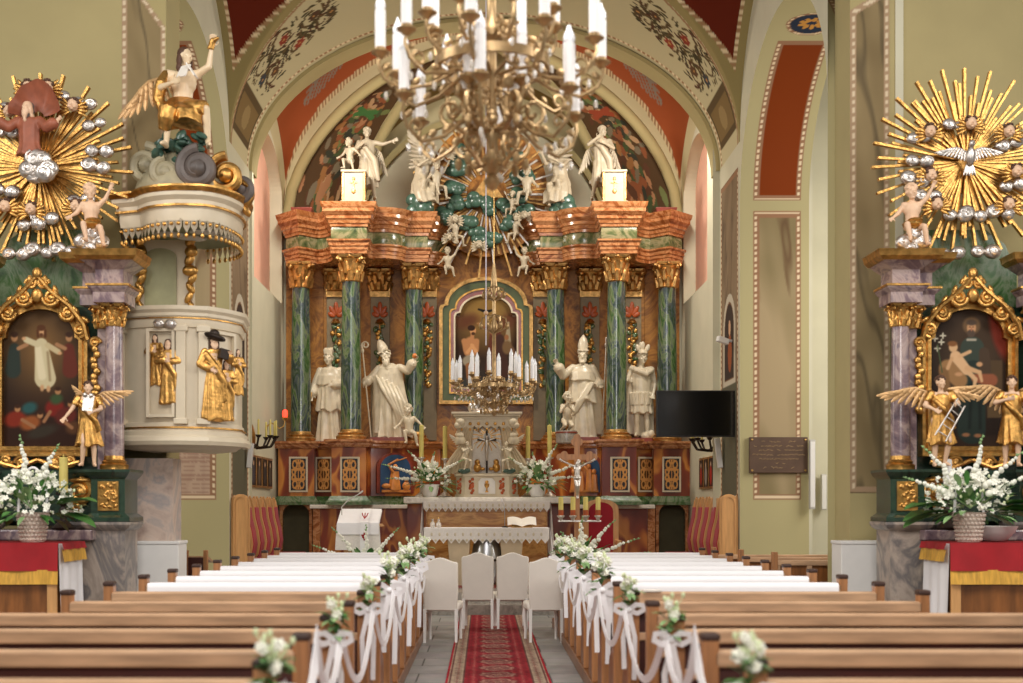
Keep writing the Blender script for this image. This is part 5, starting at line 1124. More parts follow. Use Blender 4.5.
def side_altar(sd, cx, dx, gx, gz):
    nm = 'left' if sd < 0 else 'right'; Y = 12.8
    t = thing('side_altar', 'purple and grey marbled side altar with gilt capitals on the %s nave wall' % nm, 'side altar', (cx,13.2,0)); q = dict(parent=t, world=True)
    for s in (-1,1):
        x = cx+s*dx
        column(t, x, Y, 1.955, 3.58, .095, .22, M['pmarble'], M['gold'], hb=.09)
        B().bx(x-s*.11-.09,x-s*.11+.09,12.92,13.1,1.96,3.4).build('pilaster', M['pmarble'], smooth=0, **q)
        b = capital(B(), (x-s*.13,12.95,3.36), .085, .22); b.build('pilaster_capital', M['gold'], smooth=50, **q)
        e = [(x+s*.15,13.0),(x+s*.15,12.62),(x-s*.16,12.62),(x-s*.16,12.8),(x-s*.34,12.8),(x-s*.34,13.0)]
        if s > 0: e = e[::-1]
        B().sweep(e, [(-.05,3.58),(.0,3.58),(0,3.68),(.04,3.72),(.04,3.74),(-.02,3.75),(-.02,3.9),(.04,3.94),(.1,3.98),(-.05,3.98)]).build('entablature', M['pmarble'], smooth=30, **q)
        B().sweep(e, [(-.03,3.74),(.055,3.735),(.055,3.755),(-.03,3.76)]).build('gilt_moulding', M['gold'], smooth=30, **q)
        B().sweep(e, [(-.03,3.98),(.11,3.975),(.15,4.01),(.16,4.05),(.17,4.07),(-.03,4.07)]).build('gilt_cornice', M['gold'], smooth=30, **q)
        p = [(x+s*.16,13.05),(x+s*.16,12.6),(x-s*.17,12.6),(x-s*.17,12.72),(x-s*.42,12.72),(x-s*.42,13.05)]
        if s > 0: p = p[::-1]
        B().sweep(p, [(-.02,1.45),(.06,1.45),(.06,1.49),(.0,1.53),(0,1.86),(.04,1.9),(.06,1.93),(.06,1.955),(-.02,1.957)]).build('pedestal', M['dkgreen'], smooth=30, **q)
        B().sweep(p, [(-.02,0),(.0,0),(0,1.36),(.05,1.39),(.07,1.42),(.07,1.445),(-.02,1.45)]).build('plinth', M['ggmarble'], smooth=30, **q)
        f = B().bx(x-s*.0-.1,x+.1,12.585,12.6,1.555,1.84).build('gilt_panel', M['gold'], smooth=0, **q)
        b = B(); rn = random.Random(3)
        for k in range(26): a = rn.uniform(0,6.28); b.ell((x+.075*rn.uniform(-1,1), 12.585, 1.7+.12*rn.uniform(-1,1)), (.026,.012,.016), (0,a,0), 7, 5)
        b.build('panel_carving', M['gold'], f, world=True, kind='stuff')
        b = B(); scroll(b, (x-s*.3,12.68,1.74), .12, 1.5, .035, PI/2, -s); scroll(b, (x-s*.33,12.69,1.6), .07, 1.2, .025, 0, s); b.ell((x-s*.28,12.68,1.85), (.13,.05,.03)); b.build('gilt_volute', M['gold'], **q)
        b = B()
        for k in range(12): b.ell((x-s*.22+.02*math.sin(k*2), 12.9, 2.55+k*.055), (.05-.0015*k,.02,.04), (0,.6*(-1)**k,0), 8, 6)
        scroll(b, (x-s*.22,12.9,3.22), .055, 1.2, .018); b.build('gilt_pendant', M['gold'], **q)
    B().bx(cx-dx+.06,cx+dx-.06,13.2,13.3,1.4,3.62).bx(cx-.5,cx+.5,13.3,13.99,1.4,3.5).build('back_board', M['dkgreen'], smooth=0, **q)
    B().bx(cx-dx+.42,cx+dx-.42,12.95,13.2,1.45,1.955).build('predella', M['dkgreen'], smooth=0, **q)
    o = [(cx-.62,3.5),(cx+.62,3.5),(cx+.62,4.0),(cx+.5,4.3),(cx+.3,4.45),(cx-.3,4.45),(cx-.5,4.3),(cx-.62,4.0)]
    B().prism(o, 13.42, 13.6).build('upper_panel', M['gmarble'], smooth=0, **q)
    B().bx(cx-dx+.12,cx+dx-.12,12.45,13.2,1.27,1.37).build('mensa', M['pmarble'], smooth=0, bevel=.012, **q); B().bx(cx-dx+.17,cx+dx-.17,12.6,13.4,0,1.27).build('altar_block', M['ggmarble'], smooth=0, **q)
    # picture
    who = 'a glowing white-robed figure above fallen men' if sd < 0 else 'an old man holding a child'
    pt = thing('side_altar_painting', 'arched gilt framed painting of %s' % who, 'painting', (cx,13.1,2.1)); q = dict(parent=pt, world=True)
    def ol(w, z0, z1, z2):
        return [(cx-w,z0),(cx+w,z0),(cx+w,z1),(cx+w*.93,z1+.02)]+[(cx+w*.9*math.cos(PI*k/20), z1+.02+(z2-z1-.02)*math.sin(PI*k/20)) for k in range(0,21)]+[(cx-w*.93,z1+.02),(cx-w,z1)]
    for k, (a, y0) in enumerate((((.48,2.1,3.3,3.7),13.04),((.45,2.13,3.29,3.67),13.09),((.42,2.16,3.28,3.63),13.06))):
        nx = [(.45,2.13,3.29,3.67),(.42,2.16,3.28,3.63),(.385,2.2,3.27,3.58)][k]; B().ring(ol(*a), ol(*nx), y0, 13.19).build('frame' if k == 0 else 'inner_frame', M['gold'], smooth=0, **q)
    U, V = grid2(-.4, .4, 110, 0, 1.4, 190); x, y = U/.4, V/.4; S = {'C': np.ones((*U.shape,3))*col(40,29,22)}
    def p(c, d, e=.035, k=1): S['C'] = mix(S['C'], col(*c), sstep(d, e)*k)
    E = lambda cx_, cy, rx, ry, rot=0: d_ell(x, y, (cx_, cy), rx, ry, rot)
    K = lambda x0_, y0, x1_, y1, r0, r1=None: d_cap(x, y, (x0_, y0), (x1_, y1), r0, r1)
    if sd < 0:
        S['C'] = mix(S['C'], col(132,96,54), np.clip(1.05-np.hypot(x*.8,(y-2.5)*.6), 0, 1)*.9); S['C'] = mix(S['C'], col(52,28,18), np.clip(1.6-y,0,1)*.7)
        for dx_, c in ((-.7,(44,52,46)),(.68,(96,44,32))): p(c, K(dx_,2.5,dx_*1.05,1.95,.13,.2), .06); p((170,124,84), E(dx_,2.78,.085,.11)); p((60,38,26), E(dx_,2.85,.095,.07)); p((160,116,80), K(dx_*.85,2.5,dx_*.55,2.6,.05))
        p((196,182,144), K(-.02,2.6,.08,1.75,.16,.27)); p((214,200,164), K(-.1,2.5,0,1.8,.08,.1), .06); p((150,130,96), K(.14,2.4,.2,1.7,.03), .05); p((196,182,144), K(-.12,2.6,-.4,2.72,.075)); p((190,172,132), K(.14,2.58,.4,2.42,.07))
        p((200,152,108), E(-.02,2.93,.09,.12)); p((84,50,28), E(-.02,3.02,.11,.08)); p((84,50,28), K(-.11,2.95,-.1,2.8,.035)); p((84,50,28), K(.08,2.95,.08,2.8,.035)); p((92,56,34), E(-.02,2.84,.05,.05)); p((200,152,108), E(-.46,2.75,.05,.04)); p((200,152,108), E(.45,2.38,.05,.04)); p((190,146,104), E(.0,1.5,.05,.08)); p((190,146,104), E(.16,1.48,.05,.08))
        for x0_, y0, c, rx, ry in ((-.68,.72,(122,42,26),.28,.2),(-.3,.62,(140,78,40),.26,.18),(.32,1.0,(118,34,26),.24,.22),(.6,.8,(92,36,28),.28,.22),(0,.4,(54,46,36),.4,.14),(-.32,1.0,(44,80,78),.2,.14),(.36,1.22,(58,76,46),.16,.13),(.8,.5,(84,54,32),.2,.16)): p(c, E(x0_,y0,rx,ry,.3), .09)
        for x0_, y0 in ((-.62,.98),(-.05,.82),(.4,1.42),(.72,1.1)): p((164,118,78), E(x0_,y0,.075,.085)); p((56,34,22), E(x0_,y0+.06,.08,.05))
        for a in ((-.5,.7,-.2,.52),(.2,.9,.05,.66),(.5,.7,.75,.5)): p((150,104,70), K(*a,.045))
    else:
        p((66,50,36), E(.1,2.2,.8,1.3), .5); p((116,44,30), E(.85,2.9,.25,.7,.25), .12); p((80,62,42), d_box(x,y,.58,.88,1.0,2.2)); p((92,72,48), d_box(x,y,.5,1,.75,1.05)); p((52,38,28), d_box(x,y,-1,1,0,.3), .1)
        p((58,66,56), K(.12,2.5,.12,1.9,.3,.34)); p((40,50,44), K(.15,1.9,.1,.45,.3,.36)); p((74,58,44), K(.42,2.4,.45,1.8,.13,.16)); p((30,36,32), K(.1,1.6,.05,.5,.04), .06); p((30,36,32), K(.3,1.6,.32,.5,.04), .06)
        p((180,138,90), E(.1,3.08,.22,.22), .06, .35); p((190,142,100), E(.1,3.02,.115,.15)); p((82,66,54), E(.1,3.15,.13,.07)); p((84,68,56), E(.09,2.88,.1,.1)); p((70,44,32), E(.06,3.04,.02,.012), .02); p((70,44,32), E(.14,3.04,.02,.012), .02); p((170,112,80), E(.1,2.98,.02,.045), .02); p((170,160,140), K(0,2.72,.2,2.72,.03))
        p((150,112,72), K(-.5,2.0,-.2,1.7,.22,.2), .06); p((140,82,56), K(.2,1.75,.6,1.7,.11,.16), .05); p((126,92,58), K(-.6,1.9,-.55,1.5,.12), .06)
        p((214,172,128), K(-.3,2.3,-.02,1.95,.14,.12)); p((208,166,122), E(-.36,2.53,.11,.125)); p((128,84,50), E(-.38,2.62,.12,.07)); p((210,168,124), K(-.02,1.95,.2,1.72,.075,.05)); p((210,168,124), K(.2,1.72,.16,1.5,.05,.035)); p((206,162,118), K(0,2.0,.3,1.9,.07,.05)); p((206,162,118), K(.3,1.9,.36,1.68,.05,.035)); p((208,164,120), K(-.2,2.3,.06,2.42,.045)); p((200,156,112), K(-.4,2.25,-.5,2.0,.045))
        p((196,148,106), E(.3,2.1,.08,.06)); p((192,144,102), E(-.22,1.85,.1,.05))
        for x0_, y0 in ((-.82,2.75),(-.66,2.66),(-.76,2.5),(-.62,2.82)):
            for k in range(4): p((200,192,168), E(x0_+.04*math.cos(k*1.57),y0+.04*math.sin(k*1.57),.045,.02,k*1.57), .015)
        p((72,84,54), K(-.76,2.6,-.64,1.9,.015), .02); p((150,104,72), E(-.04,.32,.1,.05)); p((150,104,72), E(.26,.3,.1,.05))
    C = S['C']
    painted('canvas', U, V, (U+cx, U*0+13.12, V+2.19), C, M['picture'], pt, world=True, mask=(V < 1.09) | (V < 1.1+.3*np.sqrt(np.clip(1-(U/.36)**2, 0, 1))) & (np.abs(U) < .37))
    b = B(); b2_ = B()
    for s in (-1,1):
        scroll(b, (cx+s*.42,13.0,3.46), .075, 1.5, .022, -PI/2, s); scroll(b, (cx+s*.3,13.0,3.63), .08, 1.5, .022, PI, s); scroll(b, (cx+s*.14,12.98,3.78), .09, 1.6, .022, PI, s); scroll(b, (cx+s*.06,12.98,3.92), .06, 1.5, .018, 0, s)
        b.tube([(cx+s*.5,13.0,3.36),(cx+s*.46,12.99,3.52),(cx+s*.32,12.98,3.7),(cx+s*.14,12.97,3.84),(cx,12.97,4.0)], [.03,.03,.028,.025,.02], 7)
        for k in range(5): b.ell((cx+s*(.48-.1*k),12.98,3.56+.1*k), (.05,.02,.026), (0,s*(.6+.2*k),0), 8, 6)
        scroll(b2_, (cx+s*.16,13.0,2.03), .07, 1.5, .02, 0, s); scroll(b2_, (cx+s*.32,13.0,2.05), .06, 1.5, .02, PI, s); b2_.tube([(cx,13,2.06),(cx+s*.2,12.99,1.98),(cx+s*.42,13.0,2.04)], .024)
    b2_.build('gilt_base_scroll', M['gold'], **q)
    b.ell((cx,12.97,4.02), (.05,.03,.06)).ell((cx,12.97,3.8), (.06,.03,.07)); cr = b.build('gilt_cresting', M['gold'], **q)
    cr.location.z -= .1
    # cloth covered table standing before the altar
    x0, x1 = (cx-.85, -3.84) if sd < 0 else (4.2, cx+.85); zt = 1.255; yn, yf = 11.7, 12.36
    tt = thing('offering_table', 'oak panelled table under a red cloth before the %s side altar' % nm, 'table', ((x0+x1)/2,12.03,0)); q = dict(parent=tt, world=True)
    B().bx(x0+.02,x1-.02,yn+.03,yf-.02,.1,zt).build('carcass', M['woodpanel'], smooth=0, **q); B().bx(x0,x1,yn,yf,0,.1).build('plinth', M['wooddark'], smooth=0, **q)
    for x in (x0+.05, x1-.05): B().bx(x-.045,x+.045,yn+.0,yn+.035,.1,zt).build('stile', M['woodlight'], smooth=0, bevel=.006, **q)
    B().bx(x0+.09,x1-.09,yn+.01,yn+.035,.1,.2).build('rail', M['woodlight'], smooth=0, **q); B().bx(x0+.09,x1-.09,yn+.01,yn+.035,.93,.99).build('rail', M['woodlight'], smooth=0, **q)
    ct = thing('table_cloth', 'red cloth with a gold fringe over white linen on the %s table' % nm, 'tablecloth', ((x0+x1)/2,12.03,zt+.001)); q = dict(parent=ct, world=True)
    xs_ = x1 if sd < 0 else x0; so = 1 if sd < 0 else -1
    B().bx(x0-.01,x1+.01,yn-.012,yf,zt+.002,zt+.014).build('top', M['redcloth'], smooth=0, **q)
    def hang(xa, ya, xb, yb, z0, z1, w, ph=0, nn=24):
        d = Vector((yb-ya, xa-xb, 0)).normalized()
        return B().surf(lambda u, v: (xa+(xb-xa)*u+d.x*w*(.5+.5*math.sin(u*19+ph))*(1-v), ya+(yb-ya)*u+d.y*w*(.5+.5*math.sin(u*19+ph))*(1-v), z0+(z1-z0)*v), nn, 4)
    hang(x0-.01,yn-.014,x1+.01,yn-.014,zt-.24,zt+.012,.02).build('red_drop', M['redcloth'], **q); hang(x0-.01,yn-.016,x1+.01,yn-.016,zt-.36,zt-.23,.024).build('gold_fringe', M['fringe'], **q)
    a = (xs_+so*.014); e = (a,yn-.01,a,yf) if sd < 0 else (a,yf,a,yn-.01)
    hang(*e,.02,zt+.006,.04,1).build('white_linen', M['cloth'], **q); a += so*.03; e = (a,yn-.01,a,yf) if sd < 0 else (a,yf,a,yn-.01)
    hang(*e,zt-.05,zt+.012,.02,1).build('red_side_drop', M['redcloth'], **q); hang(*e,zt-.16,zt-.05,.024,1).build('gold_side_fringe', M['fringe'], **q)
    # glory
    g = thing('sunburst_glory', 'great gilt sunburst with silver clouds around %s' % ('a bearded figure in a red cloak' if sd < 0 else 'a silver dove'), 'sculpture', (gx,13.25,gz)); q = dict(parent=g)
    rn = random.Random(20+sd); n = 92
    for k in range(n):
        a = 2*PI*k/n+rn.uniform(-.01,.01); L = (1.0 if k % 4 == 0 else rn.uniform(.74,.96)) if k % 2 == 0 else rn.uniform(.55,.86); L *= .96
        B().box((0,0,.08+(L-.08)/2), (.013,.03,L-.08), taper=1.9).xf(Matrix.Translation((0,rn.uniform(-.03,.04),0)) @ Matrix.Rotation(a,4,'Y')).build('ray', M['gold'], smooth=0, **q)
    B().lathe([(.3,-.02),(.3,.02)], 30, (0,.08,0), Matrix.Rotation(PI/2,3,'X')).build('backing', M['gold'], smooth=30, **q)
    P2 = lambda px, py: Vector((wx(px,13.1)-gx, -.12, wz(py,13.1)-gz))
    if sd > 0:
        ch = ((931,130),(972,122),(1010,130),(932,174),(1018,170),(938,203),(1010,203)); cl = ((922,136),(958,122),(1013,142),(922,158),(918,178),(1017,183),(930,196),(960,213),(976,213),(1003,212),(953,252),(988,250))
        d = B().ell((0,-.14,.02), (.05,.05,.1), (.2,0,0)).ell((0,-.18,.14), (.035,.04,.04)).cap((0,-.21,.14),(0,-.24,.125),.012,.004)
        for k in range(5): d.ell((.02*(k-2),-.12,-.1), (.014,.008,.07), (0,-.15*(k-2),0), 8, 6)
        d.build('dove', M['silver'], **q)
        for s in (-1,1): wing(s,.2,.0).mv((s*.03,-.13,.06)).build('wing', M['silver'], **q)
        s_ = .115
    else:
        ch = ((27,86),(47,86),(72,104),(8,110),(30,208),(75,205),(4,205)); cl = ((55,95),(82,100),(92,122),(97,148),(94,165),(28,222),(42,218),(14,252),(37,250),(62,250),(78,198),(4,130),(2,190),(8,106))
        s_ = .115
        b = B(); J = dict(pelvis=(0,.02,.95), el=(-.38,-.08,1.24), wl=(-.58,-.16,1.36), er=(.36,-.08,1.24), wr=(.56,-.16,1.34), head=(-.02,-.08,1.62)); body_b(b, J, legs=False, look=(.1,0,-.3), beard=1.3, hair='long'); 
        c = b.build('bearded_figure', M['flesh'], g, voxel=.015, sm=2, smooth=180); c.location = (wx(31,13.1)-gx,-.2,-.31); c.scale = (.52,)*3
        b = B().ell((-.02,.03,1.68), (.1,.1,.09)).ell((-.02,-.1,1.5), (.06,.06,.1)).ell((-.02,.06,1.6), (.1,.07,.13)); b.build('hair_and_beard', mat('grey_beard',(96,90,84),.6), c)
        b = B().robe([(.7,0,0,.26,.2,.1),(.95,0,0,.2,.16,.08),(1.25,0,0,.21,.16,.05),(1.4,0,0,.22,.13,.02),(1.46,0,0,.12,.1,0)], k=8, seed=3); b.cap((-.2,0,1.4),(-.38,-.08,1.24),.09,.1).cap((-.38,-.08,1.24),(-.52,-.13,1.32),.1,.12).cap((.2,0,1.4),(.36,-.08,1.24),.09,.1).cap((.36,-.08,1.24),(.5,-.13,1.3),.1,.12); b.build('red_robe', M['robered'], c, voxel=.02, sm=3, smooth=180)
        b = B(); b.surf(lambda u, v: (.12+(.12+.36*v)*math.cos(.1+u*3.0)*1.05, .12-.22*v*v+.035*math.sin(u*26)*v, 1.5+(.1+.5*v)*math.sin(.1+u*3.0)*(1+.15*math.sin(u*5))), 60, 8); b.surf(lambda u, v: (.12+(.12+.36*v)*math.cos(.1+u*3.0)*1.05, .135-.22*v*v+.035*math.sin(u*26)*v, 1.5+(.1+.5*v)*math.sin(.1+u*3.0)*(1+.15*math.sin(u*5))), 60, 8); b.build('billowing_cloak', M['robered'], c)
        cloud_curl((wx(38,13)-gx,-.22,wz(166,13)-gz), .2, 3, 6).build('silver_cloud', M['silver'], **q)
    for k, (px, py) in enumerate(ch): cherub_parts(g, P2(px,py), s_, M['flesh'], M['gold'], M['hairbrown'])
    for k, (px, py) in enumerate(cl):
        if k < 99: cloud_curl(P2(px,py)+Vector((0,.05,0)), .15 if py > 140 else .125, k, 2).build('silver_cloud', M['silver'], **q)
    return t
sal = side_altar(-1, -4.46, .82, wx(38,13.2), wz(166,13.2)); sar = side_altar(1, 4.88, .78, wx(967,13.2), wz(161,13.2))
B0 = thing('wall_fixture_box', 'white painted plinth box against the pier below the pulpit', 'plinth', (-3.42,13.72,0)); B().bx(-.3,.24,-.19,.19,0,1.2).build('body', M['whitepaint'], B0, smooth=0, bevel=.008); B().bx(-.31,.25,-.2,.2,1.2,1.235).build('top', M['whitepaint'], B0, smooth=0, bevel=.008)
B0.name = 'plinth_box'
b2 = dup(B0, (4.02,13.72,0), 'white painted plinth box at the foot of the right pier')
# gilded angels before the side altars
def gilt_angel(label, loc, sc_, J, wings, tilt, hold=None, rz=0, look=(0,0,0)):
    t = thing('angel_statue', label, 'statue', (0,0,0)); b = body_b(B(), J, look=look, hair=None); c = b.build('figure', M['flesh'], t, voxel=.012, sm=2, smooth=180)
    j = {**JD, **J}; h = B(); hair_b(h, 'curly'); h.xf(Matrix.Translation(j['head']) @ Euler(look).to_matrix().to_4x4()).build('hair', M['hairbrown'], t)
    b = B().robe([(.45,.02,0,.26,.2,.16),(.65,.01,0,.22,.18,.13),(.92,0,0,.18,.145,.06),(1.0,0,0,.165,.135,.03),(1.2,0,0,.19,.145,.03),(1.36,0,0,.18,.12,.02),(1.42,0,0,.12,.09,0)], k=9, seed=int(abs(loc[0])*10)); b.cap(j['sl'], (Vector(j['sl'])+Vector(j['el']))/2, .09, .08).cap(j['sr'], (Vector(j['sr'])+Vector(j['er']))/2, .09, .08)
    b.tube([(-.17,-.12,1.3),(0,-.18,1.12),(.16,-.13,.95),(.22,-.06,.75)], [.04,.055,.055,.06], 8); b.build('gilt_tunic', M['gold'], t, voxel=.013, sm=2, smooth=180)
    for sg, L, lift in wings: wing(sg, L, lift).mv((sg*.06,.14,1.32)).build('wing', mat('gilt_ivory',(206,164,112),.42,.35,var=.2) if 'gilt_ivory' not in bpy.data.materials else bpy.data.materials['gilt_ivory'], t)
    if hold == 'tablet':
        B().box((.02,-.25,1.3), (.22,.05,.34), ry=.1, rx=-.1).cap((-.04,-.25,1.46),(-.04,-.25,1.47),.05,.05).cap((.08,-.25,1.45),(.08,-.25,1.46),.05,.05).build('stone_tablet', M['silver'], t, bevel=.01)
    elif hold == 'ladder':
        b = B(); b.cap((-.2,-.28,.62),(.22,-.28,1.3),.018).cap((.0,-.28,.5),(.36,-.28,1.16),.018)
        for k in range(5): f = k/4; b.cap(Vector((-.16,-.28,.7)).lerp(Vector((.18,-.28,1.24)),f), Vector((.04,-.28,.58)).lerp(Vector((.33,-.28,1.1)),f), .012)
        b.build('ladder', M['silver'], t)
    t.location = loc; t.scale = (sc_,)*3; t.rotation_euler = (0,0,rz); return t
J = dict(el=(-.3,-.1,1.2), wl=(-.42,-.22,1.02), er=(.26,-.12,1.2), wr=(.12,-.24,1.14), kl=(-.08,-.12,.52), al=(-.12,-.02,.1))
gilt_angel('gilded angel holding two stone tablets before the left side altar', (wx(88,12.45),12.46,1.965), .47, J, ((1,.55,.3),(-1,.3,.9)), 0, 'tablet', rz=.2)
J = dict(el=(-.32,-.06,1.2), wl=(-.2,-.24,1.1), er=(.3,-.12,1.22), wr=(.2,-.26,1.2), kr=(.12,-.12,.52), ar=(.08,0,.1), head=(-.02,-.05,1.63))
gilt_angel('gilded angel with spread wings holding a small ladder before the right side altar', (wx(941,12.45),12.46,1.965), .5, J, ((-1,.7,.05),(1,.5,.05)), 0, 'ladder', look=(0,0,.3))
J = dict(el=(-.3,-.1,1.25), wl=(-.1,-.2,1.3), er=(.3,-.1,1.22), wr=(.35,-.2,1.3))
gilt_angel('gilded angel with raised wings at the photo\'s right edge beside the candle', (wx(1012,12.45),12.46,1.965), .5, J, ((-1,.7,.2),(1,.7,.2)), 0, None, rz=-.3)
# putti seated on the cornices
pf = body_b(B(), {**JS, 'er':(.28,-.06,.95), 'wr':(.36,-.1,1.12)}, hs=1.3, hair='curly', look=(0,0,.3))
for lab, px, py, rz, s in (('painted putto on a silver cloud on the left side altar cornice', 91, 252, .2, .5),('painted putto reaching up from the right side altar cornice', 912, 252, -.2, .5)):
    t = statue('putto_statue', lab, 'statue', at(px,py,12.85)+Vector((0,0,.03)), B().merge(pf), M['flesh'], .013, s, rz=rz); t.location.z = 4.16
    B().ell((0,-.1,.42), (.2,.2,.1)).ell((.05,-.12,.5), (.15,.14,.06)).build('gilt_drape', M['gold'], t); cloud_curl((.02,-.05,.12), .34, 4, 4).build('silver_cloud', M['silver'], t)
# candles and flowers on the tables
candlestick('single white candle on a dark stick before the right side altar', (wx(957,12.3),12.55,1.372), M['candle'], .42, .26, .04, 'iron'); candlestick('single yellow candle on a dark stick before the left side altar', (wx(55,12.3),12.55,1.372), M['wax'], .36, .34, .042, 'iron')
bouquet('basket of white flowers on the red cloth of the right table', (wx(971,11.85),11.9,1.272), 1.0, .6, 31, 'basket', nb=170, nl=110, spikes=((2.4,.9,.75),(.8,.9,.7),(2.9,.6,.6),(1.4,1.25,.75),(.4,.7,.6)), br=.03, leafL=.17, tropical=7)
bouquet('basket of white flowers on the red cloth of the left table', (wx(31,11.85),11.9,1.272), 1.0, .62, 32, 'basket', nb=170, nl=110, spikes=((2.6,.7,.7),(1.0,1.0,.7),(1.7,1.2,.75)), br=.03, leafL=.17, tropical=7)
t = thing('bowl', 'white bowl on the red cloth behind the right flower basket', 'bowl', (4.78,12.15,1.272)); B().lathe([(.06,0),(.1,.01),(.17,.08),(.2,.14),(.185,.14),(.1,.03)], 28).build('body', M['whitepaint'], t)
# ---------------------------------------------------------------- pulpit
pp = thing('pulpit', 'white pulpit with gilded relief figures below its ornate canopy', 'pulpit', (-3.2,13.8,1.2)); q = dict(parent=pp, world=True)
pol = [(-3.8,14.0),(-3.8,13.45)]+curve((-3.62,13.32),(-3.4,13.2),(-3.1,13.2),5)+[(-2.85,13.28)]+curve((-2.82,13.32),(-2.68,13.48),(-2.6,13.75),6)+[(-2.66,14.3)]
def inset(p, k, c=(-3.2,13.9)): return [(c[0]+(x-c[0])*k, c[1]+(y-c[1])*k) for x, y in p]
B().slab(pol[::1], 2.26, 3.62).build('body', M['ivory'], smooth=35, **q)
B().sweep(pol, [(-.02,3.41),(.02,3.42),(.03,3.47),(.03,3.5),(.06,3.53),(.06,3.56),(.085,3.59),(.085,3.63),(-.02,3.64)]).build('rim', M['ivory'], smooth=30, **q); B().sweep(pol, [(.02,3.5),(.045,3.505),(.045,3.52),(.02,3.525)]).build('gilt_line', M['gold'], smooth=30, **q)
B().sweep(pol, [(-.02,2.26),(.02,2.22),(.08,2.22),(.1,2.26),(.085,2.3),(.06,2.32),(.06,2.36),(.03,2.38),(.02,2.45),(-.02,2.46)]).build('base_moulding', M['ivory'], smooth=30, **q); B().sweep(pol, [(.02,2.395),(.045,2.39),(.045,2.405),(.02,2.41)]).build('gilt_line', M['gold'], smooth=30, **q)
b = B(); pl = [inset(pol, k) for k in (1,.88,.6,.4)]; n = len(pol); vs = [(x,y,z) for p, z in zip(pl, (2.24,2.19,2.17,2.16)) for x, y in p]
b.add(vs, [(i*n+k, i*n+n+k, i*n+n+k+1, i*n+k+1) for i in range(3) for k in range(n-1)]).build('corbel', M['ivory'], smooth=50, **q)
for x, y, rz in ((-3.74,13.36,-.4),(-3.07,13.17,0),(-2.86,13.24,.3)): B().box((x,y,2.94), (.1,.05,1.0), rz=rz).box((x,y,3.4), (.14,.07,.06), rz=rz).box((x,y,2.46), (.14,.07,.06), rz=rz).build('pilaster', M['ivory'], smooth=0, bevel=.008, **q)
for x0_, x1_, y0_, y1_ in ((-3.42,-3.13,13.19,13.18),(-2.82,-2.62,13.3,13.62)):
    b = B(); d_ = Vector((x1_-x0_, y1_-y0_, 0)); n_ = Vector((d_.y,-d_.x,0)).normalized(); w_ = d_.length; M3 = Matrix.Translation(Vector((x0_,y0_,0))+n_*.012) @ Matrix.Rotation(math.atan2(d_.y,d_.x),4,'Z')
    b.ring([(0,2.5),(w_,2.5),(w_,3.4),(0,3.4)], [(.03,2.53),(w_-.03,2.53),(w_-.03,3.37),(.03,3.37)], -.02, .02).xf(M3).build('panel_frame', M['ivory'], smooth=0, **q)
def relief(px, py0, Y, s, rz, J, seed, look=(0,0,0), hair='brown'):
    c = at(px, py0, Y); g = body_b(B(), J, legs=False, look=look, hair=None, hands=True, beard=.8 if hair != 'none' else 0); T = Matrix.Translation(c) @ Matrix.Rotation(rz,4,'Z') @ Matrix.Diagonal((s,s*.45,s,1))
    r = B(); robe_long(r, seed=seed, fold=.17, r=.95); r.tube([(-.2,-.1,1.38),(0,-.17,1.1),(.2,-.14,.8),(.22,-.1,.4)], [.05,.07,.07,.04], 8); j = {**JD, **J}
    for n_ in 'lr': r.cap(j['s'+n_], j['e'+n_], .08, .09).cap(j['e'+n_], Vector(j['e'+n_]).lerp(Vector(j['w'+n_]),.7), .085, .09)
    h = B(); hair_b(h, 'long'); h.xf(Matrix.Translation(j['head']) @ Euler(look).to_matrix().to_4x4())
    o = g.xf(T).build('relief_body', M['flesh'], pp, world=True, voxel=.0045, sm=0, smooth=180); r.xf(T).build('gilt_robe', M['gold'], o, world=True, voxel=.008, sm=1, smooth=180); h.xf(T).build('hair', M['hairbrown'], o, world=True)
Jr = dict(el=(-.3,-.1,1.15), wl=(-.05,-.2,1.2), er=(.3,-.1,1.15), wr=(.08,-.2,1.15))
relief(168, 404, 13.17, .375, -.02, Jr, 5); relief(155, 386, 13.22, .3, -.1, Jr, 6, hair='none')
relief(214, 421, 13.27, .5, .5, dict(el=(-.3,-.1,1.15), wl=(-.1,-.2,1.05), er=(.32,-.12,1.25), wr=(.3,-.25,1.35)), 7); relief(226, 421, 13.42, .36, .75, Jr, 8); relief(238, 396, 13.62, .28, .9, Jr, 9, hair='none')
cloud_curl(at(165,323,13.14), .12, 3, 2).build('silver_cloud', M['silver'], **q); B().ell(at(215,337,13.24), (.12,.06,.035), (0,.25,.6)).ell(at(214,334,13.26), (.06,.05,.05)).build('dark_hat', M['iron'], **q); B().box(at(224,354,13.26), (.1,.04,.1), rz=.7, ry=.2).build('dark_book', M['iron'], **q)
# back panel between pulpit and canopy
arc = [(-3.62,3.6),(-3.28,3.6),(-3.28,4.25)]+[(-3.45+.17*math.cos(PI*k/10), 4.25+.1*math.sin(PI*k/10)) for k in range(1,10)]+[(-3.62,4.25)]
B().bx(-3.85,-3.1,13.88,13.95,3.6,4.5).build('board', M['ivory'], smooth=0, **q); B().prism(arc, 13.86, 13.9).build('arched_panel', mat('greenish_panel',(150,146,108),.5), smooth=0, **q)
for x in (-3.66,-3.12):
    b = B(); rn = random.Random(1)
    for k in range(9): b.ell((x+.02*math.sin(k*1.9), 13.82, 4.42-k*.1), (.055-.003*k,.035,.075), (0,.5*(-1)**k,0), 10, 7)
    b.ell((x,13.8,4.1), (.085,.05,.06)); b.ell((x+.01,13.8,4.3), (.07,.05,.06)); b.build('gilt_drape', M['gold'], **q)
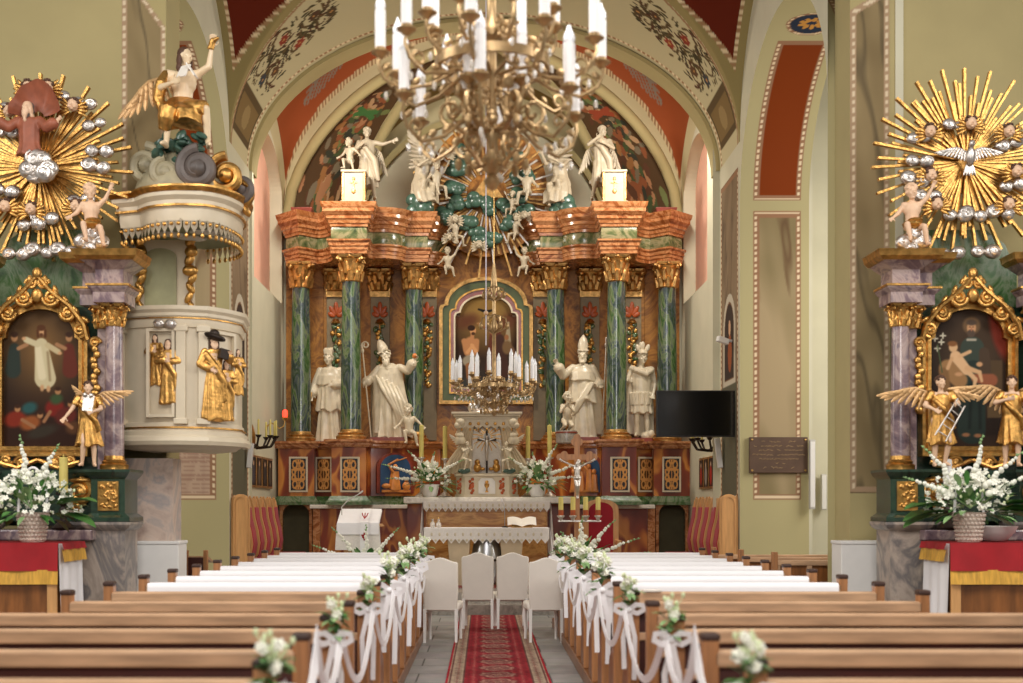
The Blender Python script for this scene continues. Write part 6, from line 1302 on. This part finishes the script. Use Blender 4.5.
# canopy
cn = thing('pulpit_canopy', 'white and gilt pulpit canopy with hanging tassels and carved scrolls on top', 'canopy', (-3.1,13.6,4.3)); q = dict(parent=cn, world=True)
cp = [(-3.72,13.98),(-3.72,13.4),(-3.5,13.32)]+curve((-3.42,13.22),(-3.3,13.05),(-3.05,13.02),5)+curve((-2.85,13.04),(-2.62,13.15),(-2.59,13.65),8)+curve((-2.6,13.85),(-2.66,14.3),(-3.1,14.4),8)
B().sweep(cp, [(-.02,4.46),(.02,4.46),(.03,4.52),(.03,4.58),(.06,4.62),(.06,4.66),(.1,4.7),(.1,4.74),(-.02,4.75)]).build('cornice', M['ivory'], smooth=30, **q)
B().sweep(cp, [(-.02,4.74),(.11,4.74),(.14,4.78),(.14,4.8),(-.02,4.81)]).build('gilt_rim', M['gold'], smooth=30, **q); B().sweep(cp, [(.0,4.6),(.07,4.6),(.07,4.62),(.0,4.62)]).build('gilt_line', M['gold'], smooth=30, **q)
B().slab(inset(cp,.98,(-3.1,13.9)), 4.44, 4.48).build('underside', mat('canopy_green',(120,124,96),.6,var=.1), smooth=0, **q)
for k, (x, y) in enumerate(((-3.3,13.5),(-2.9,13.4),(-2.75,13.7),(-3.1,13.7))): B().ell((x,y,4.43), (.14,.08,.03)).ell((x+.08,y+.05,4.43), (.09,.07,.03)).build('painted_cloud', M['greyplastic'], **q)
P = [Vector(p) for p in cp]; seg = [(P[i+1]-P[i]).length for i in range(len(P)-1)]; tot = sum(seg)
def along(s):
    for i, l in enumerate(seg):
        if s <= l: return P[i].lerp(P[i+1], s/l), (P[i+1]-P[i]).normalized()
        s -= l
    return P[-1], (P[-1]-P[-2]).normalized()
fr = B(); gt = B(); n = 44
for k in range(n):
    p, d = along((k+.5)*tot/n); w = tot/n*.46; nn = Vector((d.y,-d.x))*.02
    a, c = p-d*w+nn, p+d*w+nn; m = p+nn
    fr.add([(a.x,a.y,4.48),(c.x,c.y,4.48),(c.x,c.y,4.4),(m.x,m.y,4.33),(a.x,a.y,4.4)], [(0,1,2,3,4),(4,3,2,1,0)]); gt.ell((m.x,m.y,4.31), (.018,.018,.03), n=8, m=6); gt.ell((m.x+nn.x*.3,m.y+nn.y*.3,4.43), (.02,.012,.02), n=8, m=6)
fr.build('lambrequin', M['ivory'], smooth=0, **q); gt.build('gilt_tassels', M['gold'], kind='stuff', **q)
def volute(px, py, Y, r, m, rad, sg, a0, turns=1.5):
    b = B(); c = at(px,py,Y); scroll(b, c, r, turns, rad, a0, sg); scroll(b, c+Vector((0,.06,0)), r, turns, rad*.8, a0, sg); b.build('volute', m, **q)
grs = mat('grey_green_carving', (150,140,112), .5, var=.25); dks = mat('dark_carving', (92,82,76), .5, var=.3)
volute(146,165,13.4,.2,grs,.05,-1,PI/2); volute(165,172,13.25,.14,grs,.045,1,PI/2); volute(198,168,13.2,.2,dks,.06,1,PI/2); volute(226,175,13.3,.2,M['gold'],.05,1,PI/2,1.3); volute(240,188,13.5,.16,dks,.05,1,PI/2)
b = B(); rn = random.Random(9)
for k in range(60): b.ell(at(rn.uniform(160,208), rn.uniform(138,168), 13.4)+Vector((0,rn.uniform(-.2,.2),0)), (.07,.05,.03), (rn.uniform(-1,1),rn.uniform(-1,1),rn.uniform(0,3)), 7, 5)
b.build('carved_foliage', M['cloud'], kind='stuff', **q); B().ell((-3.1,13.55,4.85), (.55,.4,.35)).ell((-3.12,13.5,5.05), (.3,.25,.25)).build('mound', grs, **q)
B().ell(at(248,200,13.6), (.05,.1,.12), (0,.5,0)).ell(at(246,210,13.6), (.04,.08,.08), (0,-.5,0)).ell(at(238,180,13.5), (.16,.1,.04), (0,.6,0)).build('gilt_shell', M['gold'], **q)
# seated winged figure with a book on top
JE = dict(pelvis=(0,0,.5), chest=(.02,-.03,.86), neck=(.03,-.04,1.06), head=(.05,-.07,1.22), sl=(-.18,-.0,1.0), el=(-.26,-.14,.78), wl=(-.08,-.3,.8), sr=(.2,-.03,1.0), er=(.36,-.12,1.08), wr=(.4,-.14,1.33), hl=(-.1,0,.48), kl=(-.12,-.4,.42), al=(-.16,-.34,.0), hr=(.1,0,.48), kr=(.34,-.32,.46), ar=(.36,-.2,.04))
t = thing('evangelist_statue', 'seated winged figure with an open book and raised arm on the pulpit canopy', 'statue', (0,0,0)); b = body_b(B(), JE, look=(0,0,.7), hair=None); b.build('figure', mat('ivory_flesh',(232,206,168),.42,var=.05,coat=.2), t, voxel=.012, sm=2, smooth=180)
h = B(); hair_b(h, 'long'); h.xf(Matrix.Translation(JE['head']) @ Euler((0,0,.7)).to_matrix().to_4x4()).build('hair', M['hairbrown'], t)
b = B(); b.robe([(.28,.06,-.18,.3,.26,.12),(.45,.05,-.14,.3,.27,.12),(.58,.02,-.05,.24,.2,.08),(.68,0,0,.16,.13,.02)], k=8, seed=4); b.tube([(-.12,-.42,.45),(-.15,-.42,.3),(-.18,-.36,.16)], [.12,.11,.08], 10).tube([(-.2,0,1.02),(-.26,-.1,.85),(-.3,-.05,.65),(-.24,-.1,.5)], [.06,.08,.08,.06], 8).tube([(.1,-.2,.5),(.34,-.34,.47)], [.12,.1], 10).tube([(.38,-.13,1.3),(.42,-.16,1.42),(.5,-.2,1.44)], [.05,.045,.02], 8); b.build('gilt_drapery', M['gold'], t, voxel=.014, sm=2, smooth=180)
B().box((.06,-.34,.94), (.02,.17,.2), rz=.9, ry=.5).box((.17,-.36,.94), (.02,.17,.2), rz=-.2, ry=-.6).build('open_book', M['paper'], t, bevel=.005)
wing(-1,.6,-.7).xf(Matrix.Rotation(.3,4,'Z')).mv((-.1,.14,.98)).build('wing', bpy.data.materials['gilt_ivory'], t)
t.location = (wx(180,13.35),13.45,5.28); t.scale = (.78,)*3; t.rotation_euler = (0,0,.1)
# platforms and carpet
struct('trim_platform_left', B().bx(-2.66,-.72,3.2,17.2,.001,.12).bx(-3.08,-2.66,3.2,7.9,.001,.12), M['woodpanel'], smooth=0, bevel=.008); struct('trim_platform_right', B().bx(.90,2.82,3.2,17.2,.001,.12).bx(2.82,3.26,3.2,7.9,.001,.12), M['woodpanel'], smooth=0, bevel=.008)
U, V = grid2(-.48, .48, 110, 4, 18.96, 1500); a = np.abs(U); C = np.ones((*U.shape,3))*col(158,34,44)
n = fbm(U*20, V*20, 3, 3, 3)[..., None]
p = (V % .5)/.5-.5; e = np.hypot(a/.15, p/.36)+.12*np.sin(np.arctan2(p, U)*8)
C = np.ones((*U.shape,3))*col(140,36,44)
C = mix(C, col(112,34,40), ((e < 1.3)).astype(float)); C = mix(C, col(164,124,108), ((e < 1.05) & (e > .85)).astype(float)); C = mix(C, col(132,92,82), ((e < .72) & (e > .5)).astype(float)); C = mix(C, col(168,134,114), (e < .3).astype(float)); C = mix(C, col(96,40,42), (e < .14).astype(float))
d = np.abs(((U*11) % 1)-.5)+np.abs(((V*11) % 1)-.5); C = mix(C, col(172,104,94), ((d < .22) & (a < .29) & (e > 1.3)).astype(float)); C = mix(C, col(92,28,34), ((d > .8) & (a < .3) & (e > 1.3)).astype(float))
C = mix(C, col(166,144,122), (a > .31).astype(float)); bz = (V % .13)/.13-.5; d = np.abs((a-.375)/.05)+np.abs(bz)*1.6; C = mix(C, col(118,84,76), ((d < .8) & (d > .5)).astype(float)*(a > .32)*(a < .43)); C = mix(C, col(132,56,54), (d < .3).astype(float))
for x, w, c in ((.315,.008,(100,60,56)),(.437,.008,(104,66,60)),(.468,.014,(156,26,42))): C = mix(C, col(*c), (np.abs(a-x) < w).astype(float))
C = np.clip(C*(1+.16*n), 0, 1)
r = painted('carpet_runner', U, V, (U, V, U*0+.012), C, M['carpetp']); r.location = (.13,0,0); tag(r, 'red patterned carpet runner down the middle aisle', 'carpet')
# pews
ROW = [4.5+.92*k for k in range(14)]; XI, XO = {-1:-.76,1:.94}, {-1:-2.62,1:2.76}
def pew(sg, label, Y):
    xi, xo = XI[sg], XO[sg]; xc = (xi+xo)/2; L = abs(xo-xi); t = thing('pew', label, 'pew', (0,0,0), 'oak church pews'); q = dict(parent=t)
    B().box((0,.0,.965), (L-.02,.085,.07)).build('top_rail', M['wood'], smooth=0, bevel=.012, **q)
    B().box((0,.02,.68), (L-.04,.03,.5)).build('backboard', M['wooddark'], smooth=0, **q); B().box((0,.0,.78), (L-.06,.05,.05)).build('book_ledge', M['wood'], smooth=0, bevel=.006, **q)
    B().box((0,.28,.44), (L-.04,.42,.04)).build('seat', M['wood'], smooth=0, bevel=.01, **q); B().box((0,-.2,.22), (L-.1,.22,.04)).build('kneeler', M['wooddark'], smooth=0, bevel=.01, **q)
    for x in (-L/2,L/2):
        p = B().box((x,0,.585), (.068,.085,.93)).build('end_post', M['woodv'], smooth=0, bevel=.008, **q); B().box((x,0,1.055), (.078,.095,.035)).build('post_cap', M['woodcap'], p, smooth=0, bevel=.012)
        e = [(.04,.12),(.5,.12),(.5,.42),(.44,.5),(.3,.56),(.12,.72),(.04,.86)]; b = B().prism(e, x-.02, x+.02); b.V = [(y,xx,z) for xx,y,z in b.V]; b.F = [f[::-1] for f in b.F]; b.build('end_panel', M['woodpanel'], smooth=0, bevel=.005, **q)
    t.location = (xc,Y,0); return t
def ordn(k): return ('first','second','third','fourth','fifth','sixth','seventh','eighth','ninth','tenth','eleventh','twelfth','thirteenth','fourteenth')[k]
def pew_cloth(sg):
    xi, xo = XI[sg], XO[sg]; L = abs(xo-xi)-.08; t = thing('pew_cloth', 'x', 'cloth', (0,0,0), 'white cloths over the front pews'); q = dict(parent=t)
    prof = [(-.062,.6),(-.062,.7),(-.06,.85),(-.058,.97),(-.05,1.004),(-.02,1.01),(.03,1.01),(.06,1.0),(.14,.985),(.2,.95),(.21,.85)]
    B().surf(lambda u, v: ((u-.5)*L, prof[round(v*10)][0]-.008*(.5+.5*math.sin(u*31))*max(0,1-v*4), prof[round(v*10)][1]), 50, 10).build('drape', M['cloth'], smooth=70, **q)
    xe = -sg*(L/2+.0); s = -sg
    B().add([(xe,-.07,1.004),(xe,.2,.99),(xe+s*.1,.16,.95),(xe+s*.12,-.06,.96),(xe+s*.115,.02,.78),(xe+s*.11,-.09,.76),(xe,-.085,.7)], [(0,1,2,3),(3,2,4,5),(0,3,5,6)]).build('end_drop', M['cloth'], smooth=0, **q)
    return t
side = {-1:'left',1:'right'}
for sg in (-1,1):
    pr = cl = None
    for k, Y in enumerate(ROW):
        if k in (0, 4): pr = None; XO[sg] = (-3.02,-2.62)[k//4] if sg < 0 else (3.2,2.76)[k//4]
        lab = '%s oak pew in the %s block, %s row from the camera' % ('bare' if k < 6 else 'white-draped', side[sg], ordn(k))
        if pr is None: pr = pew(sg, lab, Y)
        else: dup(pr, (pr.location.x,Y,0), lab)
        if k >= 6:
            lab = 'white cloth over the %s block pew, %s draped row from the camera' % (side[sg], ordn(k-6)); loc = (pr.location.x,Y,0)
            if cl is None: cl = pew_cloth(sg); cl['label'] = lab; cl.location = loc
            else: dup(cl, loc, lab)
# posies with bows on every other pew end, and the ribbon between them
def ribbon(b, pts, w, ref=(0,1,.1)): 
    pts = [Vector(p) for p in pts]; n = len(pts); vs = []
    for i, p in enumerate(pts):
        d = (pts[min(i+1,n-1)]-pts[max(i-1,0)]).normalized(); s = d.cross(Vector(ref)).normalized()*w/2; o_ = Vector(ref)*.004; vs += [p+s, p-s, p-s+o_, p+s+o_]
    return b.add(vs, [(4*i+j,4*i+4+j,4*i+4+(j+1)%4,4*i+(j+1)%4) for i in range(n-1) for j in range(4)])
def posy(sg, seed, roses):
    t = thing('pew_posy', 'x', 'flowers', (0,0,0), 'white posies tied to the pew ends'); q = dict(parent=t); rn = random.Random(seed); f = B(); l2 = B(); b = B(); bd = B(); s = -sg
    for k in range(26):
        a = rn.uniform(0,6.28); leaf_b(f if k % 2 else l2, (.02*math.cos(a),-.02+.02*math.sin(a),rn.uniform(-.1,.05)), (math.cos(a)*.8,math.sin(a)*.6-.3,rn.uniform(-.2,1)), rn.uniform(.07,.12), rn.uniform(.035,.055))
    for k in range(roses):
        a = 2*PI*k/roses+seed; p = Vector((.045*math.cos(a),-.05+.02*math.sin(a*2),.06+.05*math.sin(a)+.03*(k%2))); 
        for i in range(3): blossom_b(b, p+Vector((0,-.008*i,.004*i)), .036-.009*i, rn, 6)
        b.ell(p, (.02,.02,.02), n=8, m=6)
    for k in range(14): q_ = Vector((rn.gauss(0,.032),-.03+rn.gauss(0,.02),.1+rn.uniform(-.04,.06))); bd.ell(q_, (.012,.012,.018), n=7, m=5).cap((0,-.02,0), q_, .003, .003, 5)
    f.build('foliage', M['leaf'], t, kind='stuff'); l2.build('pale_foliage', M['leafpale'], t, kind='stuff'); b.build('roses', M['petal'], t, kind='stuff'); bd.build('buds', M['bud'], t, kind='stuff')
    r = B()
    for a in (-1,1): ribbon(r, [(0,-.07,-.1),(a*.05,-.09,-.06),(a*.1,-.1,-.065),(a*.105,-.095,-.1),(a*.06,-.085,-.125),(0,-.075,-.105)], .036)
    r.ell((0,-.08,-.102), (.022,.02,.022), n=10, m=6)
    for a, l in ((-.03,.42),(.03,.5)): ribbon(r, [(0,-.08,-.11),(a*.6,-.09,-.2),(a*1.4,-.085,-.3),(a*1.2,-.09,-.11-l)], .034)
    r.build('bow', M['satin'], t); return t
n_ = {0:'nearest the camera',1:'second from the camera',2:'third from the camera',3:'fourth from the camera',4:'fifth from the camera',5:'sixth from the camera',6:'farthest from the camera'}
for sg in (-1,1):
    x = XI[sg]-sg*.04; vr = [posy(sg,1,3 if sg < 0 else 6), posy(sg,2,2), posy(sg,5,4)]
    for i in range(7):
        lab = 'white rose posy with satin bow on the %s aisle pew ends, %s' % (side[sg], n_[i]); loc = (x,ROW[2*i]-.045,1.04 if i < 3 else 1.07); src = vr[(0,1,2,0,2,0,2)[i]]; sc_ = (.82,.82,.85,1.1,1.2,1.2,1.2)[i]
        if i < 3: o = src; o['label'] = lab; o.location = loc; o.scale = (sc_,)*3
        else: o = dup(src, loc, lab, None, sc_)
    for i in range(6):
        ya, yb = ROW[2*i]-.06, ROW[2*i+2]-.06; b = B(); pts = []
        for k in range(25):
            t = k/24; z = 1.0-.0; sag = .34*4*t*(1-t) if i else (.16*4*(2*t)*(1-2*t) if t < .5 else .2*4*(2*t-1)*(2-2*t)); pts.append((x-sg*.03+(0 if i else 0),ya+(yb-ya)*t,(.99 if i or not (.48 < t < .52) else 1.09)-sag if not (i == 0 and abs(t-.5) < .03) else 1.09))
        ribbon(b, pts, .045, (1,-.9*-sg if False else .8,.1) if sg > 0 else (1,-.8,.1)); o = solo('ribbon_swag', b, M['satin'], 'white satin ribbon swag along the %s aisle pew ends, %s' % (side[sg], n_[i] if i < 5 else 'last before the white chairs'), 'ribbon', group='satin ribbon swags')
# cream dining chairs
def chair(label, loc, rz):
    t = thing('dining_chair', label, 'chair', (0,0,0), 'cream upholstered chairs in the aisle'); q = dict(parent=t)
    o = [(-.19,.38),(.19,.38),(.205,.6),(.207,.92),(.2,.945)]+[(.19-.38*k/16, .948+.052*math.sin(PI*k/16)**2) for k in range(17)]+[(-.2,.945),(-.207,.92),(-.205,.6)]
    b = B().prism(o, -.045, .035); b.V = [(x_, y_-(z_-.4)*.13, z_) for x_, y_, z_ in b.V]; b.build('backrest', M['chairwhite'], smooth=50, bevel=.018, **q)
    B().box((0,.22,.42), (.43,.46,.1)).build('seat', M['chairwhite'], smooth=50, bevel=.03, **q)
    for x in (-.185,.185):
        B().tube([(x,-.03,.4),(x,-.03,.2),(x,-.045,0)], [.027,.024,.02], 4).build('leg', M['whitepaint'], smooth=0, **q); B().tube([(x,.4,.38),(x+.01*(1 if x > 0 else -1),.43,.28),(x,.4,.12),(x,.41,0)], [.026,.028,.018,.016], 8).build('leg', M['whitepaint'], **q)
    t.location = loc; t.rotation_euler = (0,0,rz); return t
ch = chair('cream upholstered chair nearest on the left of the aisle', (wx(441,15.25),15.2,0), -.1)
dup(ch, (wx(545.5,15.25),15.2,0), 'cream upholstered chair nearest on the right of the aisle', .1); dup(ch, (wx(478,16.9),16.85,0), 'cream upholstered chair set back, left of the central pair', -.06); dup(ch, (wx(512,16.9),16.85,0), 'cream upholstered chair set back, right of the central pair', .06)
# benches in the side aisles
def bench(label, x0, x1, Y):
    t = thing('side_bench', label, 'bench', ((x0+x1)/2,Y,0), 'short oak benches in the right side arch'); q = dict(parent=t); L = x1-x0
    B().box((0,0,.93), (L,.08,.06)).build('top_rail', M['wood'], smooth=0, bevel=.01, **q); B().box((0,.02,.55), (L,.03,.72)).build('backboard', M['woodpanel'], smooth=0, **q); B().box((0,.22,.43), (L,.4,.04)).build('seat', M['wood'], smooth=0, **q)
    for x in np.linspace(-L/2+.03, L/2-.03, 4): B().box((x,0,.53), (.06,.06,.8)).build('stile', M['wood'], smooth=0, **q)
    for x in (-L/2,L/2): B().box((x,0,.53), (.065,.09,1.06)).build('end_post', M['woodv'], smooth=0, bevel=.008, **q); B().box((x,.2,.3), (.05,.4,.6)).build('end_panel', M['woodpanel'], smooth=0, **q)
    return t
bench('oak bench in the right side arch, nearest the pier', 3.42, 4.6, 15.3); bench('oak bench in the right side arch, second from the pier', 3.2, 4.6, 16.2); bench('oak bench in the right side arch, farthest from the pier', 3.02, 4.6, 17.1)
t = thing('prie_dieu', 'narrow dark wooden kneeling desk behind the left pier', 'kneeler', (wx(196,15.9),15.9,0)); q = dict(parent=t)
for x in (-.12,.12): B().box((x,0,.53), (.05,.07,1.06)).build('post', M['woodv'], smooth=0, bevel=.006, **q)
B().box((0,.01,.55), (.22,.03,.84)).build('panel', M['wooddark'], smooth=0, **q); B().box((0,.18,.94), (.28,.32,.03), rx=-.2).build('desk', M['wood'], smooth=0, **q); B().box((0,.3,.18), (.28,.3,.05)).build('kneeling_board', M['wood'], smooth=0, **q)
t = thing('booklet', 'small white booklet lying on the first draped right pew rail', 'booklet', (1.17,ROW[5]-.01,1.003)); B().box((0,0,.006), (.13,.09,.012), rz=.1).build('cover', M['paper'], t, smooth=0)
# ---------------------------------------------------------------- chandeliers
def chandelier(label, X0, Y, zc, R_, tiers, zbot, ztop, zhang, m, cand, rearorn):
    t = thing('chandelier', label, 'chandelier', (X0,Y,zbot)); q = dict(parent=t); h = ztop-zbot
    B().lathe([(.01,0),(.03,.015),(.045,.05),(.02,.08),(.05,.11),(.065,.16),(.03,.2),(.025,.26),(.04,.3),(.025,.34),(.025,h*.55),(.05,h*.57),(.05,h*.6),(.024,h*.63),(.024,h*.8),(.05,h*.84),(.02,h)], 20).build('stem', m, **q)
    B().cap((0,0,h),(0,0,zhang-zbot),.007).build('hanging_rod', M['brass'], **q)
    B().ring([(R_*.5*math.cos(2*PI*k/48), R_*.5*math.sin(2*PI*k/48)) for k in range(48)], [(R_*.46*math.cos(2*PI*k/48), R_*.46*math.sin(2*PI*k/48)) for k in range(48)], -.025, .025).xf(Matrix.Translation((0,0,zc-zbot-.03)) @ Matrix.Rotation(PI/2,4,'X')).build('hoop', m, smooth=30, **q)
    for n, r, dz, a0, drop in tiers:
        z = zc+dz-zbot; b = B(); b.tube([(.04,0,z-drop*.5),(r*.3,0,z-drop*.35),(r*.55,0,z-drop*.9),(r*.8,0,z-drop*1.1),(r*.97,0,z-drop*.75),(r*1.02,0,z-drop*.3),(r,0,z)], [.010,.011,.011,.010,.010,.009,.009], 7)
        c_ = Vector((r*.86,0,z-drop*.72)); b.tube([c_+Vector((.09*r*(1-k/18)*math.cos(k*.55-1.2),0,.09*r*(1-k/18)*math.sin(k*.55-1.2))) for k in range(14)], .008, 6); c_ = Vector((r*.42,0,z-drop*.25)); b.tube([c_+Vector((.12*r*(1-k/18)*math.cos(k*.55+2),0,.12*r*(1-k/18)*math.sin(k*.55+2))) for k in range(14)], .008, 6)
        for u, v in ((.5,-.8),(.68,-1.0),(.95,-.55),(.25,-.3)): b.ell((r*u,0,z+drop*v+.03), (.03,.008,.018), (0,.6,0), 7, 5)
        arm = b.build('arm', m, **q)
        B().lathe([(.012,-.02),(.03,0),(.05,.012),(.052,.018),(.03,.018),(.028,.05),(.024,.05)], 14, (r,0,z)).build('candle_cup', m, arm)
        cd = B().lathe([(cand[0],.04),(cand[0],.04+cand[1])], 14, (r,0,z)).build('candle', M['candle'], arm); B().lathe([(cand[0]*.75,.0),(cand[0]*1.0,.02),(cand[0]*.85,.045),(cand[0]*.4,.075),(.003,.1)], 12, (r,0,z+.04+cand[1])).build('bulb', M['bulb'], arm)
        arm.rotation_euler = (0,0,a0)
        if True:
            d = B()
            for k in range(3): d.ell((r*(.95-.13*k),0,z-drop*(1.15+.05*k)-.03), (.012,.012,.024), n=8, m=6)
            d.build('crystal_drops', M['crystal'], arm, kind='stuff')
        for k in range(1, n):
            c = arm.copy(); COL.objects.link(c); c.parent = t; c.rotation_euler = (0,0,a0+2*PI*k/n)
            for g in arm.children: e = g.copy(); COL.objects.link(e); e.parent = c
    for nn, rr, zz, sc_ in ((8,.15,.24,.9),(6,.22,.42,1.1)) if not rearorn else ((8,.14,.16,.8),(8,.2,.28,.9)):
        b = B(); b.tube([Vector((rr+.075*sc_*(1-k/20)*math.cos(k*.6+2.6),0,zz+.085*sc_*(1-k/20)*math.sin(k*.6+2.6))) for k in range(17)], [.011*sc_]*17, 6); b.tube([(.03,0,zz-.1),(rr*.6,0,zz-.12),(rr,0,zz-.06)], .013, 6); b.ell((rr*.8,0,zz+.12), (.02,.035,.04), n=8, m=6); b.ell((rr+.03,0,zz-.1), (.02,.02,.035), n=8, m=6)
        c = b.build('scroll', m, **q)
        for k in range(nn):
            e = c if k == 0 else c.copy()
            if k: COL.objects.link(e); e.parent = t
            e.rotation_euler = (0,0,2*PI*k/nn)
    for zz, rr in rearorn or ():
        b = B()
        for k in range(6):
            a = k*PI/3; p = Vector((rr*math.cos(a),rr*math.sin(a),zz-zbot)); b.tube([Vector((0,0,zz-zbot-rr*.6)), p*1+Vector((0,0,-.02)), Vector((p.x*.9,p.y*.9,zz-zbot+rr*.6)), Vector((0,0,zz-zbot+rr*.9))], .012, 6); b.ell(p, (.03,.03,.05), n=8, m=6)
        b.build('scroll_cage', m, **q)
    return t
chandelier('large chandelier in the foreground, cut off by the photo\'s top edge', wx(492,7), 7.0, 4.0, .62, ((10,.6,.0,.13,.16),(6,.5,-.26,.4,.2),(8,.36,.2,.3,.16),(4,.2,-.16,.9,.14)), 3.3, 4.75, 9.5, M['bronze'], (.029,.2), ())
chandelier('smaller chandelier hanging before the dark altar painting', wx(494,17), 17.0, wz(384,17), .58, ((12,.54,.0,.1,.14),(6,.3,.1,.3,.12)), wz(416,17), wz(264,17), 9.2, M['bronze'], (.027,.2), ((wz(295,17),.13),(wz(326,17),.17)))
t = thing('hanging_cord', 'thin pale cord with a small bead hanging before the altar painting', 'cord', (wx(486,16.2),16.2,wz(345,16.2))); B().cap((0,0,0),(0,0,9.3-wz(345,16.2)),.007).build('cord', M['cordw'], t); B().ell((0,0,wz(313,16.2)-wz(345,16.2)), (.03,.03,.03)).build('bead', M['wood'], t)
# ---------------------------------------------------------------- light, world, camera
sc = bpy.context.scene
w = bpy.data.worlds.new('world'); sc.world = w; w.use_nodes = True
w.node_tree.nodes['Background'].inputs['Color'].default_value = (1,.95,.88,1); w.node_tree.nodes['Background'].inputs['Strength'].default_value = .3
def area(name, loc, target, size, power, c=(1,.94,.84), sy=None):
    l = bpy.data.lights.new(name, 'AREA'); l.shape = 'RECTANGLE'; l.size = size; l.size_y = sy or size; l.energy = power; l.color = c
    o = bpy.data.objects.new(name, l); COL.objects.link(o); o.location = loc
    o.rotation_euler = (Vector(target)-Vector(loc)).to_track_quat('-Z', 'Y').to_euler(); return o
area('chapel_window_light_left', (-8.1,17,4.5), (-3,18.5,3), 2.5, 260, sy=4, c=(1,.97,.93)); area('chapel_window_light_right', (8.1,17,4.5), (3,18.5,3), 2.5, 340, sy=4, c=(1,.97,.93))
area('nave_window_light_left', (-7.5,8,7.0), (1.5,9,0), 2.5, 330, sy=4, c=(1,.97,.94)); area('nave_window_light_right', (7.5,8,7.0), (-1.5,9,0), 2.5, 330, sy=4, c=(1,.97,.94))
area('nave_fill_overhead', (0,6.0,8), (0,9,0), 3.5, 430, sy=3.5, c=(1,.97,.94))  # added fill shining down on the pews
area('west_window_light', (0,-4,5.5), (0,7,.8), 3, 520, sy=3, c=(1,.97,.94))
area('sanctuary_fill_left', (-3.2,22.3,8.6), (1.8,25.2,3.6), 1.0, 230, sy=1.2); area('sanctuary_fill_right', (3.2,22.3,8.6), (-1.8,25.2,3.6), 1.0, 230, sy=1.2)  # added fill inside the vault for the altar; the side windows are blind
cam = bpy.data.cameras.new('camera'); co = bpy.data.objects.new('camera', cam); COL.objects.link(co); sc.camera = co
co.location = (0,0,CH); co.rotation_euler = (PI/2,0,0); cam.sensor_width = 36; cam.lens = F/1023*36
cam.shift_x = (511.5-VX)/1023; cam.shift_y = (VY-341.5)/1023
cam.dof.use_dof = True; cam.dof.focus_distance = 21; cam.dof.aperture_fstop = 2.0
cam.clip_end = 200
vs_ = sc.view_settings; sc.display_settings.display_device = 'sRGB'; vs_.view_transform = 'Standard'; vs_.look = 'None'; vs_.gamma = 1; vs_.use_curve_mapping = False; vs_.exposure = 0
